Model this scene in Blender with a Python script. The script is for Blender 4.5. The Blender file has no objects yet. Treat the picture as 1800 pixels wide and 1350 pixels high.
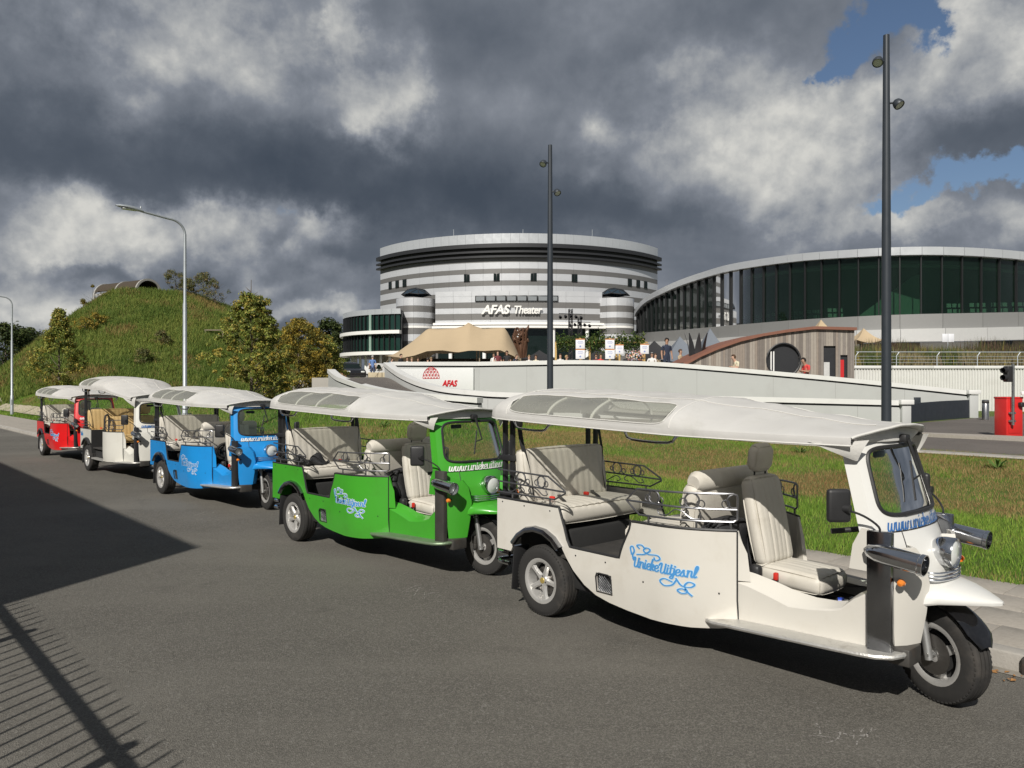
import bpy, bmesh, math, random
import numpy as np
from mathutils import Vector, Matrix

random.seed(7)
rng = np.random.default_rng(11)
PI = math.pi
sin, cos, rad = math.sin, math.cos, math.radians
scene = bpy.context.scene
COL = scene.collection

# ------------------------------------------------------------------ camera
EYE = 1.85
FPX = 1352.0
cam_data = bpy.data.cameras.new('camera')
cam = bpy.data.objects.new('camera', cam_data)
COL.objects.link(cam)
cam.location = (0, 0, EYE)
cam.rotation_euler = (rad(90), 0, 0)
cam_data.sensor_width = 36
cam_data.lens = FPX / 1800 * 36
cam_data.clip_start = 0.05
cam_data.clip_end = 6000
scene.camera = cam
scene.cycles.max_bounces = 7
scene.cycles.diffuse_bounces = 3
scene.cycles.glossy_bounces = 3
scene.cycles.transmission_bounces = 4
scene.cycles.transparent_max_bounces = 10

# ------------------------------------------------------------------ light
SUN_AZ = rad(17.5)      # light travels away from the camera and a little to the right
SUN_EL = rad(39)
ldir = Vector((sin(SUN_AZ) * cos(SUN_EL), cos(SUN_AZ) * cos(SUN_EL), -sin(SUN_EL)))
sun_data = bpy.data.lights.new('sun', 'SUN')
sun_data.energy = 5.0
sun_data.angle = rad(0.55)
sun_data.color = (1.0, 0.955, 0.88)
sun = bpy.data.objects.new('sun', sun_data)
COL.objects.link(sun)
sun.rotation_euler = ldir.to_track_quat('-Z', 'Y').to_euler()
sun.location = (-30, -60, 60)

vs = scene.view_settings
vs.view_transform = 'Standard'
vs.look = 'None'
vs.exposure = 0.0
vs.gamma = 1.0
vs.use_curve_mapping = False

# ------------------------------------------------------------------ sky
world = bpy.data.worlds.new('World')
scene.world = world
world.use_nodes = True


class NT:
    def __init__(self, tree):
        self.t = tree
        tree.nodes.clear()

    def n(self, kind, **kw):
        nd = self.t.nodes.new(kind)
        for k, v in kw.items():
            setattr(nd, k, v)
        return nd

    def put(self, sock, v):
        if isinstance(v, bpy.types.NodeSocket):
            self.t.links.new(v, sock)
        elif v is not None:
            if isinstance(v, (tuple, list)) and len(v) == 3 and sock.type == 'RGBA':
                v = tuple(v) + (1,)
            sock.default_value = v

    def m(self, op, a, b=None, c=None, clamp=False):
        nd = self.n('ShaderNodeMath', operation=op, use_clamp=clamp)
        self.put(nd.inputs[0], a)
        if b is not None:
            self.put(nd.inputs[1], b)
        if c is not None:
            self.put(nd.inputs[2], c)
        return nd.outputs[0]

    def mix(self, f, a, b, blend='MIX'):
        nd = self.n('ShaderNodeMix', data_type='RGBA', blend_type=blend)
        self.put(nd.inputs[0], f)
        self.put(nd.inputs[6], a)
        self.put(nd.inputs[7], b)
        return nd.outputs[2]

    def noise(self, vec, scale, detail=4, rough=.55, dist=0, out=0):
        nd = self.n('ShaderNodeTexNoise')
        if vec is not None:
            self.put(nd.inputs['Vector'], vec)
        nd.inputs['Scale'].default_value = scale
        nd.inputs['Detail'].default_value = detail
        nd.inputs['Roughness'].default_value = rough
        nd.inputs['Distortion'].default_value = dist
        return nd.outputs[out]

    def ss(self, v, lo, hi):
        nd = self.n('ShaderNodeMapRange', interpolation_type='SMOOTHSTEP')
        self.put(nd.inputs[0], v)
        self.put(nd.inputs[1], lo)
        self.put(nd.inputs[2], hi)
        nd.inputs[3].default_value = 0
        nd.inputs[4].default_value = 1
        return nd.outputs[0]

    def ramp(self, f, stops):
        nd = self.n('ShaderNodeValToRGB')
        r = nd.color_ramp
        while len(r.elements) < len(stops):
            r.elements.new(.5)
        for e, (p, c) in zip(r.elements, stops):
            e.position = p
            e.color = tuple(c) + (1,)
        self.put(nd.inputs[0], f)
        return nd.outputs[0]


def build_sky():
    T = NT(world.node_tree)
    tc = T.n('ShaderNodeTexCoord')
    d = tc.outputs['Generated']
    sep = T.n('ShaderNodeSeparateXYZ')
    T.put(sep.inputs[0], d)
    x, y, z = sep.outputs
    az = T.m('ARCTAN2', x, y)                      # 0 straight ahead, + to the right
    el = T.m('ARCSINE', z)
    sky = T.n('ShaderNodeTexSky', sky_type='NISHITA')
    sky.sun_disc = False
    sky.sun_elevation = SUN_EL
    sky.sun_rotation = math.atan2(-ldir.x, -ldir.y)
    sky.air_density = 1.0
    sky.dust_density = .6
    sky.ozone_density = 2.0
    blue = T.mix(1.0, sky.outputs[0], (.066, .066, .068), 'MULTIPLY')

    def shift(v):
        nd = T.n('ShaderNodeVectorMath', operation='ADD')
        T.put(nd.inputs[0], d)
        nd.inputs[1].default_value = v
        return nd.outputs[0]
    # warped direction so that every cloud edge is ragged
    wn = T.n('ShaderNodeTexNoise')
    T.put(wn.inputs['Vector'], d)
    wn.inputs['Scale'].default_value = 7
    wn.inputs['Detail'].default_value = 8
    wn.inputs['Roughness'].default_value = .6
    ws = T.n('ShaderNodeSeparateColor')
    T.put(ws.inputs[0], wn.outputs[1])
    wx = T.m('SUBTRACT', ws.outputs[0], .5)
    wy = T.m('SUBTRACT', ws.outputs[1], .5)

    def warped(kx, ky):
        return T.m('MULTIPLY_ADD', wx, kx, az), T.m('MULTIPLY_ADD', wy, ky, el)

    def total(start, blobs, aw, ew):
        s = start
        for (px, py, sx, sy, amp) in blobs:
            a0 = math.atan((px - 900) / FPX)
            e0 = math.atan((675 - py) / FPX * cos(a0))
            a = T.m('DIVIDE', T.m('SUBTRACT', aw, a0), sx / FPX)
            e = T.m('DIVIDE', T.m('SUBTRACT', ew, e0), sy / FPX)
            r2 = T.m('ADD', T.m('MULTIPLY', a, a), T.m('MULTIPLY', e, e))
            s = T.m('MULTIPLY_ADD', T.m('EXPONENT', T.m('MULTIPLY', r2, -1.0)), amp, s)
        return s
    # flattened cloud deck coordinate (perspective towards the horizon)
    zz = T.m('ADD', T.m('MAXIMUM', z, 0.0), .16)
    comb = T.n('ShaderNodeCombineXYZ')
    T.put(comb.inputs[0], T.m('DIVIDE', x, zz))
    T.put(comb.inputs[1], T.m('DIVIDE', y, zz))
    deck = T.noise(comb.outputs[0], .8, 5, .55, .3)
    # billows: density minus density a little higher up gives sunlit tops and dark bases
    p1 = T.noise(d, 4.6, 8, .52, .1)
    p2 = T.noise(shift((-.016, 0, .050)), 4.6, 8, .52, .1)
    q1 = T.noise(d, 13, 6, .58, .1)
    q2 = T.noise(shift((-.006, 0, .016)), 13, 6, .58, .1)
    relief = T.m('ADD', T.m('MULTIPLY', T.m('SUBTRACT', p1, p2), 1.35), T.m('MULTIPLY', T.m('SUBTRACT', q1, q2), .70))
    aw, ew = warped(.26, .17)
    b0 = T.m('MULTIPLY_ADD', T.m('SUBTRACT', deck, .5), .45, .46)
    b0 = T.m('ADD', b0, T.m('MULTIPLY', T.m('SUBTRACT', p1, .5), .30))
    base = total(b0, [
        (190, 388, 110, 50, .26), (230, 350, 60, 30, .14), (60, 430, 95, 60, .26), (110, 400, 40, 30, .08), (150, 420, 40, 26, -.10), (380, 405, 50, 50, .32), (530, 400, 75, 40, .38),
        (560, 532, 110, 20, .46), (90, 565, 130, 28, .34), (600, 470, 60, 26, .22), (470, 480, 60, 22, .26), (20, 500, 70, 30, .14),
        (640, 215, 70, 50, .36), (590, 55, 30, 80, .34), (690, 140, 45, 70, .24), (330, 50, 140, 60, .24), (120, 80, 180, 80, .26), (480, 120, 140, 70, .16),
        (1260, 235, 80, 42, .34), (1240, 110, 100, 48, .26), (1070, 260, 50, 45, .22), (1340, 170, 90, 40, .14),
        (1440, 215, 100, 55, .40), (1440, 385, 120, 34, .30), (1640, 370, 50, 42, .46), (1770, 420, 60, 40, .30), (1560, 380, 60, 30, .2),
        (1720, 120, 110, 60, .28), (1710, 25, 90, 45, .40), (1500, 300, 100, 34, .14),
        (300, 290, 440, 42, -.24), (100, 310, 160, 30, -.06), (700, 350, 250, 44, -.28), (940, 385, 200, 46, -.26), (820, 270, 110, 70, -.12), (450, 260, 160, 50, -.14),
        (150, 200, 220, 50, -.04), (900, 60, 180, 60, -.10), (1100, 90, 70, 30, -.08), (1730, 240, 90, 34, -.16), (1640, 440, 120, 20, -.06),
        (160, 485, 200, 22, -.20), (310, 450, 40, 34, -.14), (470, 430, 26, 40, -.10), (640, 440, 60, 26, -.12), (1150, 410, 110, 30, -.10), (1250, 320, 170, 50, .14), (1420, 310, 140, 45, .14), (1120, 250, 90, 40, .08), (1330, 385, 60, 26, .14), (450, 555, 100, 14, -.10)], aw, ew)
    base = T.m('ADD', T.m('MULTIPLY', base, .58), T.m('MULTIPLY', T.ss(base, .20, .82), .42))
    bright = T.m('ADD', base, T.m('MULTIPLY', relief, T.m('MULTIPLY_ADD', T.ss(base, .30, .80), 1.25, .20)))
    bright = T.m('MULTIPLY', bright, .86)
    cloud = T.ramp(bright, [(0.0, (.058, .074, .100)), (.22, (.110, .129, .160)), (.5, (.225, .246, .284)),
                            (.75, (.40, .412, .420)), (1.0, (.64, .635, .60))])
    # where the blue shows through, with wispy torn edges
    hw, he = warped(.40, .26)
    h0 = T.m('MULTIPLY_ADD', T.m('SUBTRACT', q1, .5), .5, T.m('MULTIPLY', T.m('SUBTRACT', p1, .56), .8))
    hole = total(h0, [
        (1470, 105, 62, 62, .80), (1575, 50, 75, 48, .80), (1630, 20, 50, 40, .5), (1425, 145, 40, 28, .45), (1690, 312, 105, 26, .62), (1500, 20, 40, 30, .3),
        (1600, 335, 60, 16, .36), (452, 395, 24, 24, .34), (300, 375, 18, 14, .22), (1790, 305, 40, 24, .5), (1380, 130, 30, 14, .3)], hw, he)
    hf = T.ss(hole, .16, .56)
    col = T.mix(hf, cloud, blue)
    bg = T.n('ShaderNodeBackground')
    T.put(bg.inputs[0], col)
    bg.inputs[1].default_value = 1.0
    out = T.n('ShaderNodeOutputWorld')
    T.t.links.new(bg.outputs[0], out.inputs[0])
    world.cycles.sampling_method = 'MANUAL'
    world.cycles.sample_map_resolution = 512


build_sky()

# ------------------------------------------------------------------ materials
MATS = {}


def mat(name, col, rough=.5, metal=0.0, var=.12, vscale=6.0, bump=0.0, bscale=40.0, spec=.5, coat=0.0,
        trans=None, alpha=None, transl=0.0, dirt=None, dscale=1.5, rvar=.1, ior=1.5):
    """Principled surface with procedural colour variation, wear and fine relief."""
    if name in MATS:
        return MATS[name]
    m = bpy.data.materials.new(name)
    m.use_nodes = True
    T = NT(m.node_tree)
    tc = T.n('ShaderNodeTexCoord')
    o = tc.outputs['Object']
    p = T.n('ShaderNodeBsdfPrincipled')
    nz = T.noise(o, vscale, 5, .6)
    f = T.m('MULTIPLY_ADD', T.m('SUBTRACT', nz, .5), 2 * var, 1.0)
    vm = T.n('ShaderNodeVectorMath', operation='SCALE')
    vm.inputs[0].default_value = col
    T.put(vm.inputs['Scale'], f)
    c = vm.outputs[0]
    if dirt is not None:
        dn = T.noise(o, dscale, 8, .68, .4)
        c = T.mix(T.m('MULTIPLY', T.ss(dn, .48, .75), dirt[3]), c, dirt[:3])
    T.put(p.inputs['Base Color'], c)
    T.put(p.inputs['Roughness'], T.m('MULTIPLY_ADD', T.m('SUBTRACT', T.noise(o, vscale * 2.3, 4), .5), 2 * rvar, rough, clamp=True))
    p.inputs['Metallic'].default_value = metal
    p.inputs['Specular IOR Level'].default_value = spec
    p.inputs['Coat Weight'].default_value = coat
    p.inputs['Coat Roughness'].default_value = .06
    if bump:
        b = T.n('ShaderNodeBump')
        b.inputs['Strength'].default_value = 1.0
        b.inputs['Distance'].default_value = bump
        T.put(b.inputs['Height'], T.noise(o, bscale, 5, .6))
        T.t.links.new(b.outputs[0], p.inputs['Normal'])
    out = T.n('ShaderNodeOutputMaterial')
    sh = p.outputs[0]
    if transl:
        t = T.n('ShaderNodeBsdfTranslucent')
        T.put(t.inputs[0], c)
        mx = T.n('ShaderNodeMixShader')
        mx.inputs[0].default_value = transl
        T.t.links.new(sh, mx.inputs[1])
        T.t.links.new(t.outputs[0], mx.inputs[2])
        sh = mx.outputs[0]
    if trans is not None:                      # thin clear sheet: tinted straight-through plus mirror reflection
        t = T.n('ShaderNodeBsdfTransparent')
        t.inputs[0].default_value = tuple(trans) + (1,)
        mx = T.n('ShaderNodeMixShader')
        mx.inputs[0].default_value = alpha
        T.t.links.new(t.outputs[0], mx.inputs[1])
        T.t.links.new(sh, mx.inputs[2])
        g = T.n('ShaderNodeBsdfGlossy')
        g.inputs['Roughness'].default_value = rough
        fr = T.n('ShaderNodeFresnel')
        fr.inputs[0].default_value = ior
        m2 = T.n('ShaderNodeMixShader')
        T.t.links.new(fr.outputs[0], m2.inputs[0])
        T.t.links.new(mx.outputs[0], m2.inputs[1])
        T.t.links.new(g.outputs[0], m2.inputs[2])
        sh = m2.outputs[0]
    T.t.links.new(sh, out.inputs[0])
    MATS[name] = m
    return m


# ------------------------------------------------------------------ mesh helpers
def link(o, parent=None):
    COL.objects.link(o)
    if parent is not None:
        o.parent = parent
    return o


def tag(o, label=None, cat=None, group=None, kind=None):
    if label:
        o['label'] = label
    if cat:
        o['category'] = cat
    if group:
        o['group'] = group
    if kind:
        o['kind'] = kind
    return o


def empty(name, loc=(0, 0, 0), rz=0.0, label=None, cat=None, group=None):
    o = bpy.data.objects.new(name, None)
    o.empty_display_size = .2
    o.location = loc
    o.rotation_euler = (0, 0, rz)
    COL.objects.link(o)
    return tag(o, label, cat, group)


def crom(pts, n=6, closed=False):
    """Catmull-Rom through the points."""
    P = [Vector(p) for p in pts]
    if len(P) < 3:
        return P
    out = []
    L = len(P)
    rng_ = range(L if closed else L - 1)
    for i in rng_:
        p1, p2 = P[i], P[(i + 1) % L]
        p0 = P[i - 1] if (i > 0 or closed) else p1 * 2 - p2
        p3 = P[(i + 2) % L] if (i + 2 < L or closed) else p2 * 2 - p1
        for k in range(n):
            t = k / n
            out.append(.5 * ((2 * p1) + (p2 - p0) * t + (2 * p0 - 5 * p1 + 4 * p2 - p3) * t * t + (3 * p1 - p0 - 3 * p2 + p3) * t ** 3))
    if not closed:
        out.append(P[-1])
    return out


def lerp(a, b, t):
    return a + (b - a) * t


def interp(x, xs, ys):
    return float(np.interp(x, xs, ys))


def sstep(a, b, x):
    t = min(1, max(0, (x - a) / (b - a)))
    return t * t * (3 - 2 * t)


class MB:
    def __init__(self):
        self.v = []
        self.f = []
        self.mi = []
        self.cur = 0

    def add(self, vs_, fs_):
        b = len(self.v)
        self.v.extend([tuple(p) for p in vs_])
        self.f.extend([tuple(b + i for i in f) for f in fs_])
        self.mi.extend([self.cur] * len(fs_))
        return self

    def box(self, c, s, rz=0.0, M=None):
        hx, hy, hz = s[0] / 2, s[1] / 2, s[2] / 2
        R = Matrix.Rotation(rz, 3, 'Z') if M is None else M
        vs_ = [Vector(c) + R @ Vector((x * hx, y * hy, z * hz)) for x in (-1, 1) for y in (-1, 1) for z in (-1, 1)]
        return self.add(vs_, [(0, 1, 3, 2), (4, 6, 7, 5), (0, 4, 5, 1), (2, 3, 7, 6), (0, 2, 6, 4), (1, 5, 7, 3)])

    def rbox(self, c, s, r, k=3, M=None, nodes=None, pleat=None, bulge=0.0):
        """Rounded box / cushion. nodes: extra grid lines per axis; pleat=(axis, count, amp, face axis)."""
        h = [a / 2 for a in s]
        r = min(r, min(h) * .999)
        ax = []
        for i in range(3):
            g = [-h[i] + r * (1 - cos(PI / 2 * j / k)) for j in range(k + 1)]
            mid = (nodes[i] if nodes else 0)
            a, b = -h[i] + r, h[i] - r
            mids = [a + (b - a) * (j + 1) / (mid + 1) for j in range(mid)] if b - a > 1e-6 else []
            gg = g + mids + [-q for q in reversed(g)]
            o = [gg[0]]
            for q in gg[1:]:
                if q - o[-1] > 1e-6:
                    o.append(q)
            ax.append(o)
        idx = {}
        vs_ = []

        def vid(p):
            key = (round(p[0], 6), round(p[1], 6), round(p[2], 6))
            if key not in idx:
                inn = [max(-(h[i] - r), min(h[i] - r, p[i])) for i in range(3)]
                dv = Vector([p[i] - inn[i] for i in range(3)])
                q = Vector(inn) + (dv.normalized() * r if dv.length > 1e-9 else dv)
                if bulge:
                    w = 1.0
                    for i in range(3):
                        if abs(abs(p[i]) - h[i]) > 1e-5:
                            w *= max(0.0, 1 - (p[i] / h[i]) ** 2)
                    nn = dv.normalized() if dv.length > 1e-9 else Vector((0, 0, 1))
                    q = q + nn * bulge * w
                if pleat:
                    a, cnt, amp, fa = pleat
                    if p[fa] > h[fa] * .5:
                        ph = (p[a] / h[a] * .5 + .5) * cnt
                        q[fa] -= amp * (1 - abs(sin(PI * ph))) ** 3
                idx[key] = len(vs_)
                vs_.append(q)
            return idx[key]
        fs_ = []
        for i in range(3):
            j, l = (i + 1) % 3, (i + 2) % 3
            for sgn in (-1, 1):
                for u in range(len(ax[j]) - 1):
                    for v in range(len(ax[l]) - 1):
                        q = []
                        for (du, dv_) in ((0, 0), (1, 0), (1, 1), (0, 1)):
                            p = [0, 0, 0]
                            p[i] = sgn * h[i]
                            p[j] = ax[j][u + du]
                            p[l] = ax[l][v + dv_]
                            q.append(vid(p))
                        fs_.append(tuple(q) if sgn > 0 else tuple(reversed(q)))
        R = M if M is not None else Matrix.Identity(3)
        return self.add([Vector(c) + R @ p for p in vs_], fs_)

    def tube(self, path, r, n=8, closed=False, caps=True, sq=False):
        P = [Vector(p) for p in path]
        L = len(P)
        rs = r if isinstance(r, (list, tuple)) else [r] * L
        up = None
        vs_, fs_ = [], []
        for i in range(L):
            if closed:
                t = P[(i + 1) % L] - P[i - 1]
            else:
                t = P[min(i + 1, L - 1)] - P[max(i - 1, 0)]
            if t.length < 1e-9:
                t = Vector((0, 0, 1))
            t.normalize()
            if up is None:
                up = Vector((0, 0, 1)) if abs(t.z) < .9 else Vector((1, 0, 0))
            s = t.cross(up)
            if s.length < 1e-6:
                s = t.cross(Vector((1, 0.01, 0)))
            s.normalize()
            up = s.cross(t).normalized()
            for k in range(n):
                a = 2 * PI * (k + (.5 if sq else 0)) / n
                vs_.append(P[i] + (s * cos(a) + up * sin(a)) * rs[i])
        for i in range(L if closed else L - 1):
            for k in range(n):
                a, b = i * n + k, i * n + (k + 1) % n
                c, d = ((i + 1) % L) * n + (k + 1) % n, ((i + 1) % L) * n + k
                fs_.append((a, b, c, d))
        if caps and not closed:
            fs_.append(tuple(range(n - 1, -1, -1)))
            fs_.append(tuple((L - 1) * n + k for k in range(n)))
        return self.add(vs_, fs_)

    def lathe(self, prof, n=24, M=None, loc=(0, 0, 0), a0=0.0, a1=2 * PI):
        """prof: (radius, height) pairs about local z."""
        full = abs(a1 - a0 - 2 * PI) < 1e-6
        vs_, fs_ = [], []
        R = M if M is not None else Matrix.Identity(3)
        m = n if full else n + 1
        for (r, h) in prof:
            for k in range(m):
                a = a0 + (a1 - a0) * k / n
                vs_.append(Vector(loc) + R @ Vector((r * cos(a), r * sin(a), h)))
        for i in range(len(prof) - 1):
            for k in range(n):
                k2 = (k + 1) % m
                fs_.append((i * m + k, i * m + k2, (i + 1) * m + k2, (i + 1) * m + k))
        return self.add(vs_, fs_)

    def grid(self, rows):
        """rows: equal-length lists of points."""
        n = len(rows[0])
        vs_ = [p for r in rows for p in r]
        fs_ = [(i * n + k, i * n + k + 1, (i + 1) * n + k + 1, (i + 1) * n + k) for i in range(len(rows) - 1) for k in range(n - 1)]
        return self.add(vs_, fs_)

    def slab(self, outer, inner):
        """Closed sheet between two equal grids (lists of rows)."""
        b = len(self.v)
        nr, n = len(outer), len(outer[0])
        self.grid(outer)
        o2 = len(self.v)
        self.add([p for r in inner for p in r], [(i * n + k, (i + 1) * n + k, (i + 1) * n + k + 1, i * n + k + 1) for i in range(nr - 1) for k in range(n - 1)])
        rim = [(0, k) for k in range(n)] + [(i, n - 1) for i in range(1, nr)] + [(nr - 1, k) for k in range(n - 2, -1, -1)] + [(i, 0) for i in range(nr - 2, 0, -1)]
        fs_ = []
        for q in range(len(rim)):
            (i, k), (j, l) = rim[q], rim[(q + 1) % len(rim)]
            fs_.append((b + i * n + k, o2 + i * n + k, o2 + j * n + l, b + j * n + l))
        self.f.extend(fs_)
        self.mi.extend([self.cur] * len(fs_))
        return self

    def prism(self, poly, d, M=None, loc=(0, 0, 0)):
        """Extrude a 2-D polygon (x, y) by d along local z."""
        R = M if M is not None else Matrix.Identity(3)
        n = len(poly)
        vs_ = [Vector(loc) + R @ Vector((p[0], p[1], 0)) for p in poly] + [Vector(loc) + R @ Vector((p[0], p[1], d)) for p in poly]
        fs_ = [tuple(range(n - 1, -1, -1)), tuple(range(n, 2 * n))] + [(i, (i + 1) % n, n + (i + 1) % n, n + i) for i in range(n)]
        return self.add(vs_, fs_)

    def xf(self, M):
        self.v = [tuple(M @ Vector(p)) for p in self.v]
        return self

    def mesh(self, name, mats, smooth=True, angle=38):
        me = bpy.data.meshes.new(name)
        me.from_pydata(self.v, [], self.f)
        for m in (mats if isinstance(mats, (list, tuple)) else [mats]):
            me.materials.append(m)
        if any(self.mi):
            me.polygons.foreach_set('material_index', self.mi)
        if smooth:
            me.polygons.foreach_set('use_smooth', [True] * len(me.polygons))
            me.set_sharp_from_angle(angle=rad(angle))
        me.update()
        return me

    def build(self, name, mats, parent=None, smooth=True, angle=38, loc=None, rot=None):
        o = bpy.data.objects.new(name, self.mesh(name, mats, smooth, angle))
        if loc is not None:
            o.location = loc
        if rot is not None:
            o.rotation_euler = rot
        return link(o, parent)


def copy_tree(o, parent=None):
    c = o.copy()
    COL.objects.link(c)
    if parent is not None:
        c.parent = parent
    for ch in list(KIDS.get(o.name, [])):
        copy_tree(ch, c)
    return c


KIDS = {}


def index_kids():
    KIDS.clear()
    for o in bpy.data.objects:
        if o.parent is not None:
            KIDS.setdefault(o.parent.name, []).append(o)


def fastmesh(name, V, F, mats, mi=None, smooth=False):
    """numpy arrays to a mesh; F is (n, k) with constant k."""
    me = bpy.data.meshes.new(name)
    n, k = F.shape
    me.vertices.add(len(V))
    me.vertices.foreach_set('co', V.astype(np.float32).ravel())
    me.loops.add(n * k)
    me.loops.foreach_set('vertex_index', F.astype(np.int32).ravel())
    me.polygons.add(n)
    me.polygons.foreach_set('loop_start', np.arange(0, n * k, k, dtype=np.int32))
    for m in mats:
        me.materials.append(m)
    if mi is not None:
        me.polygons.foreach_set('material_index', mi.astype(np.int32))
    if smooth:
        me.polygons.foreach_set('use_smooth', np.ones(n, dtype=bool))
    me.update(calc_edges=True)
    return me


def vnoise(x, y, seed=0):
    """smooth value noise on numpy arrays, about 0..1."""
    def h(i, j):
        q = np.sin(i * 127.1 + j * 311.7 + seed * 74.7) * 43758.5453
        return q - np.floor(q)
    xi, yi = np.floor(x), np.floor(y)
    fx, fy = x - xi, y - yi
    fx, fy = fx * fx * (3 - 2 * fx), fy * fy * (3 - 2 * fy)
    return (h(xi, yi) * (1 - fx) + h(xi + 1, yi) * fx) * (1 - fy) + (h(xi, yi + 1) * (1 - fx) + h(xi + 1, yi + 1) * fx) * fy


def fbm(x, y, seed=0, oct=4):
    s, a, t = 0, .5, 0
    for o in range(oct):
        s = s + a * vnoise(x * 2 ** o, y * 2 ** o, seed + o)
        t += a
        a *= .5
    return s / t


# road frame: u runs along the street to the far left, v points away from the camera across it
RA = rad(132.1)
UX, UY = cos(RA), sin(RA)
VX, VY = UY, -UX


def UV(u, v, z=0.0):
    return Vector((u * UX + v * VX, u * UY + v * VY, z))


def toUV(x, y):
    return x * UX + y * UY, x * VX + y * VY


def at(px, py, Z):
    """world point seen at a photo pixel at depth Z"""
    return Vector(((px - 900) / FPX * Z, Z, EYE - (py - 675) / FPX * Z))
# ================================================================== surfaces
def asphalt_mat(name, base, seed):
    m = bpy.data.materials.new(name)
    m.use_nodes = True
    T = NT(m.node_tree)
    o = T.n('ShaderNodeTexCoord').outputs['Object']
    off = T.n('ShaderNodeVectorMath', operation='ADD')
    T.put(off.inputs[0], o)
    off.inputs[1].default_value = (seed, seed * .7, 0)
    o = off.outputs[0]
    p = T.n('ShaderNodeBsdfPrincipled')
    vor = T.n('ShaderNodeTexVoronoi')
    T.put(vor.inputs['Vector'], o)
    vor.inputs['Scale'].default_value = 170
    sp = T.n('ShaderNodeSeparateColor')
    T.put(sp.inputs[0], vor.outputs['Color'])
    chip = T.ss(sp.outputs[0], .25, 1.0)
    vor2 = T.n('ShaderNodeTexVoronoi')
    T.put(vor2.inputs['Vector'], o)
    vor2.inputs['Scale'].default_value = 75
    sp2 = T.n('ShaderNodeSeparateColor')
    T.put(sp2.inputs[0], vor2.outputs['Color'])
    pale = T.ss(sp2.outputs[1], .93, 1.0)
    c = T.mix(chip, tuple(q * .66 for q in base), tuple(q * 1.36 for q in base))
    c = T.mix(T.m('MULTIPLY', pale, .4), c, (.27, .26, .24))
    big = T.noise(o, .28, 6, .6, .3)
    c = T.mix(T.m('MULTIPLY', T.ss(big, .42, .66), .6), c, tuple(q * 1.32 for q in base))
    mid = T.noise(o, 1.7, 6, .65, .6)
    c = T.mix(T.m('MULTIPLY', T.ss(mid, .55, .72), .38), c, tuple(q * .55 for q in base))
    # long tyre-worn streaks along the street
    mp = T.n('ShaderNodeMapping')
    mp.inputs['Rotation'].default_value = (0, 0, -RA)
    mp.inputs['Scale'].default_value = (.12, 1.5, 1)
    T.put(mp.inputs[0], o)
    st = T.noise(mp.outputs[0], 1.0, 4, .6)
    c = T.mix(T.m('MULTIPLY', T.ss(st, .5, .72), .28), c, tuple(q * 1.45 for q in base))
    # chalky scuffs and oil spots
    sc = T.noise(o, 2.6, 3, .5, 2.5)
    ln = T.m('SUBTRACT', 1.0, T.ss(T.m('ABSOLUTE', T.m('SUBTRACT', sc, .5)), 0.0, .010))
    msk = T.ss(T.noise(o, .55, 2, .5), .66, .74)
    c = T.mix(T.m('MULTIPLY', T.m('MULTIPLY', ln, msk), .35), c, (.30, .29, .28))
    oil = T.ss(T.noise(o, 4.5, 3, .5), .71, .76)
    c = T.mix(T.m('MULTIPLY', oil, .55), c, tuple(q * .35 for q in base))
    T.put(p.inputs['Base Color'], c)
    T.put(p.inputs['Roughness'], T.m('MULTIPLY_ADD', chip, -.12, .86))
    p.inputs['Specular IOR Level'].default_value = .35
    b = T.n('ShaderNodeBump')
    b.inputs['Strength'].default_value = .8
    b.inputs['Distance'].default_value = .006
    T.put(b.inputs['Height'], T.m('ADD', vor.outputs['Distance'], T.m('MULTIPLY', T.noise(o, 30, 3), .6)))
    T.t.links.new(b.outputs[0], p.inputs['Normal'])
    T.t.links.new(p.outputs[0], T.n('ShaderNodeOutputMaterial').inputs[0])
    MATS[name] = m
    return m


def ground_mat():
    m = bpy.data.materials.new('turf')
    m.use_nodes = True
    T = NT(m.node_tree)
    o = T.n('ShaderNodeTexCoord').outputs['Object']
    p = T.n('ShaderNodeBsdfPrincipled')
    a = T.noise(o, .55, 7, .65, .3)
    b = T.noise(o, 3.2, 8, .7, .5)
    f = T.noise(o, 24, 5, .7)
    c = T.mix(T.ss(b, .3, .72), (.075, .120, .024), (.135, .180, .045))
    c = T.mix(T.m('MULTIPLY', T.ss(a, .45, .66), .7), c, (.19, .155, .065))
    c = T.mix(T.m('MULTIPLY', T.ss(f, .35, .75), .5), c, (.035, .06, .012))
    T.put(p.inputs['Base Color'], c)
    p.inputs['Roughness'].default_value = .95
    p.inputs['Specular IOR Level'].default_value = .15
    bp = T.n('ShaderNodeBump')
    bp.inputs['Distance'].default_value = .05
    T.put(bp.inputs['Height'], T.noise(o, 12, 7, .7))
    T.t.links.new(bp.outputs[0], p.inputs['Normal'])
    T.t.links.new(p.outputs[0], T.n('ShaderNodeOutputMaterial').inputs[0])
    MATS['turf'] = m
    return m


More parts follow.
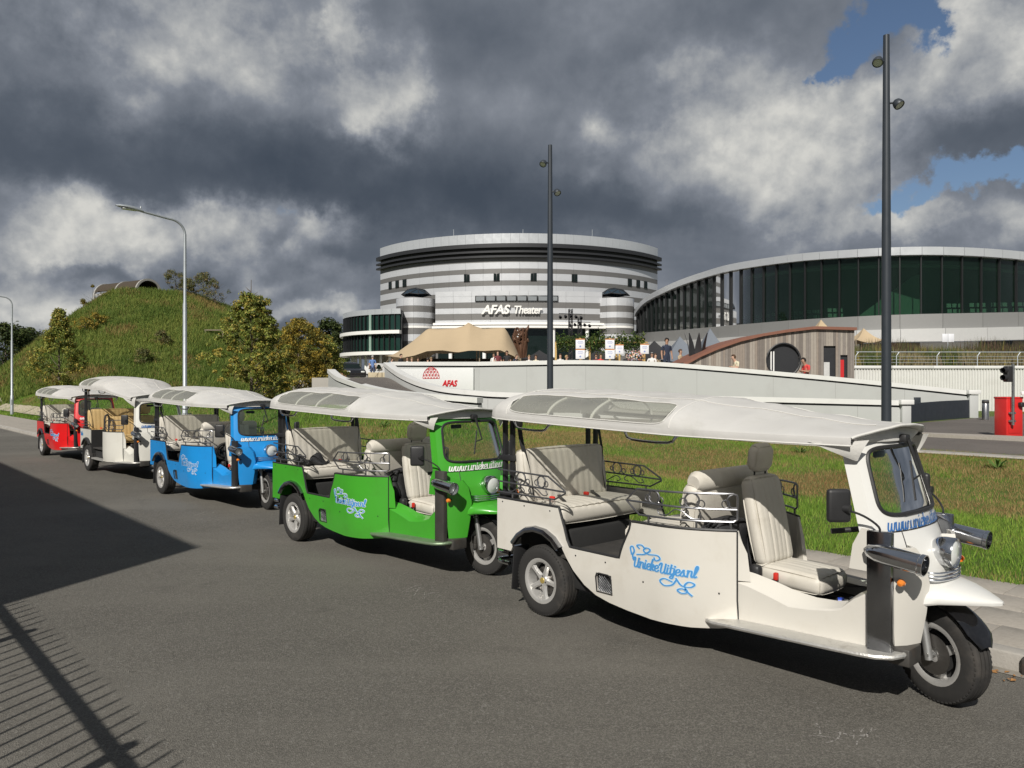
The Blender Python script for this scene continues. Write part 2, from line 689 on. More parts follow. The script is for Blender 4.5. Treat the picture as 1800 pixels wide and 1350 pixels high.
M_ASPH = asphalt_mat('asphalt_road', (.128, .120, .104), 3)
M_ASPH2 = asphalt_mat('asphalt_lane', (.135, .120, .108), 17)
M_TURF = ground_mat()
M_KERB = mat('kerb_concrete', (.33, .31, .28), .9, var=.25, vscale=5, bump=.004, bscale=60, dirt=(.12, .11, .09, .6), dscale=3)
M_TILE = mat('paving_concrete', (.33, .30, .26), .9, var=.22, vscale=30, bump=.004, bscale=140, dirt=(.15, .14, .115, .6), dscale=2)
M_JOINT = mat('joint_sand', (.11, .10, .08), 1.0, var=.4, vscale=20, bump=.004)
M_WALL = mat('wall_render_grey', (0.430, 0.439, 0.430), .75, var=.05, vscale=1.2, bump=.0015, bscale=90, dirt=(.36, .36, .35, .45), dscale=.8)
M_COPE = mat('coping_white', (0.648, 0.648, 0.630), .55, var=.05, vscale=2, dirt=(.5, .5, .47, .4))
M_BOARD = mat('sign_white', (0.666, 0.675, 0.666), .5, var=.03)
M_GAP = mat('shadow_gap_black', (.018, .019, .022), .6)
M_REDINK = mat('red_print', (.55, .02, .03), .5, var=.05)
M_NAVYP = mat('ramp_panel_navy', (.018, .024, .036), .55, var=.2, vscale=2)
M_BLACKM = mat('black_metal', (.022, .022, .024), .42, var=.2, spec=.5)
M_WHITE = mat('white_lacquer', (.78, .78, .76), .4, var=.05)
M_GALV = mat('galvanised_steel', (.42, .45, .47), .5, .55, var=.16, vscale=14, dirt=(.28, .30, .31, .5), dscale=5)
M_POLE = mat('anthracite_steel', (.035, .042, .052), .45, .15, var=.15, vscale=3)
M_STEEL = mat('brushed_steel', (.55, .55, .55), .3, 1.0, var=.1)
M_CORR = mat('corrugated_white', (0.594, 0.594, 0.567), .55, var=.06, vscale=2, dirt=(.45, .44, .4, .4), dscale=1.2)

# ---- ground sheet to the horizon
g = MB()
g.add([(-3000, -3000, -.35), (3000, -3000, -.35), (3000, 3000, -.35), (-3000, 3000, -.35)], [(0, 1, 2, 3)])
tag(g.build('ground', M_TURF, smooth=False), kind='structure')

# ---- road
KERB_V = 5.72
g = MB()
rows = []
for u in np.linspace(-60, 160, 56):
    rows.append([UV(u, v, 0.0) for v in (-40, -10, 0, 3, KERB_V)])
g.grid(rows)
tag(g.build('road', M_ASPH, smooth=False), kind='structure')

# ---- kerb: one stone per metre near the camera
kerb = MB()
for v0, v1, z0, z1 in ((KERB_V, KERB_V + .13, -.1, .075),):
    a, b = UV(18, v0), UV(160, v0)
    kerb.add([UV(18, v0, z0), UV(160, v0, z0), UV(160, v0 + .015, z1), UV(18, v0 + .015, z1), UV(18, v1, z1 + .03), UV(160, v1, z1 + .03)],
             [(0, 1, 2, 3), (3, 2, 5, 4)])
kerb_root = kerb.build('kerb', M_KERB, smooth=False)
tag(kerb_root, kind='structure')
st = MB().rbox((0, 0, 0), (.994, .14, .21), .014, 2)
st_me = st.mesh('kerb_stone', M_KERB)
for i in range(-8, 18):
    o = bpy.data.objects.new('kerb_stone', st_me)
    o.location = UV(i + .5, KERB_V + .07, .012 + random.uniform(-.003, .003))
    o.rotation_euler = (random.uniform(-.006, .006), random.uniform(-.004, .004), RA + random.uniform(-.003, .003))
    link(o, kerb_root)

# gutter strip of paler concrete in front of the kerb
g = MB()
g.grid([[UV(u, KERB_V - .10, .004), UV(u, KERB_V + .004, .004)] for u in np.linspace(-30, 150, 30)])
tag(g.build('gutter', mat('gutter_concrete', (.24, .22, .19), .95, var=.3, vscale=6, bump=.003, dirt=(.1, .09, .07, .7), dscale=2.5), smooth=False), kind='structure')

# ---- pavement
PV0, PV1 = KERB_V + .14, 7.75
g = MB()
g.grid([[UV(u, PV0 - .02, .088), UV(u, PV1, .088)] for u in np.linspace(-30, 160, 30)])
pave = g.build('pavement', M_JOINT, smooth=False)
tag(pave, kind='structure')
TW, TD = .50, (PV1 - PV0) / 4
tl = MB().rbox((0, 0, 0), (TW - .007, TD - .007, .05), .006, 1)
tl_me = tl.mesh('paving_slab', M_TILE)
for r in range(4):
    for i in range(-10, 32):
        o = bpy.data.objects.new('paving_slab', tl_me)
        o.location = UV((i + (.5 if r % 2 else 0)) * TW, PV0 + (r + .5) * TD, .088 + random.uniform(-.0025, .0025))
        o.rotation_euler = (random.uniform(-.005, .005), random.uniform(-.005, .005), RA)
        link(o, pave)
g = MB()
for r in range(4):
    for i in range(32, 260):
        c = UV((i + (.5 if r % 2 else 0)) * TW, PV0 + (r + .5) * TD, .088)
        g.box(c, (TW - .012, TD - .012, .05), RA)
tag(g.build('paving_slabs', M_TILE, pave, smooth=False), kind='stuff')

# ---- street drain in the kerb, lower right
dr = empty('street_drain', UV(1.15, KERB_V + .02, 0), RA, 'rusty cast iron street drain set into the kerb with dry leaves', 'drain')
M_IRON = mat('cast_iron', (.05, .043, .038), .75, .3, var=.4, vscale=12, dirt=(.16, .085, .04, .7), dscale=9, bump=.003)
MB().rbox((0, -.085, .045), (.62, .30, .13), .012, 2).build('drain_box', M_IRON, dr)
g = MB()
for k in range(5):
    g.box((-.22 + k * .11, .062, .05), (.05, .014, .07))
g.build('drain_slot', M_GAP, dr)
M_DRYLEAF = mat('dry_leaf', (.30, .15, .05), .8, var=.4, vscale=30)
g = MB()
for k in range(46):
    c = Vector((random.uniform(-.45, .5), random.uniform(.08, .28), .006 + random.random() * .012))
    a, s = random.random() * 6.3, random.uniform(.012, .03)
    R = Matrix.Rotation(a, 3, 'Z') @ Matrix.Rotation(random.uniform(-.6, .6), 3, 'X')
    g.add([c + R @ Vector(p) for p in ((-s, 0, 0), (0, -s * .5, .004), (s, 0, 0), (0, s * .5, .004))], [(0, 1, 2, 3)])
tag(g.build('fallen_leaves', M_DRYLEAF, dr, smooth=False), kind='stuff')


# ---- terrain behind the pavement: verge, bank, lawn and grassy mound
MX, MY = -35.9, 77.0


def terr(u, v):
    u = np.asarray(u, float)
    v = np.asarray(v, float)
    rise = np.interp(u, [9, 40], [.37, 1.05])
    v0 = np.interp(u, [9, 40], [10.8, 8.2])
    v1 = np.interp(u, [9, 40], [15.4, 11.0])
    t = np.clip((v - v0) / (v1 - v0), 0, 1)
    h = .10 + rise * t * t * (3 - 2 * t)
    soft = np.clip((v - 8.1) / .8, 0, 1) * np.where((u < 14) & (v > 15.6), 0, 1)
    h = h + soft * .07 * (fbm(u * .7, v * .7, 3) - .5)
    x, y = u * UX + v * VX, u * UY + v * VY
    r = np.hypot(x - MX, y - MY)
    w = np.where(x < MX, 11.3, 21.0)
    t = np.clip((r - 4.0) / w, 0, 1)
    prof = 1 - (t * .8 + .2 * t * t * (3 - 2 * t))
    m = 9.6 * np.clip(prof, 0, 1) + np.clip(1 - t, 0, 1) * .5 * (fbm(x * .35, y * .35, 9) - .5)
    return h + np.where(t < 1, m, 0)


uu = np.concatenate([np.linspace(-45, -6, 16), np.linspace(-5, 24, 75), np.linspace(24.8, 130, 125)])
vv = np.concatenate([np.linspace(7.74, 18, 46), np.linspace(18.6, 100, 110)])
GU, GV = np.meshgrid(uu, vv, indexing='ij')
GH = terr(GU, GV)
V = np.stack([GU * UX + GV * VX, GU * UY + GV * VY, GH], -1).reshape(-1, 3)
nu, nv = GU.shape
ii, jj = np.meshgrid(np.arange(nu - 1), np.arange(nv - 1), indexing='ij')
i0 = (ii * nv + jj).ravel()
F = np.stack([i0, i0 + 1, i0 + nv + 1, i0 + nv], -1)[:, ::-1]
o = bpy.data.objects.new('lawn_terrain', fastmesh('lawn_terrain', V, F, [M_TURF], smooth=True))
tag(link(o), kind='structure')


# ---- grass blades
def blades(name, u0, u1, v0, v1, count, hmin, hmax, width, dryf, seed, mask=None, mats_=None):
    r = np.random.default_rng(seed)
    u = r.uniform(u0, u1, count)
    v = r.uniform(v0, v1, count)
    if mask is not None:
        k = mask(u, v)
        u, v = u[k], v[k]
    n = len(u)
    z = terr(u, v)
    x, y = u * UX + v * VX, u * UY + v * VY
    dry = dryf(u, v)
    dens = fbm(u * 1.3, v * 1.3, seed)
    hh = r.uniform(hmin, hmax, n) * (.55 + .9 * dens) * np.where(dry > .5, .75, 1)
    a = r.uniform(0, 2 * PI, n)
    lean = r.uniform(.1, .75, n) * hh
    la = r.uniform(0, 2 * PI, n)
    w = width * r.uniform(.6, 1.3, n)
    b = np.stack([x, y, z - .008], -1)
    dx = np.stack([np.cos(a) * w, np.sin(a) * w, 0 * a], -1)
    tip = np.stack([x + np.cos(la) * lean, y + np.sin(la) * lean, z + hh], -1)
    V = np.stack([b - dx, b + dx, tip], 1).reshape(-1, 3)
    F = np.arange(3 * n).reshape(n, 3)
    q = np.clip(r.random(n) + (fbm(u * .35, v * .35, seed + 7) - .5) * 1.3, 0, .999)
    mi = np.where(dry + (q - .5) * .5 > .5, np.where(q > .55, 3, 4), np.where(q < .33, 0, np.where(q < .7, 1, 2)))
    return fastmesh(name, V, F, mats_ or GRASS, mi)


GRASS = [mat('grass_deep', (0.098, 0.193, 0.023), .7, var=.3, transl=.25, spec=.2),
         mat('grass_mid', (0.170, 0.290, 0.039), .7, var=.3, transl=.25, spec=.2),
         mat('grass_light', (0.242, 0.329, 0.056), .7, var=.3, transl=.25, spec=.2),
         mat('grass_straw', (.330, .240, .105), .85, var=.3, transl=.2, spec=.1),
         mat('grass_brown', (.235, .145, .065), .9, var=.3, transl=.2, spec=.1)]


MGRASS = [mat('meadow_deep', (0.091, 0.143, 0.028), .75, var=.3, transl=.25, spec=.2),
          mat('meadow_mid', (0.145, 0.194, 0.039), .75, var=.3, transl=.25, spec=.2),
          mat('meadow_light', (0.215, 0.244, 0.056), .75, var=.3, transl=.25, spec=.2),
          mat('meadow_straw', (0.262, 0.203, 0.075), .85, var=.3, transl=.2, spec=.1),
          mat('meadow_brown', (0.184, 0.127, 0.047), .9, var=.3, transl=.2, spec=.1)]


def verge_dry(u, v):
    v0 = np.interp(u, [9, 40], [10.8, 8.6])
    base = np.clip((v - (v0 + .25)) / .6, 0, 1) * np.interp(u, [14, 34], [.72, .28])
    tip = np.clip((v - (v0 + 1.2)) / 1.6, 0, 1) * .30
    n = fbm(u * .55, v * 1.3, 21)
    return np.clip(base - tip + (n - .5) * 1.0 + .04, 0, 1)


o = bpy.data.objects.new('verge_grass', blades('verge_grass', -4, 16, 7.69, 17.0, 330000, .03, .085, .0045, verge_dry, 4))
tag(link(o), 'short verge grass, green by the pavement and scorched on the bank', 'grass', kind='stuff')
o = bpy.data.objects.new('verge_grass', blades('verge_grass', 16, 75, 7.72, 16, 150000, .05, .14, .010, verge_dry, 5))
tag(link(o), 'greener grass strip along the pavement beside the far tuk-tuks', 'grass', kind='stuff')


def mound_mask(u, v):
    x, y = u * UX + v * VX, u * UY + v * VY
    return (y < MY + 8) & (np.hypot(x - MX, y - MY) < 26)


def mound_dry(u, v):
    return np.clip((fbm(u * .32, v * .32, 31) - .5) * 2.2 + .24, 0, 1)


mu, mv = toUV(MX, MY)
o = bpy.data.objects.new('mound_grass', blades('mound_grass', mu - 26, mu + 26, mv - 18, mv + 26, 420000, .15, .48, .028, mound_dry, 6, mound_mask, MGRASS))
tag(link(o), 'rough meadow grass covering the tall mound', 'grass', kind='stuff')
# pale flower heads on the mound
r = np.random.default_rng(77)
n = 260
u = r.uniform(mu - 24, mu + 24, n); v = r.uniform(mv - 15, mv + 20, n)
k = mound_mask(u, v)
u, v = u[k], v[k]
z = terr(u, v) + r.uniform(.2, .42, len(u))
c = np.stack([u * UX + v * VX, u * UY + v * VY, z], -1)
s = r.uniform(.02, .06, len(u))[:, None]
offs = [np.array(q) for q in ((-1, 0, 0), (0, -1, .3), (1, 0, 0), (0, 1, .5))]
V = np.stack([c + q * s for q in offs], 1).reshape(-1, 3)
o = bpy.data.objects.new('meadow_flowers', fastmesh('meadow_flowers', V, np.arange(len(V)).reshape(-1, 4), [mat('flower_pale', (.55, .52, .42), .8, var=.2)]))
tag(link(o), 'pale flower heads scattered over the mound', 'flowers', kind='stuff')

# footpath at the foot of the mound
g = MB()
rows = []
for u in np.linspace(26, 120, 240):
    rows.append([UV(u, v, float(terr(u, v)) + .07) for v in np.linspace(8.55, 9.35, 8)])
g.grid(rows)
tag(g.build('footpath', mat('path_shell', (.38, .33, .25), .95, var=.25, vscale=4, bump=.004), smooth=True), kind='structure')

# ---- service lane beyond the bank
for nm, va, vb, ua, ub, m_, dz in (('service_lane', 16.55, 21.1, -42, 22, M_ASPH2, .022),):
    g = MB()
    g.grid([[UV(u, v, float(terr(u, v)) + dz) for v in np.linspace(va, vb, 8)] for u in np.linspace(ua, ub, 80)])
    tag(g.build(nm, m_), kind='structure')
lk = MB()
lk.grid([[UV(u, 16.2, float(terr(u, 16.2)) + .02), UV(u, 16.22, float(terr(u, 16.3)) + .05), UV(u, 16.58, float(terr(u, 16.5)) + .05), UV(u, 16.6, .40)] for u in np.linspace(-42, 22, 80)])
tag(lk.build('lane_kerb', M_KERB), kind='structure')
# apron in front of the garage, with a gravel island
g = MB()
g.grid([[UV(u, v, .50) for v in np.linspace(21.4, 40, 8)] for u in np.linspace(-30, 22, 30)])
tag(g.build('garage_apron', M_ASPH2, smooth=False), kind='structure')
isl = MB()
pl = []
for k in range(40):
    a = 2 * PI * k / 40
    pl.append((3.2 * cos(a) * (1 if cos(a) < 0 else 3.0), .42 * sin(a)))
isl.prism(pl, .10, Matrix.Rotation(RA + PI, 3, 'Z'), UV(4.9, 21.55, .47))
tag(isl.build('traffic_island', mat('island_gravel', (.34, .31, .27), .95, var=.45, vscale=40, bump=.01, bscale=60)), kind='structure')
g = MB()
g.grid([[UV(u, 29.2, .506), UV(u, 29.5, .506)] for u in (-14, 1.5)])
tag(g.build('lane_marking', mat('road_paint', (.62, .61, .58), .8, var=.15, vscale=9), smooth=False), kind='structure')


# ---- chalky scuffs on the asphalt
def scuff(px, py, n_, s, seed):
    R_ = random.Random(seed)
    Z = EYE * FPX / (py - 675)
    c = Vector(((px - 900) / FPX * Z, Z, .0035))
    b = MB()
    for k in range(n_):
        a = R_.uniform(-.5, .9) + .6
        p = c + Vector((R_.uniform(-1, 1) * s, R_.uniform(-1, 1) * s * .8, 0))
        for j in range(7):
            d_ = Vector((cos(a), sin(a), 0)) * s * .12
            w_ = Vector((-sin(a), cos(a), 0)) * R_.uniform(.001, .006)
            if R_.random() < .75:
                b.add([p - w_, p + d_ - w_, p + d_ + w_, p + w_], [(0, 1, 2, 3)])
            p = p + d_ * R_.uniform(.9, 1.6)
            a += R_.uniform(-.35, .35)
    tag(b.build('road_scuff', mat('chalk_scuff', (.30, .285, .265), .95, var=.3, vscale=40), smooth=False), kind='structure')


scuff(1482, 1305, 9, .16, 1)
scuff(708, 1046, 7, .22, 2)
scuff(345, 912, 5, .35, 3)
scuff(150, 740, 4, .7, 5)

# ---- walls
M_JOINTG = mat('wall_joint', (.30, .30, .295), .9)


def wall(name, pts, label, zb=.2, th=.26, cope_h=.17, cat='wall'):
    """pts: (px, top py, depth). One smooth parapet with coping and a dark reveal under it."""
    w = [at(a, b, c) for a, b, c in pts]
    w = crom(w, 5)
    root = empty(name, (w[0].x, w[0].y, zb), 0, label, cat)
    nrm = []
    for i in range(len(w)):
        t = w[min(i + 1, len(w) - 1)] - w[max(i - 1, 0)]
        t.z = 0
        t.normalize()
        nrm.append(Vector((t.y, -t.x, 0)))       # towards the camera when the path runs left to right
    O = root.location

    def strip(d0, d1, z0, z1, nm, m_):
        outer = [[w[i] + nrm[i] * d0 - O + Vector((0, 0, 0 if z0 is None else z0)), w[i] + nrm[i] * d0 - O + Vector((0, 0, z1))] for i in range(len(w))]
        inner = [[w[i] + nrm[i] * d1 - O + Vector((0, 0, 0 if z0 is None else z0)), w[i] + nrm[i] * d1 - O + Vector((0, 0, z1))] for i in range(len(w))]
        if z0 is None:
            for rr in (outer, inner):
                for p in rr:
                    p[0].z = 0
        b = MB()
        b.slab(outer, inner)
        return b.build(nm, m_, root, smooth=True, angle=30)
    strip(0, -th, None, -cope_h - .07, 'wall_face', M_WALL)
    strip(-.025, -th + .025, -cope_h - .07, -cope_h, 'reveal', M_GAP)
    strip(.05, -th - .05, -cope_h, 0, 'coping', M_COPE)
    run = 0.0
    for i in range(1, len(w)):
        run += (w[i] - w[i - 1]).length
        if run > 2.2:
            run = 0.0
            t_ = (w[i] - w[i - 1]).normalized()
            z1 = w[i].z - cope_h - .07
            c_ = w[i] + nrm[i] * .0005 - O
            MB().box((c_.x, c_.y, (z1 - zb) / 2), (.012, .006, z1 - zb), math.atan2(t_.y, t_.x)).build('joint', M_JOINTG, root, smooth=False)
    return root


wall('ramp_wall', [(676, 637, 35), (690, 648, 33), (710, 660, 31), (740, 672, 29.4), (780, 681, 28.2), (840, 687, 27.4), (900, 690, 27), (1100, 694, 26.6),
                   (1300, 697, 26.3), (1450, 700.5, 26.1), (1592, 704, 26)],
     'long low white parapet wall sweeping down in front, ending at a square pier', .2)
wall('ramp_wall', [(577, 649, 36), (590, 660, 33.5), (610, 668, 31.5), (640, 677, 29.5), (680, 685, 27.5), (740, 691, 25.6), (840, 699, 24.4)],
     'short curved white parapet left of the ramp, beside the yellowing trees', .2)
wall('plaza_wall', [(688, 636, 36), (760, 636, 34.6), (842, 636, 32.95)],
     'white plaza wall segment carrying the red dome sign', .2)
cw = wall('plaza_wall', [(840, 636, 32.97), (926, 634.5, 32.2), (1012, 633, 31.5), (1100, 634.5, 31.5), (1190, 638.5, 31.5), (1400, 656, 31.2), (1560, 671.5, 31), (1706, 687, 30.8)],
          'long pale grey plaza wall sloping down to the right towards the garage', .2)
# end piers
for px, py, Z, hh, lb in ((1590, 703, 26, .30, 'square white pier ending the low front parapet'), (1708, 686, 30.8, .34, 'square white pier ending the long plaza wall')):
    p = at(px, py, Z)
    pr = empty('wall_pier', (p.x, p.y, .3), 0, lb, 'pier')
    MB().rbox((0, 0, (p.z - .3 - .17) / 2), (hh, hh, p.z - .3 - .17), .008, 1).build('shaft', M_WALL, pr)
    MB().rbox((0, 0, p.z - .3 - .07), (hh + .14, hh + .14, .16), .012, 1).build('cap', M_COPE, pr)
# small dark hatch on the sloping wall and navy gate of the garage ramp
p = at(1611, 704, 30.85)
MB().rbox((0, 0, 0), (.26, .06, .26), .01, 1).build('wall_hatch', M_POLE, loc=(p.x, p.y - .06, p.z))
tag(bpy.data.objects['wall_hatch'], 'small square grey hatch on the sloping plaza wall', 'hatch')
a0, a1 = at(1581, 745, 26.2), at(1704, 737, 30.5)
gt = MB()
top = [at(1581, 711, 26.2), at(1660, 705, 28.9), at(1704, 703, 30.5)]
bot = [Vector((p.x, p.y, .45)) for p in top]
nn = (top[2] - top[0]); nn.z = 0; nn.normalize(); nn = Vector((nn.y, -nn.x, 0))
gt.slab([bot, top], [[p - nn * .12 for p in bot], [p - nn * .12 for p in top]])
tag(gt.build('ramp_side_panel', M_NAVYP, smooth=False), 'dark navy panel wall between the two white piers of the garage ramp', 'panel wall')

# ramp surface between the two curved walls and the pedestrian slope behind the plaza wall
g = MB()
A = [(577, 36.5), (610, 31.7), (680, 27.7), (840, 24.6)]
B = [(677, 35.2), (690, 33.1), (740, 29.5), (900, 27.1)]
zz = [2.16, 2.05, 1.5, .85]
rows = []
for (pa, za), (pb, zb), z in zip(A, B, zz):
    a, b = at(pa, 675, za), at(pb, 675, zb)
    rows.append([Vector((lerp(a.x, b.x, t), lerp(a.y, b.y, t), z)) for t in np.linspace(0.02, .98, 5)])
rows = [[crom([r_[k] for r_ in rows], 5)[i] for k in range(5)] for i in range(16)]
g.grid(rows)
tag(g.build('car_ramp', M_ASPH2), kind='structure')
g = MB()
g.grid([[(7.0, 31.9, 2.16), (7.0, 36, 2.16)], [(8.0, 31.9, 1.60), (8.0, 36, 1.60)], [(9.7, 31.85, 1.42), (9.7, 36, 1.42)], [(12.6, 31.75, 1.20), (12.6, 36, 1.20)], [(18.2, 31.3, .52), (18.2, 36, .52)]])
tag(g.build('pedestrian_ramp', mat('slope_paving', (.36, .34, .31), .9, var=.15, bump=.003)), kind='structure')
g = MB()
pz = [(-9.6, 36.9), (-5.2, 36.2), (-1.55, 33.4), (2.5, 31.9), (6.9, 31.9), (7.0, 36.1), (16.2, 37.6), (80, 41), (80, 190), (-45, 190), (-26, 84), (-10.5, 42)]
g.prism(pz, 2.35, loc=(0, 0, -.2))
tag(g.build('plaza', mat('plaza_paving', (.36, .34, .31), .9, var=.2, vscale=.8, bump=.003), smooth=False), kind='structure')

# ---- sign on the plaza wall: geodesic half-dome and red lettering
sa, sb = at(700, 675, 35.78), at(834, 675, 33.08)
sd = (sb - sa); sd.z = 0
SL = sd.length
sd.normalize()
sn = Vector((sd.y, -sd.x, 0))
sg = empty('wall_sign', sa + sn * .06 + Vector((0, 0, 1.3 - sa.z)), math.atan2(sd.y, sd.x), 'white sign board with red half dome symbol and red lettering', 'sign')
MB().rbox((SL / 2, 0, .62), (SL, .06, 1.27), .01, 1).build('board', M_BOARD, sg)
g = MB()
R0 = .50
cxs, czs = SL * .47, .80


def bar2(p, q, w=.02):
    p, q = Vector(p), Vector(q)
    d_ = (q - p)
    if d_.length < 1e-4:
        return
    d_.normalize()
    n_ = Vector((-d_.y, d_.x)) * w / 2
    g.add([(cxs + s.x, yy, czs + s.y) for yy in (-.045, -.036) for s in (p - n_, q - n_, q + n_, p + n_)],
          [(0, 1, 2, 3), (7, 6, 5, 4), (0, 4, 5, 1), (1, 5, 6, 2), (2, 6, 7, 3), (3, 7, 4, 0)])


arc = [(R0 * cos(PI * k / 24), R0 * sin(PI * k / 24)) for k in range(25)]
for k in range(24):
    bar2(arc[k], arc[k + 1], .02)
rowsd = []
for j in range(5):
    yj = R0 * .93 * sin(PI / 2 * j / 4.6)
    wj = math.sqrt(max(0, R0 * R0 - yj * yj))
    m_ = [6, 5, 4, 3, 1][j]
    rowsd.append([(-wj + 2 * wj * i / m_, yj) for i in range(m_ + 1)])
    bar2((-wj, yj), (wj, yj))
for j in range(4):
    for a in rowsd[j]:
        c2 = sorted(rowsd[j + 1], key=lambda b: abs(b[0] - a[0]))[:2]
        for b in c2:
            if abs(b[0] - a[0]) < R0 * .34:
                bar2(a, b)
g.build('dome_symbol', M_REDINK, sg, smooth=False)


def text_mesh(txt, size, depth, shear=0.0, offset=0.0, spacing=1.0):
    cu = bpy.data.curves.new('letters', 'FONT')
    cu.body = txt
    cu.size = size
    cu.extrude = depth
    cu.shear = shear
    cu.offset = offset
    cu.space_character = spacing
    cu.resolution_u = 3
    ob = bpy.data.objects.new('letters', cu)
    COL.objects.link(ob)
    dg = bpy.context.evaluated_depsgraph_get()
    me = bpy.data.meshes.new_from_object(ob.evaluated_get(dg))
    bpy.data.objects.remove(ob)
    return me


me = text_mesh('AFAS', .36, .012, .25, .012)
me.materials.clear()
me.materials.append(M_REDINK)
o = bpy.data.objects.new('lettering', me)
o.location = (SL * .62, -.045, .46)
o.rotation_euler = (PI / 2, 0, 0)
link(o, sg)

# ---- things behind the photographer that throw the shadows on the road
M_BRICKW = mat('brick_dark', (.16, .10, .075), .9, var=.3, vscale=8, bump=.004)
HB = 6.0
tipu, tipv = toUV(-3.54, 8.71)
L_ = HB / math.tan(SUN_EL)
bc = Vector((-3.54, 8.71, 0)) - Vector((sin(SUN_AZ), cos(SUN_AZ), 0)) * L_
bu, bv = toUV(bc.x, bc.y)
hs = empty('gatehouse', UV(bu, bv), RA, 'flat roofed brick building behind the camera casting the large shadow', 'building')
# local x along u, local -y is +v ... the corner sits at the origin
MB().box((11, 3, HB / 2 - .1), (22, 6, HB - .2)).build('wall', M_BRICKW, hs, smooth=False)
MB().box((11, 3, HB - .1), (22.0, 6.0, .2)).build('roof', M_GAP, hs, smooth=False)
for k in range(5):
    w_ = MB().box((2.5 + k * 4.2, -.01, 2.0), (2.2, .08, 1.4)).build('window', mat('window_dark', (.02, .025, .03), .1), hs, smooth=False)
    MB().box((2.5 + k * 4.2, -.04, 1.24), (2.4, .14, .08)).build('window_sill', M_COPE, w_, smooth=False)
fv = -.52
fz = 1.52
fn = empty('railing_fence', UV(-3, fv), RA, 'black metal railing fence behind the camera casting striped shadows', 'fence')
bal = MB().tube([(0, 0, .08), (0, 0, fz + .17), (0, 0, fz + .23)], [.010, .010, .004], 6)
bal_me = bal.mesh('baluster', M_BLACKM)
for k in range(84):
    if k % 17 == 9:
        MB().box((k * .145, 0, (fz + .1) / 2), (.06, .06, fz + .1)).build('fence_post', M_BLACKM, fn, smooth=False)
        continue
    o = bpy.data.objects.new('baluster', bal_me)
    o.location = (k * .145, 0, 0)
    link(o, fn)
for z_ in (.16, fz):
    MB().box((6.0, -.013, z_), (12.2, .045, .05)).build('fence_rail', M_BLACKM, fn, smooth=False)
# ================================================================== tuk-tuks
# local frame: x forward, y to the vehicle's left, z up, origin on the ground below the rear axle
def paint(name, col, dirt):
    return mat(name, col, .32, var=.035, vscale=3, coat=.35, dirt=dirt, dscale=2.2, bump=.0004, bscale=14, rvar=.08)


P_WHITE = paint('paint_cream', (.605, .582, .53), (.46, .42, .35, .4))
P_NOSE = paint('paint_nose', (.665, .66, .63), (.52, .50, .46, .3))
P_WHITE2 = paint('paint_offwhite', (.60, .59, .54), (.44, .42, .36, .4))
P_GREEN = paint('paint_green', (.052, .315, .025), (.05, .16, .02, .35))
P_BLUE = paint('paint_blue', (.014, .24, .61), (.02, .13, .32, .35))
P_RED = paint('paint_red', (.60, .012, .014), (.36, .03, .02, .35))
M_CANVAS = mat('canvas_white', (.67, .66, .64), .85, var=.06, vscale=3, bump=.004, bscale=6, transl=.30, spec=.15, dirt=(.50, .49, .45, .6), dscale=2.5)
M_CANVAS_F = mat('canvas_seam', (.60, .59, .56), .85, var=.08, vscale=8, bump=.002, bscale=60, spec=.15)
M_VINYL = mat('clear_vinyl', (.46, .46, .42), .3, var=.22, vscale=4, trans=(.80, .81, .76), alpha=.36, ior=1.0, spec=.12, bump=.004, bscale=9)
M_SEAT = mat('seat_leather_cream', (.55, .52, .46), .5, var=.07, vscale=8, bump=.0012, bscale=160, dirt=(.36, .33, .27, .45), dscale=4, spec=.4)
M_SEATT = mat('seat_leather_tan', (.52, .37, .17), .5, var=.07, vscale=8, bump=.0012, bscale=160, dirt=(.36, .25, .11, .4), dscale=4, spec=.4)
M_CHROME = mat('chrome', (.60, .61, .63), .13, 1.0, var=.12, vscale=9, rvar=.1)
M_CHROMED = mat('dark_chrome', (.33, .335, .35), .16, 1.0, var=.3, vscale=7, rvar=.12)
M_RAIL = mat('rail_steel', (.24, .24, .25), .34, .9, var=.2, vscale=12)
M_ALU = mat('alloy', (.66, .65, .63), .34, .6, var=.12, vscale=8, dirt=(.25, .22, .18, .4), dscale=9)
M_CHECK = mat('checker_plate', (.58, .57, .54), .45, .6, var=.2, vscale=5, bump=.003, bscale=55, dirt=(.2, .18, .15, .6), dscale=5)
M_RUBBER = mat('tyre_rubber', (.030, .029, .028), .82, var=.3, vscale=7, bump=.001, bscale=80, dirt=(.085, .075, .065, .55), dscale=5, spec=.3)
M_BLACKP = mat('black_plastic', (.02, .02, .021), .5, var=.2, vscale=9, bump=.0005, bscale=200)
M_BLACKG = mat('black_gloss', (.008, .008, .009), .12, var=.1, coat=.6)
M_MAT = mat('rubber_floor', (.035, .033, .031), .75, var=.3, vscale=12, bump=.002, bscale=70, dirt=(.10, .09, .075, .5), dscale=6)
M_UNDER = mat('underbody', (.016, .016, .016), .9, var=.3)
M_GLASS = mat('windscreen_glass', (.03, .045, .045), .03, var=.05, trans=(.78, .90, .84), alpha=.06, ior=1.17)
M_LENS = mat('lamp_lens', (.70, .72, .70), .08, var=.1, vscale=30, spec=.7, coat=.5)
M_AMBER = mat('amber_lens', (.75, .22, .03), .2, var=.1, coat=.5)
M_REDP = mat('red_plastic', (.55, .03, .02), .4, var=.1)
M_GOLD = mat('hub_emblem', (.50, .38, .12), .4, .5, var=.2, vscale=40)
M_BLUEINK = mat('ink_blue', (.06, .25, .55), .5, var=.12, vscale=9)
M_PALEINK = mat('ink_pale', (.45, .62, .76), .5, var=.06)
M_DARKINK = mat('ink_navy', (.03, .13, .36), .5, var=.06)
M_WHITEINK = mat('ink_white', (.76, .77, .75), .5, var=.04)
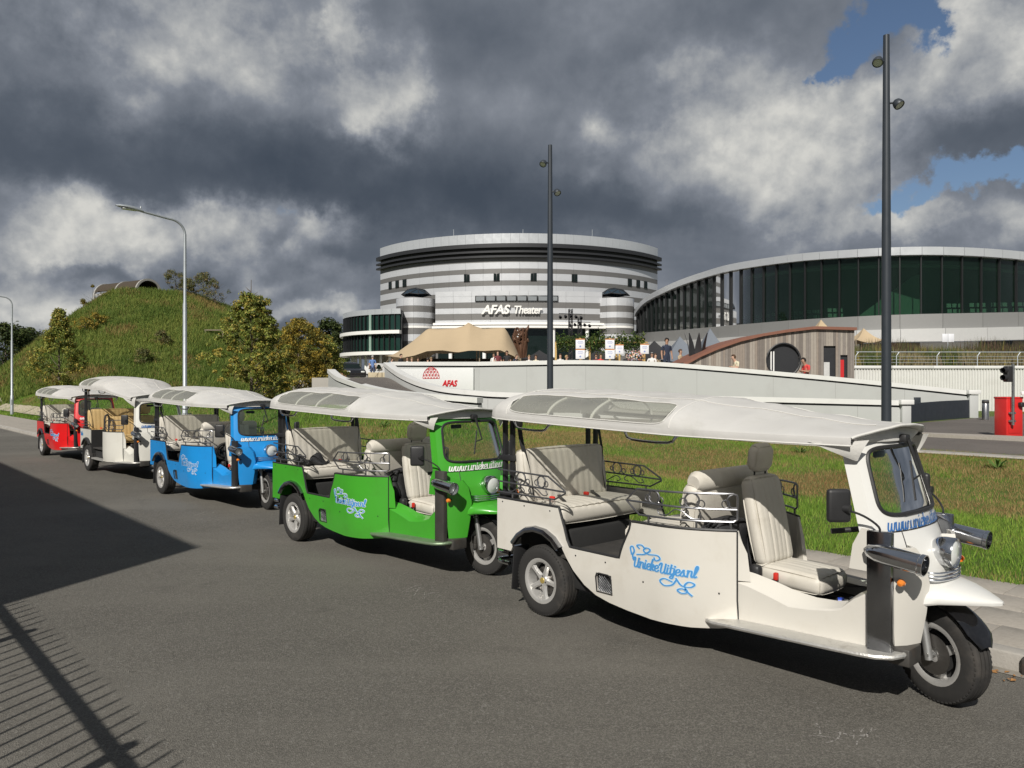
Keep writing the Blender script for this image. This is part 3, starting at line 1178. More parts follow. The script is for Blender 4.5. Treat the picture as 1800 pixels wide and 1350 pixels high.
M_DISC = mat('brake_disc', (.20, .19, .18), .4, .9, var=.3, vscale=20)
M_RUST = mat('worn_steel', (.10, .095, .088), .5, .6, var=.4, vscale=10, dirt=(.12, .07, .04, .4), dscale=8)
M_SILVER = mat('fork_silver', (.50, .50, .49), .38, .8, var=.12, vscale=10)
M_CANVASB = mat('bag_black', (.02, .02, .022), .7, var=.3, bump=.004, bscale=30)

# ---- single-stroke script letters: (strokes, advance); x-height is 1
GLY = {
    'u': ([[(0, 1), (0, .35), (.1, .04), (.3, .0), (.48, .3), (.52, 1)], [(.52, 1), (.52, .25), (.62, 0), (.78, .15)]], .78),
    'n': ([[(0, .9), (.04, 1), (.05, 0)], [(.05, .55), (.2, .95), (.42, .95), (.48, .6), (.48, .2), (.58, 0), (.72, .15)]], .72),
    'i': ([[(.05, 1), (.05, .22), (.15, 0), (.32, .15)], [(.06, 1.34), (.08, 1.40)]], .34),
    'e': ([[(.04, .42), (.3, .5), (.46, .75), (.3, 1), (.08, .85), (.02, .4), (.15, .04), (.38, .02), (.58, .25)]], .58),
    'k': ([[(.0, .9), (.1, 1.55), (.16, 1.8), (.06, 1.6), (.05, 0)], [(.05, .5), (.25, .98), (.42, .85), (.3, .55), (.08, .48)], [(.2, .5), (.36, .06), (.56, .15)]], .58),
    't': ([[(.12, 1.55), (.1, .22), (.2, 0), (.4, .15)], [(-.05, 1.02), (.34, 1.06)]], .42),
    'j': ([[(.12, 1), (.12, -.3), (-.02, -.62), (-.24, -.5), (-.1, -.2), (.3, .12)], [(.13, 1.34), (.15, 1.40)]], .34),
    's': ([[(.02, .3), (.3, 1.0), (.34, .7), (.42, .3), (.3, .02), (.08, .04), (.02, .2)], [(.36, .05), (.5, .12)]], .5),
    'l': ([[(.0, .1), (.24, .9), (.34, 1.5), (.24, 1.82), (.1, 1.5), (.08, .3), (.18, 0), (.36, .15)]], .38),
    'w': ([[(0, 1), (.0, .3), (.12, .0), (.28, .15), (.36, .9)], [(.36, .9), (.36, .3), (.48, .0), (.64, .15), (.70, .95), (.84, .85)]], .88),
    '.': ([[(.1, .04), (.12, .10)]], .28),
    'U': ([[(-.25, 1.2), (-.1, 1.55), (.08, 1.5), (.06, .6), (.12, .08), (.36, .02), (.55, .4), (.6, 1.5)], [(.6, 1.5), (.58, .3), (.7, 0), (.85, .15)]], .86),
    ' ': ([], .22),
}


def strokes_of(txt, slant=.18):
    out, x = [], 0.0
    for ch in txt:
        st_, adv = GLY[ch]
        for s in st_:
            out.append([(x + p[0] + slant * p[1], p[1]) for p in s])
        x += adv
    return out, x


def ribbon(mb, pts, w, fn, off, contrast=0.0):
    """flat stroke of width w; fn(a, b, off) maps the drawing plane to the surface"""
    P = crom([(p[0], p[1], 0) for p in pts], 5) if len(pts) > 2 else [Vector((p[0], p[1], 0)) for p in pts]
    n = len(P)
    L, R = [], []
    for i in range(n):
        t = P[min(i + 1, n - 1)] - P[max(i - 1, 0)]
        if t.length < 1e-7:
            t = Vector((1, 0, 0))
        t.normalize()
        ww = w / 2 * (1 - contrast * (1 - abs(t.y)))
        nn_ = Vector((-t.y, t.x, 0)) * ww
        L.append(P[i] + nn_)
        R.append(P[i] - nn_)
    # square-ish end caps
    for k, s in ((0, -1), (n - 1, 1)):
        t = (P[min(k + 1, n - 1)] - P[max(k - 1, 0)])
        if t.length > 1e-7:
            t = t.normalized() * w * .35 * s
            L[k] = L[k] + t
            R[k] = R[k] + t
    rows_ = [[Vector(fn(l.x, l.y, off)), Vector(fn(r_.x, r_.y, off))] for l, r_ in zip(L, R)]
    mb.grid(rows_)


# ---- side panel geometry
SPX = [-.62, 1.05, 1.12, 1.20, 1.28, 1.36, 1.44, 1.51, 1.56]


def side_y(x):
    return -.62 if x <= 1.05 else -.62 + .21 * ((x - 1.05) / .51) ** 2.1


_sx = [1.05 + k * .51 / 24 for k in range(25)]
_ss = [1.05]
for k in range(24):
    _ss.append(_ss[-1] + math.hypot(_sx[k + 1] - _sx[k], side_y(_sx[k + 1]) - side_y(_sx[k])))
S_END = _ss[-1]


def side_pt(s, z, off=0.0):
    """point on the near side skin; s is arc length (equals x on the flat), off pushes outwards; tumblehome at the bottom front"""
    if s <= 1.05:
        x, y, nx, ny = s, -.62, 0, -1
    else:
        x = interp(s, _ss, _sx)
        y = side_y(x)
        d_ = (side_y(min(1.56, x + .01)) - side_y(x - .01)) / .02
        L = math.hypot(1, d_)
        nx, ny = d_ / L, -1 / L
    tuck = max(0, (.42 - z)) * .12
    return Vector((x + nx * off, y + ny * off + tuck, z))


ZLO = [(-.62, .46), (-.445, .46), (-.40, .545), (-.33, .62), (-.24, .675), (-.13, .70), (-.02, .69), (.08, .645), (.15, .58), (.20, .51), (.27, .43), (.38, .335),
       (.49, .28), (.62, .25), (.79, .23), (1.0, .215), (1.3, .22), (1.5, .235), (S_END, .25)]
ZHI = [(-.62, .89), (.115, .89), (.135, .84), (.175, .74), (.205, .65), (.235, .60), (.73, .60), (.745, .65), (.765, .70), (.80, .77), (.825, .82), (.838, .875), (.87, .878), (1.2, .882), (S_END, .885)]
VENT = (.505, .655, .315, .455)


def panel_cols(s0, s1, step=.03):
    xs = set([s0, s1])
    for (a, _) in ZLO + ZHI:
        if s0 <= a <= s1:
            xs.add(a)
    k = s0
    while k < s1:
        xs.add(round(k, 4))
        k += step
    return sorted(xs)


def zlo(s):
    return interp(s, [a for a, _ in ZLO], [b for _, b in ZLO])


def zhi(s):
    return interp(s, [a for a, _ in ZHI], [b for _, b in ZHI])


def skin(mb, cols, lo, hi, mirror, th=.018, nz=5):
    my = -1 if mirror else 1
    outer, inner = [], []
    for s in cols:
        a, b = lo(s), hi(s)
        ro, ri = [], []
        for k in range(nz + 1):
            z = lerp(a, b, k / nz)
            p, q = side_pt(s, z), side_pt(s, z, -th)
            ro.append((p.x, p.y * my, p.z))
            ri.append((q.x, q.y * my, q.z))
        outer.append(ro)
        inner.append(ri)
    if mirror:
        outer, inner = inner, outer
    mb.slab(inner, outer)


def cowl(q, t, off=0.0):
    """front shell around the windscreen: q across (-1..1), t up (0..1)"""
    w = lerp(.455, .395, t)
    x = lerp(2.565, 2.415, t) - .10 * abs(q) ** 2.4
    z = lerp(1.0, 1.53, t)
    nx, ny = 1.0, q * .35
    L = math.hypot(nx, ny)
    return Vector((x + off * nx / L, q * w + off * ny / L, z + off * .25))


def wheel(parent, name, R, W, loc, rot, face, spokes=True):
    """face=-1 outer face towards -y. Parts are built about the wheel centre, axle along y."""
    o = bpy.data.objects.new(name, None)
    o.empty_display_size = .1
    o.location = loc
    o.rotation_euler = rot
    link(o, parent)
    A = Matrix.Rotation(PI / 2, 3, 'X')       # local z -> -y
    h = W / 2
    rr = R * .60
    t = MB()
    prof = [(rr, -h * .80), (rr + .012, -h * .98), (R * .80, -h * 1.06), (R * .93, -h * .96), (R * .985, -h * .80), (R, -h * .66)]
    gro = []
    for c in (-.42, 0.0, .42):
        gro += [(R, h * (c - .06)), (R - .008, h * (c - .05)), (R - .008, h * (c + .05)), (R, h * (c + .06))]
    prof = prof + gro + [(a, -b) for a, b in reversed(prof)]
    t.lathe(prof, 44, A)
    # shoulder tread blocks
    for k in range(60):
        a = 2 * PI * k / 60
        for s in (-1, 1):
            c = Vector((cos(a) * (R * .945), s * h * .80, sin(a) * (R * .945)))
            M = Matrix.Rotation(-a, 3, 'Y')
            t.box(c, (.012, h * .30, R * .05), M=M)
    t.build('tyre', M_RUBBER, o, angle=30)
    rim = MB()
    rim.lathe([(rr + .004, -h * .9), (rr - .004, h * .86), (rr + .006, h * .96), (rr + .012, h * 1.0), (rr - .004, h * 1.0), (rr - .020, h * .90), (rr - .024, h * .60), (rr - .03, -h * .5), (rr - .01, -h * .85)], 40, A)
    if spokes:
        for k in range(5):
            a = 2 * PI * k / 5 + .31
            M = Matrix.Rotation(-a, 3, 'Y')
            pts = []
            for (q, w_, d0, d1) in ((.028, .030, .50, .72), (.07, .022, .52, .78), (.115, .019, .55, .80), (rr - .008, .030, .50, .82)):
                pts.append((q, w_, d0 * h, d1 * h))
            vs_, fs_ = [], []
            for (q, w_, d0, d1) in pts:
                for (yy, zz_) in ((-d0, -w_), (-d1, -w_ * .55), (-d1, w_ * .55), (-d0, w_)):
                    vs_.append(M @ Vector((q, yy, zz_)))
            for i in range(3):
                for j in range(4):
                    fs_.append((i * 4 + j, i * 4 + (j + 1) % 4, (i + 1) * 4 + (j + 1) % 4, (i + 1) * 4 + j))
            rim.add(vs_, fs_)
        rim.lathe([(.0, h * .74), (.045, h * .74), (.052, h * .62), (.05, h * .3)], 20, A)
    else:
        for k in range(3):
            a = 2 * PI * k / 3 + .5
            M = Matrix.Rotation(-a, 3, 'Y')
            vs_ = [M @ Vector(p) for p in ((.04, -.03, -.03), (.04, .03, -.03), (.04, .03, .03), (.04, -.03, .03),
                                           (rr - .01, -.035, -.022), (rr - .01, .035, -.022), (rr - .01, .035, .022), (rr - .01, -.035, .022))]
            rim.add(vs_, [(0, 1, 2, 3), (7, 6, 5, 4), (0, 4, 5, 1), (1, 5, 6, 2), (2, 6, 7, 3), (3, 7, 4, 0)])
        rim.lathe([(.0, h * .8), (.05, h * .8), (.05, -h * .8), (0, -h * .8)], 20, A)
    rim.build('rim', M_ALU, o, angle=35)
    back = MB()
    back.lathe([(0, -h * .2), (rr - .03, -h * .2)], 28, A)
    back.lathe([(.03, h * .30), (.105, h * .30), (.105, h * .22), (.03, h * .22)], 28, A)
    back.build('brake_drum', M_DISC if spokes else M_UNDER, o)
    if spokes:
        MB().lathe([(0, h * .80), (.022, h * .79), (.025, h * .74)], 18, A).build('hub_cap', M_GOLD, o)
        for k in range(4):
            a = 2 * PI * k / 4 + .2
            MB().lathe([(0, h * .80), (.006, h * .80), (.007, h * .7)], 8, A, (cos(a) * .038, 0, sin(a) * .038)).build('wheel_nut', M_RUST, o)
    if face > 0:
        o.rotation_euler = (rot[0], rot[1], rot[2] + PI)
    return o


def arc_pts(c, r, a0, a1, n, f):
    return [f(c[0] + r * cos(lerp(a0, a1, k / n)), c[1] + r * sin(lerp(a0, a1, k / n))) for k in range(n + 1)]


def rail(parent, sfn, spec, tube_r, m_):
    """ornamental luggage rail: sfn maps (s, z) to the surface"""
    o = MB()
    for path in spec['bars']:
        pts = []
        for i in range(len(path) - 1):
            a, b = path[i], path[i + 1]
            n = max(2, int(abs(b[0] - a[0]) / .06))
            pts += [(lerp(a[0], b[0], k / n), lerp(a[1], b[1], k / n)) for k in range(n)]
        pts.append(path[-1])
        o.tube([sfn(s, z) for s, z in pts], tube_r, 7)
    root = o.build('luggage_rail', m_, parent)
    for (s, z, r_) in spec['rings']:
        MB().tube([sfn(s + r_ * cos(2 * PI * k / 18), z + r_ * sin(2 * PI * k / 18)) for k in range(18)], tube_r * (.85 if r_ > .03 else .6), 6, closed=True).build('rail_ring', m_, root)
    for path in spec['scrolls']:
        P = crom([(p[0], p[1], 0) for p in path], 6)
        MB().tube([sfn(p.x, p.y) for p in P], tube_r * .6, 6).build('rail_scroll', m_, root)
    return root


def canopy_rows(dz):
    """stations along x with half width, edge z, crown z, roundness"""
    X = [-.745, -.735, -.70, -.62, -.52, -.42, -.25, 0, .3, .6, .9, 1.15, 1.25, 1.4, 1.6, 1.8, 2.0, 2.2, 2.30, 2.36]
    out = []
    for x in X:
        w = interp(x, [-.745, -.70, -.62, -.5, 1.2, 1.6, 2.0, 2.36], [.54, .61, .65, .67, .665, .64, .59, .51])
        ze = interp(x, [-.745, -.6, 0, 1.2, 2.36], [1.615, 1.605, 1.585, 1.553, 1.542])
        zc = interp(x, [-.745, -.735, -.70, -.62, -.52, -.42, .3, 1.1, 1.32, 1.63, 1.95, 2.2, 2.36], [1.63, 1.68, 1.735, 1.785, 1.81, 1.815, 1.80, 1.768, 1.748, 1.71, 1.665, 1.63, 1.61])
        p = interp(x, [-.5, 1.15, 1.35, 1.7, 2.1, 2.36], [2.2, 2.1, 1.6, 1.28, 1.3, 1.5])
        d_ = dz * interp(x, [1.2, 2.36], [1, .25])
        out.append((x, w, ze + d_, zc + d_, p))
    return out


HOOPS = (-.60, .02, .48, 1.22, 1.62, 2.02, 2.36)


def canopy_pt(st_, ph):
    x, w, ze, zc, p = st_
    s, c = sin(ph), cos(ph)
    y = w * math.copysign(abs(s) ** (2 / p), s)
    z = ze + (zc - ze) * abs(c) ** (2 / p)
    fx = max(0, (x - 2.0) / .36)
    xx = x + fx * fx * .12 * (1 - (y / w) ** 2)
    wr = .0025 * sin(x * 9 + y * 7) + .002 * sin(x * 21 - y * 13) + .0015 * sin(y * 31 + x * 5)
    for ha, hb_ in zip(HOOPS[:-1], HOOPS[1:]):
        if ha <= x < hb_:
            wr -= .010 * sin(PI * (x - ha) / (hb_ - ha)) ** .8
    return Vector((xx, y, z + wr * (1 - abs(s) ** 3)))


def make_tuk(style, P, seat, lamp_lens, step_m, col_m, logo=(M_BLUEINK, M_PALEINK), www=M_DARKINK, roof_dz=0.0, steer=rad(-22), PF=None):
    PF = PF or P
    t = empty('tuk_tuk')
    tan = style == 'open'
    # ---------------- side skins
    for mir in (False, True):
        my = -1 if mir else 1
        side = t
        if not tan:
            b = MB()
            cols = panel_cols(-.62, S_END)
            a = [c for c in cols if c <= VENT[0]] + [VENT[0]]
            m_ = [VENT[0]] + [c for c in cols if VENT[0] < c < VENT[1]] + [VENT[1]]
            e = [VENT[1]] + [c for c in cols if c >= VENT[1]]
            a, m_, e = sorted(set(a)), sorted(set(m_)), sorted(set(e))
            skin(b, a, zlo, zhi, mir)
            skin(b, m_, zlo, lambda s: VENT[2], mir, nz=2)
            skin(b, m_, lambda s: VENT[3], zhi, mir, nz=3)
            skin(b, e, zlo, zhi, mir)
            sk = b.build('side_panel', P, t, angle=32)
            # vent: frame, mesh and dark duct
            f = MB()
            fp = [(VENT[0], VENT[2]), (VENT[0], VENT[3] - .03), (VENT[0] + .008, VENT[3] - .009), (VENT[0] + .03, VENT[3]), (VENT[1] - .03, VENT[3]), (VENT[1] - .008, VENT[3] - .009), (VENT[1], VENT[3] - .03), (VENT[1], VENT[2])]
            f.tube([(lambda q: (q.x, q.y * my, q.z))(side_pt(s, z, .002)) for s, z in fp], .005, 6, closed=True)
            f.build('vent_frame', M_BLACKP, sk)
            f = MB()
            for k in range(-7, 9):
                for d_ in (-1, 1):
                    s0, z0 = VENT[0] + k * .024, VENT[2]
                    pts = [(s0 + d_ * q, z0 + q) for q in np.linspace(0, VENT[3] - VENT[2], 8)]
                    pts = [p_ for p_ in pts if VENT[0] < p_[0] < VENT[1]]
                    if len(pts) > 1:
                        f.tube([(lambda q: (q.x, q.y * my, q.z))(side_pt(s, z, -.012)) for s, z in pts], .0014, 4)
            f.build('vent_mesh', M_CHROMED, sk)
            MB().box(((VENT[0] + VENT[1]) / 2, my * -.545, .385), (VENT[1] - VENT[0] + .02, .09, .16)).build('vent_duct', M_UNDER, sk, smooth=False)
            # black edging along the top edge
            f = MB()
            ep = [(s, zhi(s)) for s in panel_cols(-.62, S_END)]
            f.tube([(lambda q: (q.x, q.y * my, q.z))(side_pt(s, z, -.006)) for s, z in ep], .011, 6)
            f.build('edge_trim', M_BLACKP, sk)
            f = MB()
            for (s, z) in ((-.55, .86), (-.28, .855), (.02, .85), (.06, .66), (.30, .545), (.60, .545), (.95, .47), (1.28, .475), (1.5, .47)):
                q = side_pt(s, z, .001)
                f.lathe([(0, .004), (.005, .0035), (.0065, 0)], 8, Matrix.Rotation(PI / 2 * (1 if not mir else -1), 3, 'X'), (q.x, q.y * my, q.z))
            f.build('screw', M_BLACKP, sk)
        else:
            b = MB()
            cols = [c for c in panel_cols(-.62, .13) if c <= .13]
            skin(b, cols, zlo, lambda s: .89 if s < .12 else .88, mir)
            sk = b.build('side_panel', P, t, angle=32)
            b = MB()
            cols = panel_cols(.98, S_END)
            skin(b, cols, lambda s: .28, lambda s: .885, mir)
            b.build('door_post_panel', P, side, angle=32)
            f = MB()
            f.tube([(lambda q: (q.x, q.y * my, q.z))(side_pt(s, .887, -.006)) for s in np.linspace(.98, S_END, 12)], .011, 6)
            f.tube([(lambda q: (q.x, q.y * my, q.z))(side_pt(s, .893, -.006)) for s in np.linspace(-.62, .14, 6)], .011, 6)
            f.build('edge_trim', M_BLACKP, sk)
            f = MB()
            f.tube([(lambda q: (q[0], q[1] * my, q[2]))(q) for q in ((.97, -.58, .45), (.97, -.58, 1.12), (.95, -.56, 1.2), (.88, -.5, 1.22), (.83, -.46, 1.18), (.83, -.46, .45))], .019, 8)
            f.build('grab_bar', M_BLACKP, side)
            MB().box((.55, my * -.50, .29), (.86, .24, .03)).build('entry_step', step_m, side)
            MB().box((.16, my * -.47, .60), (.035, .28, .56)).build('wheel_box', M_UNDER, side)
        # flange behind the curved corner
        b = MB()
        p0, p1 = side_pt(S_END, .7), Vector((1.635, -.375, 0))
        b.slab([[(p0.x, p0.y * my, .56), (p0.x, p0.y * my, .885)], [(p1.x + .005, p1.y * my, .56), (p1.x - .02, p1.y * my, .74)]],
               [[(p0.x, p0.y * my + .02 * my, .56), (p0.x, p0.y * my + .02 * my, .885)], [(p1.x - .02, p1.y * my + .01 * my, .56), (p1.x - .04, p1.y * my + .01 * my, .74)]])
        b.build('corner_flange', P, side, angle=30)
        sm_ = MB()
        sm_.tube([(lambda q: (q.x + .002, q.y * my, q.z))(side_pt(S_END, z, .0)) for z in np.linspace(.25 if not tan else .28, .88, 8)], .0055, 6)
        sm_.build('corner_seam', M_BLACKP, side)
        # wheel arch lip
        f = MB()
        ap = [(s, z) for s, z in ZLO if -.43 <= s <= .16]
        rows_ = []
        for k, (s, z) in enumerate(ap):
            c = Vector((-.10, 0, .36))
            q = Vector((s, 0, z))
            n_ = (q - c).normalized()
            rows_.append([(q.x + n_.x * d_, my * (-.62 - e_), q.z + n_.z * d_) for d_, e_ in ((.012, 0), (.016, .018), (.008, .042), (-.012, .052), (-.030, .046), (-.034, .02))])
        f.grid(rows_)
        f.build('arch_lip', M_CHROMED if not tan else M_BLACKP, side)
        # sill, lower flank beside the driver
        b = MB()
        XS = [1.52, 1.63, 1.78, 1.92, 2.06, 2.20, 2.26, 2.33, 2.42]
        fold = [.555, .545, .51, .475, .49, .515, .535, .60, .66]
        inn = [.61, .60, .575, .545, .535, .545, .56, .62, .675]
        rows_o, rows_i = [], []
        for x, zf, zi in zip(XS, fold, inn):
            y = -.398 - .027 * sstep(1.75, 2.3, x)
            zb = interp(x, [1.5, 2.42], [.27, .345])
            rr_ = [(x, y, zb), (x, y, lerp(zb, zf, .5)), (x, y, zf - .012), (x, y + .008, zf), (x, y + .10, zi), (x, y + .115, zi - .01)]
            rows_o.append([(p[0], p[1] * my, p[2]) for p in rr_])
            rows_i.append([(p[0], (p[1] + .02) * my, p[2] - .02 if k_ > 2 else p[2]) for k_, p in enumerate(rr_)])
        b.slab(rows_o, rows_i)
        b.build('sill_panel', P, side, angle=25)
        b = MB()
        b.tube([(1.50, -.43 * my if mir else -.432, .30), (1.503, -.432 * my if mir else -.432, .52)], .003, 5)
        # running board
        rb = MB()
        pl = [(1.40, -.40), (1.40, -.515), (1.46, -.545), (2.42, -.575), (2.52, -.565), (2.59, -.52), (2.62, -.45), (2.60, -.36), (2.5, -.33)]
        pl = [(a_, b_ * my) for a_, b_ in pl]
        if mir:
            pl = pl[::-1]
        M = Matrix(((1, 0, 0), (0, 1, 0), (.058, 0, 1)))
        rb.prism(pl[::-1] if not mir else pl[::-1], .018, M, (0, 0, .195))
        ro = rb.build('running_board', step_m, side, smooth=False)
        ed = MB()
        ed.tube([(a_, b_, .203 + a_ * .058) for a_, b_ in [(p[0], p[1]) for p in (pl if not mir else pl[::-1])][1:-1]], .014, 7)
        ed.build('board_edge', M_CHECK, ro)
        # front column: polished plate, side box, leg shield
        cl = MB()
        cl.rbox((2.500, my * -.455, .675), (.135, .05, .70), .008, 1)
        cl.build('front_column', col_m, side)
        rv = MB()
        for k in range(22):
            rv.lathe([(0, .002), (.003, .001)], 6, Matrix.Rotation(PI / 2 * my, 3, 'X'), (2.445, my * -.4805, .36 + k * .028))
        rv.build('rivet', M_CHROMED, side)
        bx_ = MB()
        bx_.prism([(2.33, .79), (2.44, .79), (2.44, 1.03), (2.40, 1.03), (2.35, .93)], .10, Matrix(((1, 0, 0), (0, 0, 1), (0, 1, 0))), (0, my * -.42 - .05, 0))
        bx_.build('side_box', P, side, angle=20)
        ls = MB()
        o_, i_ = [], []
        for (z, ya, xb, yb) in ((.385, -.41, 2.635, -.245), (.55, -.43, 2.66, -.23), (.72, -.44, 2.675, -.22), (.86, -.44, 2.66, -.25), (.93, -.44, 2.63, -.30)):
            o_.append([(2.56, ya * my, z), (lerp(2.56, xb, .55), lerp(ya, yb, .38) * my, z), (xb, yb * my, z), (xb - .10, (yb + .10) * my, z)])
            i_.append([(2.54, (ya + .015) * my, z), (lerp(2.54, xb - .02, .55), lerp(ya + .015, yb, .38) * my, z), (xb - .02, yb * my, z), (xb - .12, (yb + .09) * my, z)])
        ls.slab(o_, i_)
        ls.build('leg_shield', P, side, angle=25)
        ft = MB()
        ft.rbox((2.585, my * -.34, .335), (.12, .17, .10), .012, 1)
        ft.build('column_foot', M_RUST, side)
        # indicator
        ind = MB()
        ind.tube([(2.585, my * -.40, .755), (2.61, my * -.445, .755)], [.011, .011], 8)
        io = ind.build('indicator', M_BLACKP, side)
        MB().lathe([(0, .034), (.016, .028), (.021, .012), (.021, 0)], 14, Matrix.Rotation(PI / 2 * (1 if my > 0 else -1), 3, 'X'), (2.612, my * -.443, .755)).build('indicator_lens', M_AMBER, io)
        # spot lamp in a long chrome tube
        sp = MB()
        d_ = Vector((.29, my * .0, -.035)).normalized()
        M = d_.to_track_quat('Z', 'Y').to_matrix()
        sp.lathe([(.008, -.045), (.036, -.02), (.051, .03), (.055, .08), (.055, .255), (.059, .260), (.059, .282), (.053, .282), (.051, .225), (0, .225)], 28, M, (2.475, my * -.505, .915))
        so = sp.build('spot_lamp', M_CHROME, side)
        MB().lathe([(0, .252), (.03, .249), (.050, .240)], 20, M, (2.475, my * -.505, .915)).build('spot_lens', lamp_lens, so)
        # mirror on a bent stalk
        ms = MB()
        ms.tube(crom([(2.50, my * -.47, 1.0), (2.50, my * -.475, 1.05), (2.44, my * -.53, 1.11), (2.355, my * -.60, 1.15)], 4), .0065, 7)
        ms.lathe([(0, -.02), (.024, -.02), (.024, .02), (0, .02)], 12, Matrix.Rotation(PI / 2, 3, 'Y'), (2.375, my * -.595, 1.15))
        mo = ms.build('mirror', M_BLACKP, side)
        MB().rbox((2.335, my * -.61, 1.165), (.045, .135, .19), .022, 3, Matrix.Rotation(-my * .70, 3, 'Z')).build('mirror_shell', M_BLACKP, mo)
        MB().rbox((2.318, my * -.5955, 1.165), (.004, .112, .165), .0018, 1, Matrix.Rotation(-my * .70, 3, 'Z')).build('mirror_glass', M_CHROME, mo)
        # rear posts, mud flap, bumper stub
        ps = MB()
        for x in (-.63, -.535):
            ps.tube([(x, my * -.52, .80), (x, my * -.52, 1.57 + roof_dz)], .024, 4, sq=True)
        ps.rbox((-.585, my * -.52, 1.22), (.16, .06, .05), .008, 1)
        ps.rbox((-.585, my * -.52, .905), (.16, .08, .05), .008, 1)
        ps.build('roof_post', M_BLACKM, side)
        sbelt = MB()
        bp = crom([(-.50, my * -.50, 1.50 + roof_dz), (-.47, my * -.50, 1.36), (-.44, my * -.49, 1.25), (-.42, my * -.46, 1.08), (-.38, my * -.46, .90)], 4)
        sbelt.slab([[p + Vector((-.004, .0, 0)), p + Vector((.036, .012 * my, 0))] for p in bp], [[p + Vector((-.004, .004 * my, 0)), p + Vector((.036, .016 * my, 0))] for p in bp])
        sbelt.rbox((-.50, my * -.49, 1.52 + roof_dz), (.07, .06, .08), .015, 1)
        sbelt.build('seat_belt', M_BLACKP, side)
        MB().rbox((-.40, my * -.555, .33), (.012, .17, .36), .004, 1, Matrix.Rotation(.08, 3, 'Y')).build('mud_flap', M_BLACKP, side)
        bm = MB()
        bm.tube([(-.66, my * -.30, .42), (-.70, my * -.54, .42), (-.62, my * -.585, .42), (-.50, my * -.585, .42)], .019, 8)
        bm.tube([(-.66, my * -.30, .34), (-.70, my * -.54, .34), (-.62, my * -.585, .34), (-.50, my * -.585, .34)], .019, 8)
        bm.build('bumper', M_CHROME, side)
        # rails
        fr_ = lambda s, z, my=my: (lambda q: Vector((q.x, q.y * my, q.z)))(side_pt(s, z, -.02))
        m_rail = M_RAIL
        if not tan:
            rail(side, fr_, dict(
                bars=[[(-.63, 1.125), (-.02, 1.115), (.165, 1.02), (.17, 1.0), (.05, .94), (-.63, .935)], [(-.63, 1.025), (.165, 1.01)], [(-.45, .89), (-.45, .935)], [(.0, .89), (.0, .94)]],
                rings=[(-.34, 1.07, .052), (-.40, 1.065, .02), (-.10, 1.065, .046), (-.155, 1.055, .022), (-.045, 1.052, .022), (-.26, 1.05, .022)],
                scrolls=[[(-.48, 1.0), (-.5, .965), (-.46, .95), (-.40, .98), (-.34, 1.0), (-.30, .97), (-.34, .95)], [(-.20, .96), (-.25, .975), (-.22, 1.01), (-.15, 1.0), (-.08, .96), (-.03, .97), (-.05, 1.0)]]), .0075, M_RAIL)
        else:
            rail(side, fr_, dict(bars=[[(-.63, 1.06), (-.05, 1.04), (.05, .98), (-.02, .93), (-.63, .93)], [(-.63, .99), (.05, .98)]],
                                 rings=[(-.42, 1.025, .03), (-.2, 1.015, .03)], scrolls=[[(-.5, .98), (-.45, .94), (-.38, .96), (-.34, .98)]]), .0075, m_rail)
        s0 = .78 if not tan else 1.05
        rail(side, fr_, dict(
            bars=[[(s0 + .10, 1.11), (1.2, 1.118), (S_END - .02, 1.125), (S_END, 1.11), (S_END, .955), (S_END - .02, .94), (s0 + .12, .93), (s0, 1.02), (s0 + .10, 1.11)], [(s0, 1.02), (S_END, 1.02)],
                  [(s0 + .2, .885), (s0 + .2, .932)], [(1.35, .885), (1.35, .936)], [(S_END - .04, .885), (S_END - .04, .94)]],
            rings=[(1.03, 1.068, .045), (.975, 1.055, .022), (1.085, 1.05, .022), (1.32, 1.07, .05), (1.26, 1.056, .026), (1.38, 1.05, .026), (1.60, 1.075, .046), (1.545, 1.056, .026), (1.642, 1.056, .022)][(0 if not tan else 3):(9 if not tan else 6)],
            scrolls=[[(1.10, 1.0), (1.06, .985), (1.08, .955), (1.14, .96), (1.20, 1.0), (1.27, .985), (1.25, .955)], [(1.27, .98), (1.32, .95), (1.38, .955), (1.37, .99)]]), .0075, m_rail)
        # roof grab handles
        for (xa, xb) in ((-.40, .05), (.78, 1.27)):
            za = interp(xa, [-.6, 1.2], [1.555, 1.515]) + roof_dz
            hd = MB()
            hd.tube(crom([(xa, my * -.625, za), (xa + .03, my * -.64, za - .025), (xa + .09, my * -.65, za - .062), (xb - .09, my * -.65, za - .07), (xb - .03, my * -.64, za - .03), (xb, my * -.625, za - .006)], 3), .010, 8)
            hd.build('grab_handle', M_CHROME, side)
        # handlebar grip
        hb = MB()
        hb.tube([(2.46, my * -.08, .985), (2.36, my * -.20, .99), (2.30, my * -.24, .985)], .010, 7)
        hb.tube([(2.31, my * -.235, .985), (2.17, my * -.36, .965)], .0165, 10)
        hb.rbox((2.315, my * -.225, .99), (.05, .05, .04), .01, 1)
        hb.build('handlebar', M_BLACKP, side)

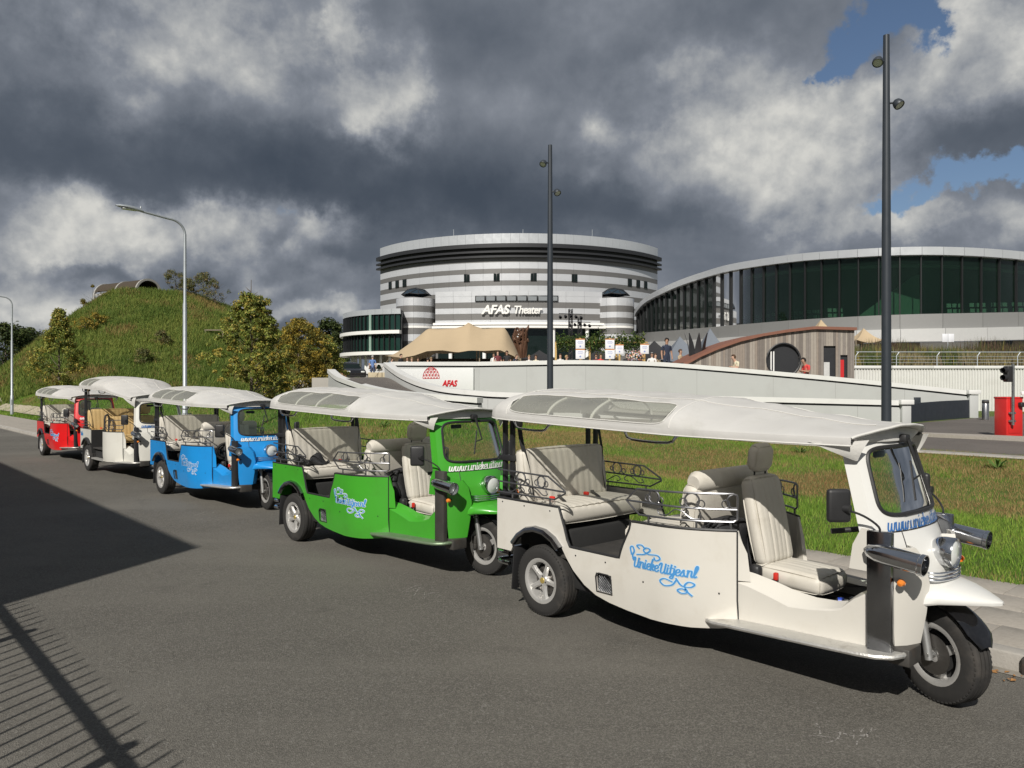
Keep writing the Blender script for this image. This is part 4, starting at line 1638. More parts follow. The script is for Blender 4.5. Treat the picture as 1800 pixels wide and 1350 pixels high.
    # ---------------- logo on the near side
    if not tan:
        st_, wd = strokes_of('Unieke', .15)
        st2, wd2 = strokes_of('Uitjes.nl', .15)
        sc = .050
        lines = []
        LX = .49 / ((wd + wd2) * sc)
        for s in st_:
            lines.append([(p[0] * sc * LX, p[1] * sc + .0) for p in s])
        for s in st2:
            lines.append([(p[0] * sc * LX + wd * sc * LX + .012, p[1] * sc - .004) for p in s])
        lines += [[(-.02, .10), (-.03, .15), (-.01, .165), (.005, .13), (-.01, .09), (.0, .055)],
                  [(.03, .105), (.10, .12), (.15, .16), (.12, .175), (.09, .15), (.13, .125), (.21, .13), (.235, .105), (.20, .085), (.185, .105)],
                  [(.05, .16), (.03, .18), (.07, .19), (.10, .17)],
                  [(.33, -.06), (.27, -.045), (.235, -.07), (.27, -.10), (.33, -.085), (.36, -.045)],
                  [(.36, -.03), (.40, -.08), (.46, -.085), (.49, -.06), (.45, -.045), (.42, -.08), (.44, -.125), (.40, -.14), (.37, -.12), (.41, -.105), (.47, -.15)]]
        fn_ = lambda a, b, off: side_pt(.868 + a * .97, .565 + b * .84, off)
        ob = MB()
        for s in lines:
            ribbon(ob, s, .022, fn_, .0022, .15)
        lo = ob.build('logo', logo[1], t, smooth=False)
        ob = MB()
        for s in lines:
            ribbon(ob, s, .0145, fn_, .0040, .5)
        ob.build('logo_letters', logo[0], lo, smooth=False)
    else:
        st_, wd = strokes_of('Unieke', .15)
        fn_ = lambda a, b, off: side_pt(-.58 + a, .74 + b, off)
        ob = MB()
        for s in st_:
            ribbon(ob, [(p[0] * .045, p[1] * .05) for p in s], .016, fn_, .003, .2)
        ob.build('logo_letters', M_BLUEINK, t, smooth=False)

    # ---------------- chassis, floor, tail
    c = MB()
    c.rbox((.42, 0, .36), (1.5, 1.06, .22), .03, 1)
    c.rbox((1.30, 0, .36), (.5, .76, .22), .03, 1)
    c.rbox((2.0, 0, .335), (1.0, .70, .10), .03, 1)
    c.tube([(-.06, -.55, .28), (-.06, .55, .28)], .035, 8)
    c.rbox((-.28, 0, .52), (.62, .78, .30), .03, 1)
    c.build('chassis', M_UNDER, t)
    fl = MB()
    fl.rbox((.56, 0, .50), (1.1, 1.16, .03), .01, 1)
    fl.rbox((1.32, 0, .50), (.44, .86, .03), .01, 1)
    fl.rbox((1.98, 0, .405), (.95, .72, .02), .006, 1)
    for k in range(-3, 4):
        fl.box((1.98, k * .09, .418), (.85, .02, .006))
    fl.build('floor', M_MAT, t)
    tg = MB()
    tg.rbox((-.615, 0, .675), (.02, 1.22, .42), .006, 1)
    tg.build('tail_panel', P, t)
    tl_ = MB()
    for my in (-1, 1):
        tl_.rbox((-.632, my * .5, .56), (.02, .09, .12), .008, 1)
    tl_.build('tail_lamp', M_REDP, t)

    # ---------------- seats
    def bench(name, xc, zc, wy, back_x, face, hback, nple=13):
        root = bpy.data.objects.new(name, None)
        root.empty_display_size = .1
        link(root, t)
        MB().rbox((xc - face * .03, 0, (zc - .14 + .52) / 2), (.32, wy * .92, zc - .14 - .50), .02, 1).build('seat_box', M_UNDER, root)
        cu = MB()
        cu.rbox((0, 0, 0), (.47, wy, .15), .05, 4, nodes=(2, nple * 4, 1), pleat=(1, nple, .008, 2), bulge=.015)
        cu.build('cushion', seat, root, loc=(xc, 0, zc - .075), angle=60)
        bk = MB()
        M = Matrix.Rotation(-face * .15, 3, 'Y')
        if face > 0:
            bk.rbox((0, 0, 0), (hback, wy, .12), .045, 4, nodes=(2, nple * 4, 1), pleat=(1, nple, .010, 2), bulge=.012)
            M = Matrix.Rotation(PI / 2 - .15, 3, 'Y')
        else:
            bk.rbox((0, 0, 0), (hback, wy, .14), .065, 4, nodes=(2, 6, 1), bulge=.01)
            M = Matrix.Rotation(-PI / 2 + .12, 3, 'Y')
        bk.xf(M.to_4x4())
        bk.build('backrest', seat, root, loc=(back_x, 0, zc + hback / 2 - .03), angle=60)
        return root
    r1 = bench('rear_bench', -.20, .865, 1.02, -.445, 1, .46)
    for y in (-.30, .12):
        bl = MB()
        bl.rbox((-.28, y, .885), (.05, .03, .035), .008, 1)
        bl.build('belt_buckle', M_REDP, r1)
        bl = MB()
        pth = crom([(-.36, y + .16, .89), (-.30, y + .10, .888), (-.2, y + .03, .885), (-.12, y - .02, .878)], 4)
        bl.slab([[p + Vector((-.018, 0, 0)), p + Vector((.018, .01, 0))] for p in pth], [[p + Vector((-.018, 0, .004)), p + Vector((.018, .01, .004))] for p in pth])
        bl.build('lap_belt', M_BLACKP, r1)
    if not tan:
        r2 = bench('middle_bench', .88, .82, .92, 1.20, -1, .38)
        tp = MB()
        tp.tube([(1.24, -.44, 1.17), (1.24, -.40, 1.175), (1.24, .40, 1.175), (1.24, .44, 1.17)], [.05, .075, .075, .05], 14)
        tp.build('back_roll', seat, r2)
    else:
        r2 = bench('middle_bench', 1.02, .80, .95, .78, 1, .40)
    ds = bpy.data.objects.new('driver_seat', None)
    ds.empty_display_size = .1
    link(ds, t)
    b = MB().rbox((0, 0, 0), (.44, .38, .13), .045, 4, nodes=(3, 24, 1), pleat=(1, 6, .007, 2), bulge=.012)
    b.build('cushion', seat, ds, loc=(1.79, .02, .565), rot=(0, rad(2), 0), angle=60)
    b = MB().rbox((0, 0, 0), (.60, .37, .12), .05, 4, nodes=(3, 28, 1), pleat=(1, 7, .008, 2), bulge=.014)
    b.xf(Matrix.Rotation(PI / 2 - .20, 4, 'Y'))
    b.build('backrest', seat, ds, loc=(1.53, .02, .91), angle=60)
    b = MB().rbox((0, 0, 0), (.19, .24, .105), .05, 4, bulge=.012)
    b.v = [(p[0], p[1] * (1 - .22 * (p[0] / .1) ** 2), p[2] * (1 - .25 * (p[1] / .12) ** 2)) for p in b.v]
    b.xf(Matrix.Rotation(PI / 2 + .12, 4, 'Y'))
    b.build('headrest', seat, ds, loc=(1.475, .02, 1.335), angle=60)
    b = MB()
    for y in (-.05, .09):
        b.tube([(1.47, y, 1.19), (1.472, y, 1.27)], .006, 6)
    b.rbox((1.74, .02, .47), (.36, .30, .07), .01, 1)
    b.tube([(1.60, -.17, .44), (1.98, -.17, .44)], .012, 6)
    b.build('seat_frame', M_BLACKM, ds)
    b = MB()
    b.rbox((1.60, -.25, .60), (.085, .07, .10), .03, 2)
    b.tube([(1.60, -.25, .56), (1.66, -.22, .53), (1.72, -.21, .56)], .013, 6)
    b.build('belt_reel', M_BLACKP, ds)
    MB().rbox((1.725, -.21, .585), (.03, .03, .05), .008, 1).build('belt_buckle', M_REDP, ds)

    # ---------------- front shell
    fs = MB()
    n = 64
    q0, q1, t0, t1 = -.86, .86, .175, .90

    def rr_pt(k, a0, a1, b0, b1, r_, e):
        """point k of n on a rounded rectangle"""
        a = 2 * PI * k / n
        cx_, cy_ = (a0 + a1) / 2, (b0 + b1) / 2
        c_, s_ = cos(a), sin(a)
        return cx_ + (a1 - a0) / 2 * math.copysign(abs(c_) ** (2 / e), c_), cy_ + (b1 - b0) / 2 * math.copysign(abs(s_) ** (2 / e), s_)
    rows_o, rows_i = [], []
    for f_ in (0, .25, .6, 1.0):
        ro, ri = [], []
        for k in range(n + 1):
            qi, ti = rr_pt(k % n, q0, q1, t0, t1, 0, 6.5)
            qo, to = rr_pt(k % n, -1, 1, 0, 1, 0, 14)
            q, t_ = lerp(qi, qo, f_), lerp(ti, to, f_)
            ro.append(cowl(q, t_))
            ri.append(cowl(q, t_, -.025))
        rows_o.append(ro)
        rows_i.append(ri)
    fs.slab(rows_o, rows_i)
    for my in (-1, 1):       # pillar returns
        fs.slab([[cowl(my, t_) for t_ in np.linspace(0, 1, 8)], [cowl(my, t_) + Vector((-.075, my * .012, 0)) for t_ in np.linspace(0, 1, 8)]],
                [[cowl(my, t_) + Vector((0, -my * .02, 0)) for t_ in np.linspace(0, 1, 8)], [cowl(my, t_) + Vector((-.075, -my * .008, 0)) for t_ in np.linspace(0, 1, 8)]])
    front = fs.build('front_shell', PF, t, angle=40)
    gl = MB()
    rows_ = []
    for f_ in (0, .3, .6, .85, 1.0):
        rows_.append([(lambda q_: cowl(q_[0], q_[1], -.012))((lambda a: (lerp((q0 + q1) / 2, a[0], f_), lerp((t0 + t1) / 2, a[1], f_)))(rr_pt(k % n, q0, q1, t0, t1, 0, 6.5))) for k in range(n + 1)])
    gl.grid(rows_)
    ws = gl.build('windscreen', M_GLASS, t)
    MB().tube([cowl(*rr_pt(k, q0, q1, t0, t1, 0, 6.5), .002) for k in range(n)], .0125, 7, closed=True).build('window_seal', M_BLACKP, ws)
    wp = MB()
    wp.rbox(cowl(.0, .97, .03), (.05, .07, .05), .012, 1)
    wp.tube([cowl(.0, .95, .05), cowl(.10, .55, .04)], [.012, .006], 6)
    wp.tube([cowl(-.16, .30, .022), cowl(.03, .72, .022)], .007, 5)
    wp.tube([cowl(.10, .55, .04), cowl(-.06, .52, .026)], .006, 5)
    wp.build('wiper', M_BLACKP, ws)
    MB().rbox(cowl(-.42, .84, -.06), (.025, .13, .04), .012, 2).build('inside_mirror', M_BLACKP, ws)
    # nose
    ns = MB()
    rows_o = []
    for (z, w, xb, xf, p) in ((1.005, .455, 2.467, 2.566, 2.4), (.96, .46, 2.475, 2.60, 1.9), (.90, .46, 2.49, 2.645, 1.45), (.84, .45, 2.50, 2.67, 1.35), (.78, .42, 2.52, 2.685, 1.4), (.72, .36, 2.545, 2.68, 1.7), (.66, .30, 2.56, 2.64, 2.0)):
        rows_o.append([Vector((xb + (xf - xb) * (1 - abs(q) ** p), q * w, z)) for q in np.linspace(-1, 1, 25)])
    rows_i = [[p - Vector((.02, 0, 0)) for p in r_] for r_ in rows_o]
    ns.slab(rows_o, rows_i)
    nose = ns.build('nose', PF, t, angle=50)
    sm = MB()
    sm.tube([p + Vector((.001, 0, .002)) for p in rows_o[0]], .004, 5)
    for my in (-1, 1):
        idx = 12 + my * 7
        sm.tube([r_[idx] + Vector((.0015, 0, 0)) for r_ in rows_o[:6]], .0035, 5)
    sm.build('panel_seam', M_BLACKP, nose)
    hl = MB()
    M = Vector((1, 0, -.04)).to_track_quat('Z', 'Y').to_matrix()
    hl.lathe([(.05, -.06), (.078, -.03), (.086, .01), (.088, .065), (.084, .074), (.077, .068), (.074, .05)], 30, M, (2.665, 0, .875))
    ho = hl.build('headlight', M_CHROME, t)
    MB().lathe([(0, .076), (.03, .074), (.06, .068), (.077, .058)], 26, M, (2.665, 0, .875)).build('headlight_lens', M_LENS, ho)
    MB().lathe([(0, .015), (.02, .012), (.026, 0)], 14, M, (2.66, .13, .80)).build('front_indicator', M_AMBER, ho)
    gd = MB()
    for z in (.735, .755, .775):
        gd.tube(crom([(2.60, -.20, z), (2.70, -.16, z), (2.735, 0, z), (2.70, .16, z), (2.60, .20, z)], 4), .007, 6)
    gd.build('nose_guard', M_CHROME, t)
    # www lettering below the windscreen
    st_, wd = strokes_of('www.uniekeuitjes.nl', .22)
    ob = MB()
    fn_ = lambda a, b, off: cowl(-.80 + a * 1.62 / wd, .022 + b * .083, off)
    fw = lambda a, b, off: fn_(a, b, off)
    for s in st_:
        ribbon(ob, s, .17, fn_, .003, .45)
    ob.build('web_lettering', www, front, smooth=False)

    # ---------------- front mudguard beak
    bk = MB()
    rows_o = []
    for (x, w, zr, ze) in ((2.50, .255, .70, .545), (2.57, .265, .725, .575), (2.64, .262, .735, .605), (2.72, .235, .725, .625), (2.80, .19, .705, .632), (2.88, .125, .677, .634), (2.94, .065, .655, .634), (2.975, .015, .642, .634)):
        rows_o.append([Vector((x, w * sin(a), ze + (zr - ze) * max(0, cos(a)) ** .75)) for a in np.linspace(-PI / 2, PI / 2, 21)])
    rows_i = [[Vector((p.x, p.y * .95, p.z - .012)) for p in r_] for r_ in rows_o]
    bk.slab(rows_o, rows_i)
    bk.build('front_fender', PF, t, angle=45)
    # ---------------- steered parts, about the steering axis
    SA = Vector((2.66, 0, 0))
    wheel(t, 'front_wheel', .28, .135, (SA.x, 0, .28), (0, 0, steer), -1, spokes=False)
    fk = MB()
    for my in (-1, 1):
        fk.tube([(-.075, my * .098, .64), (-.055, my * .098, .52)], .017, 10)
        fk.tube([(-.058, my * .098, .54), (.0, my * .098, .25)], .024, 12)
        for k in range(3):
            fk.lathe([(.026, 0), (.030, .008), (.026, .016)], 12, None, (-.064 + k * -.003, my * .098, .545 + k * .02))
    fk.tube([(0, -.12, .28), (0, .12, .28)], .014, 8)
    fko = fk.build('fork', M_SILVER, t, loc=SA, rot=(0, 0, steer))
    bd = MB()
    bd.lathe([(.045, .068), (.115, .068), (.115, .074), (.045, .074)], 32, Matrix.Rotation(PI / 2, 3, 'X'), (0, 0, .28))
    bd.build('brake_disc', M_DISC, fko)
    cp = MB()
    cp.rbox((-.10, -.078, .33), (.055, .04, .08), .01, 1)
    cp.rbox((-.085, -.09, .27), (.03, .03, .05), .008, 1)
    cp.build('caliper', M_RUST, fko)
    mg = MB()
    ro, ri = [], []
    for a in np.linspace(rad(22), rad(150), 18):
        ww = .088 * min(1, .45 + (a - rad(22)) * 2.4)
        ro.append([Vector((.318 * cos(a) * 1.0 - .012 * (abs(e) > .9), e * ww, .285 + (.318 - .02 * abs(e) ** 3) * sin(a))) for e in np.linspace(-1, 1, 9)])
        ri.append([Vector((.312 * cos(a), e * ww * .97, .285 + (.31 - .02 * abs(e) ** 3) * sin(a))) for e in np.linspace(-1, 1, 9)])
    mg.slab(ro, ri)
    mg.build('mudguard', M_BLACKG, t, loc=SA, rot=(0, 0, steer), angle=50)
    # ---------------- rear wheels
    wheel(t, 'rear_wheel', .28, .17, (-.08, -.545, .28), (0, .4, 0), -1)
    wheel(t, 'rear_wheel', .28, .17, (-.08, .545, .28), (0, 1.1, 0), 1)

    # ---------------- canopy
    ST = canopy_rows(roof_dz)
    fineX = np.concatenate([np.linspace(-.745, -.42, 14), np.linspace(-.41, 1.17, 60), np.linspace(1.19, 2.36, 36)])
    xs_ = [s[0] for s in ST]
    FST = [tuple([x] + [interp(x, xs_, [s[j] for s in ST]) for j in range(1, 5)]) for x in fineX]
    wx0, wx1 = -.43, (1.16 if not tan else .35)

    def win_phi(x):
        tt = (x - wx0) / (wx1 - wx0) * 2 - 1
        if abs(tt) >= 1:
            return rad(62), 0.0
        return rad(63), rad(22.5) * (1 - abs(tt) ** 12) ** (1 / 5)
    cv = MB()
    top_rows, winL, winR, bandL, bandR = [], [], [], [], []
    for st_ in FST:
        mid, half = win_phi(st_[0])
        top_rows.append([canopy_pt(st_, p) for p in np.linspace(-(mid - half), mid - half, 33)])
        bandL.append([canopy_pt(st_, -p) for p in np.linspace(PI / 2, mid + half, 7)])
        bandR.append([canopy_pt(st_, p) for p in np.linspace(mid + half, PI / 2, 7)])
        if half > 0:
            winL.append([canopy_pt(st_, -p) - Vector((0, 0, .003)) for p in np.linspace(mid + half + .01, mid - half - .01, 9)])
            winR.append([canopy_pt(st_, p) - Vector((0, 0, .003)) for p in np.linspace(mid - half - .01, mid + half + .01, 9)])
    cv.grid(top_rows)
    cv.grid(bandL)
    cv.grid(bandR)
    # hanging hem
    for sgn in (-1, 1):
        e = [canopy_pt(s_, sgn * PI / 2) for s_ in FST]
        hem = [[p, p + Vector((0, sgn * .004, -.022)), p + Vector((0, sgn * .001, -.045 + .0012 * sin(i * .7)))] for i, p in enumerate(e)]
        cv.grid(hem if sgn > 0 else [r_[::-1] for r_ in hem])
    e = [canopy_pt(FST[0], p) for p in np.linspace(-PI / 2, PI / 2, 33)]
    cv.grid([[p, p + Vector((-.004, 0, -.05)) if True else p] for p in e])
    can = cv.build('canopy', M_CANVAS, t, angle=55)
    for wn_ in (winL, winR):
        MB().grid(wn_).build('canopy_window', M_VINYL, can)
    # visor underside and the flap that drops to the pillars
    vb = MB()
    fe = [canopy_pt(FST[-1], p) for p in np.linspace(-PI / 2, PI / 2, 33)]
    vb.grid([[p + Vector((0, 0, -.006)), Vector((lerp(p.x, 2.30, .9), p.y * .97, min(p.z - .012, 1.525 + .05 * (1 - (p.y / .5) ** 2) + roof_dz * .25)))] for p in fe])
    vb.build('visor_lining', M_CANVAS_F, can)
    pb = MB()
    pb.tube([p + Vector((.003, 0, -.004)) for p in fe], .0085, 7)
    for sgn in (-1, 1):
        pb.tube([canopy_pt(s_, sgn * PI / 2) + Vector((0, sgn * .004, -.046)) for s_ in FST], .0045, 5)
        pb.tube([canopy_pt(s_, sgn * rad(28)) + Vector((0, 0, .003)) for s_ in FST[4:-2]], .003, 4)
    for sgn in (-1, 1):
        lo_, hi_ = [], []
        for s_ in FST:
            mid, half = win_phi(s_[0])
            if half > 0:
                lo_.append(canopy_pt(s_, sgn * (mid + half)) + Vector((0, sgn * .002, .001)))
                hi_.append(canopy_pt(s_, sgn * (mid - half)) + Vector((0, sgn * .001, .002)))
        pb.tube(lo_ + hi_[::-1], .0042, 5, closed=True)
    for x in (-.45, 1.2):
        st_ = tuple([x] + [interp(x, xs_, [s[j] for s in ST]) for j in range(1, 5)])
        pb.tube([canopy_pt(st_, p) + Vector((0, 0, .001)) for p in np.linspace(-PI / 2, PI / 2, 40)], .0035, 4)
    pb.build('piping', M_CANVAS_F, can)
    fp = MB()
    zf = roof_dz * .3
    for sgn in (-1, 1):
        tip = Vector((2.362, .437, 1.402))
        top = [Vector((2.13, .575, 1.517 + zf)), Vector((2.24, .535, 1.513 + zf)), Vector((2.34, .49, 1.52 + zf)), Vector((2.43, .435, 1.53 + zf))]
        ro = []
        for c in top:
            ro.append([Vector((p.x, sgn * (p.y + .012 * sin(PI * f_)), p.z)) for f_, p in [(f_, c.lerp(tip + (c - tip) * Vector((1, 0, 0)).dot(Vector((.04, 0, 0))), f_)) for f_ in np.linspace(0, 1, 5)]])
        fp.grid(ro if sgn < 0 else [r_[::-1] for r_ in ro])
    ro = []
    for q in np.linspace(-1, 1, 17):
        a = cowl(q, .955, .012)
        b_ = Vector((2.36 + .05 * (1 - q * q), q * .46, 1.545 + .035 * (1 - q * q) + roof_dz * .3))
        ro.append([a, (a + b_) / 2 + Vector((.012, 0, 0)), b_])
    fp.grid(ro)
    fp.build('front_flap', M_CANVAS_F, can, angle=60)
    # hoops and side rails that carry the canvas
    for x in HOOPS[:-1]:
        st_ = tuple([x] + [interp(x, xs_, [s[j] for s in ST]) for j in range(1, 5)])
        h_ = MB()
        h_.tube([canopy_pt(st_, p) * 1.0 + Vector((0, -.012 * sin(p), -.022)) for p in np.linspace(-PI / 2, PI / 2, 34)], .0115, 7)
        h_.build('roof_hoop', M_WHITE, can)
    for sgn in (-1, 1):
        MB().tube([canopy_pt(s_, sgn * PI / 2) + Vector((0, -sgn * .022, -.02)) for s_ in FST[8:]], .012, 7).build('roof_rail', M_BLACKM, can)
    return t
# ---- the five vehicles
GRP = 'tuk-tuks parked nose to tail along the kerb'
tw = make_tuk('rail', P_WHITE, M_SEAT, M_BLACKG, M_CHECK, M_CHROMED, PF=P_NOSE)
tag(tw, 'cream white tuk-tuk at the front of the row with white canopy', 'tuk-tuk', GRP)
index_kids()
SWAP = {}
TUKS = {}


def repaint(root, table, steer=None):
    for ch in [c for c in bpy.data.objects if c.parent == root]:
        for o in [ch] + [c for c in bpy.data.objects if c.parent == ch]:
            if o.type == 'MESH' and o.data.materials and o.data.materials[0].name in table:
                o.material_slots[0].link = 'OBJECT'
                o.material_slots[0].material = table[o.data.materials[0].name]
            if o.name.split('.')[0] == 'rear_wheel':
                o.rotation_euler[1] = random.uniform(0, 6)
            if steer is not None and o.name.split('.')[0] in ('fork', 'mudguard', 'front_wheel'):
                o.rotation_euler[2] = steer


def place(t, px, py, heading):
    """near rear tyre touches the road at photo pixel (px, py)"""
    Z = EYE * FPX / (py - 675)
    a = rad(heading)
    face = Vector(((px - 900) / FPX * Z, Z, 0))
    t.location = face + Vector((-sin(a), cos(a), 0)) * .63
    t.rotation_euler = (0, 0, a)


place(tw, 962, 1087, -48.5)
for nm, px, py, hd, P, lb, ink, ww, colm, stp, lens, steer in (
        ('green', 521, 953, -46.5, P_GREEN, 'bright green tuk-tuk second from the front of the row', M_WHITEINK, M_WHITEINK, M_RUST, mat('checker_green', (.20, .27, .17), .5, .5, var=.3, vscale=5, bump=.003, bscale=55), M_LENS, rad(4)),
        ('blue', 285, 869, -47, P_BLUE, 'sky blue tuk-tuk parked between the green and the open white one', M_WHITEINK, M_WHITEINK, M_BLACKM, M_CHECK, M_LENS, rad(-4)),
        ('red', 74, 801, -47, P_RED, 'red tuk-tuk at the far end of the row', M_WHITEINK, M_WHITEINK, M_BLACKM, M_CHECK, M_LENS, rad(0))):
    c = copy_tree(tw)
    tag(c, lb, 'tuk-tuk', GRP)
    repaint(c, {'paint_cream': P, 'paint_nose': P, 'ink_pale': ink, 'ink_navy': ww, 'dark_chrome': (M_CHROMED), 'checker_plate': stp}, steer)
    for ch in [q for q in bpy.data.objects if q.parent == c]:
        if ch.name.split('.')[0] == 'front_column':
            ch.material_slots[0].link = 'OBJECT'
            ch.material_slots[0].material = colm
        for q in [w_ for w_ in bpy.data.objects if w_.parent == ch]:
            if q.name.split('.')[0] == 'spot_lens':
                q.material_slots[0].link = 'OBJECT'
                q.material_slots[0].material = lens
    place(c, px, py, hd)
    TUKS[nm] = c
to = make_tuk('open', P_WHITE2, M_SEATT, M_LENS, M_CHECK, M_BLACKM, roof_dz=.21, steer=0.0)
tag(to, 'white tuk-tuk with tan seats, taller canopy and open side', 'tuk-tuk', GRP)
place(to, 155, 828, -46.5)

# ---- loose things in the front vehicle
MT = Matrix.Translation(tw.location) @ Matrix.Rotation(tw.rotation_euler[2], 4, 'Z')
btl = empty('water_bottle', MT @ Vector((2.12, .02, .455)), tw.rotation_euler[2] + .5, 'clear plastic bottle with blue cap lying beside the driver seat', 'bottle')
Mx = Matrix.Rotation(PI / 2, 3, 'Y')
MB().lathe([(0, -.02), (.032, -.015), (.036, 0), (.036, .13), (.03, .16), (.014, .185), (.014, .2)], 18, Mx).build('bottle_body', mat('bottle_plastic', (.6, .65, .68), .08, trans=(.92, .94, .95), alpha=.14), btl)
MB().lathe([(.017, -.045), (.017, -.02), (.0, -.02)], 14, Mx).build('neck_ring', M_WHITEINK, btl)
MB().lathe([(0, -.085), (.024, -.082), (.026, -.045), (.0, -.045)], 16, Mx).build('cap', mat('cap_blue', (.02, .06, .38), .4), btl)
bag = empty('cable_bag', MT @ Vector((1.36, -.22, .515)), tw.rotation_euler[2], 'black bag with coiled cable behind the driver seat of the front tuk-tuk', 'bag')
b = MB().rbox((0, 0, .20), (.16, .34, .40), .06, 4, nodes=(2, 4, 4), bulge=.03)
b.v = [(p[0] + .02 * sin(p[2] * 17 + p[1] * 9), p[1] + .02 * sin(p[2] * 13), p[2] * (1 - .15 * abs(p[1]))) for p in b.v]
b.build('bag_body', M_CANVASB, bag, angle=80)
for k in range(7):
    MB().tube([(.0 + .014 * (k % 3), -.16 + (.10 + .011 * k) * cos(a) * .9, .26 + (.075 + .011 * k) * sin(a)) for a in np.linspace(0, 2 * PI, 26)[:-1]], .0065, 6, closed=True).build('cable_loop', M_BLACKP, bag)

index_kids()
for nm, (bx, by, brz) in {'green': (1.36, -.10, .3), 'blue': (1.38, .05, -.2)}.items():
    c = copy_tree(bag)
    tag(c, 'black bag with coiled cable behind the driver seat of the %s tuk-tuk' % nm, 'bag')
    tk_ = TUKS[nm]
    c.location = Matrix.Translation(tk_.location) @ Matrix.Rotation(tk_.rotation_euler[2], 4, 'Z') @ Vector((bx, by, .515))
    c.rotation_euler = (0, 0, tk_.rotation_euler[2] + brz)
coat = empty('dark_jacket', Matrix.Translation(TUKS['green'].location) @ Matrix.Rotation(TUKS['green'].rotation_euler[2], 4, 'Z') @ Vector((-.22, -.30, .87)), TUKS['green'].rotation_euler[2], 'crumpled black jacket lying on the rear bench of the green tuk-tuk', 'jacket')
b = MB().rbox((0, 0, .05), (.30, .34, .11), .05, 4, nodes=(5, 6, 2), bulge=.02)
b.v = [(p[0] + .02 * sin(p[1] * 31), p[1] + .02 * sin(p[0] * 27), max(.003, p[2] * (.7 + .5 * sin(p[0] * 19 + p[1] * 23)))) for p in b.v]
b.build('cloth', M_CANVASB, coat, angle=80)

# ---- broad-leaved weeds on the bank
M_WEED = mat('weed_leaf', (.10, .17, .035), .6, var=.3, vscale=8, transl=.25)
for px, py, sz, lb in ((1753, 826, .26, 'broad leaved weed on the scorched bank near the right edge'), (1408, 797, .20, 'small broad leaved weed on the bank above the front tuk-tuk seat'),
                       (676, 752, .26, 'broad leaved weed on the bank behind the green tuk-tuk'), (1590, 985, .10, 'tiny weed in the lawn beside the windscreen')):
    Zq = 7.0
    while Zq < 40:
        xq = (px - 900) / FPX * Zq
        uq, vq = toUV(xq, Zq)
        if vq > 7.8 and float(terr(uq, vq)) >= EYE - (py - 675) / FPX * Zq:
            break
        Zq += .05
    we = empty('weed', (xq, Zq, float(terr(uq, vq))), 0, lb, 'weed')
    R_ = random.Random(px)
    for k in range(11):
        a = k * 2.4 + R_.uniform(-.3, .3)
        ln, ri = sz * R_.uniform(.7, 1.1), sz * R_.uniform(.25, .8)
        c_, s_ = Vector((cos(a), sin(a), 0)), Vector((-sin(a), cos(a), 0))
        g_ = MB()
        g_.grid([[c_ * ln * f + s_ * w_ * ln + Vector((0, 0, ri * sin(f * 2.0))) for w_ in (-wd_, 0, wd_)] for f, wd_ in ((.03, .01), (.35, .09), (.65, .12), (.9, .07), (1.0, .004))])
        g_.build('leaf', M_WEED, we, angle=80)

# ---- anthracite masts with two spotlights
def spot_mast(px, Z, top_py, label, gz):
    x = (px - 900) / FPX * Z
    h = EYE + (675 - top_py) / FPX * Z
    r_ = empty('light_mast', (x, Z, gz), 0, label, 'lamp post', 'anthracite masts with two spotlights')
    H = h - gz
    MB().tube([(0, 0, 0), (0, 0, H * .5), (0, 0, H)], [.095, .085, .058], 18).build('mast', M_POLE, r_)
    MB().lathe([(.16, 0), (.16, .03), (.10, .05), (.095, .12)], 18).build('base_plate', M_POLE, r_)
    for (dz, sx) in ((.55, -1), (1.38, 1)):
        c = Vector((sx * .20, -.07, H - dz))
        dirv = Vector((sx * .35, -.55, -.8)).normalized()
        M = dirv.to_track_quat('Z', 'Y').to_matrix()
        ar = MB()
        ar.tube([(0, 0, H - dz + .03), (sx * .12, -.03, H - dz + .035), c], .022, 8)
        a = ar.build('bracket', M_POLE, r_)
        hd = MB()
        hd.lathe([(0, -.105), (.042, -.10), (.08, -.067), (.10, -.012), (.105, .038), (.098, .058), (.087, .058), (.084, .042)], 24, M, c)
        ho = hd.build('spotlight', M_BLACKG if False else M_POLE, r_)
        MB().lathe([(0, .044), (.085, .044)], 20, M, c).build('spotlight_glass', M_LENS, ho)


spot_mast(1558, 15.2, 62, 'tall anthracite light mast in front of the glass hall, nearer one', .46)
spot_mast(967, 22.2, 255, 'tall anthracite light mast in front of the striped theatre', .46)


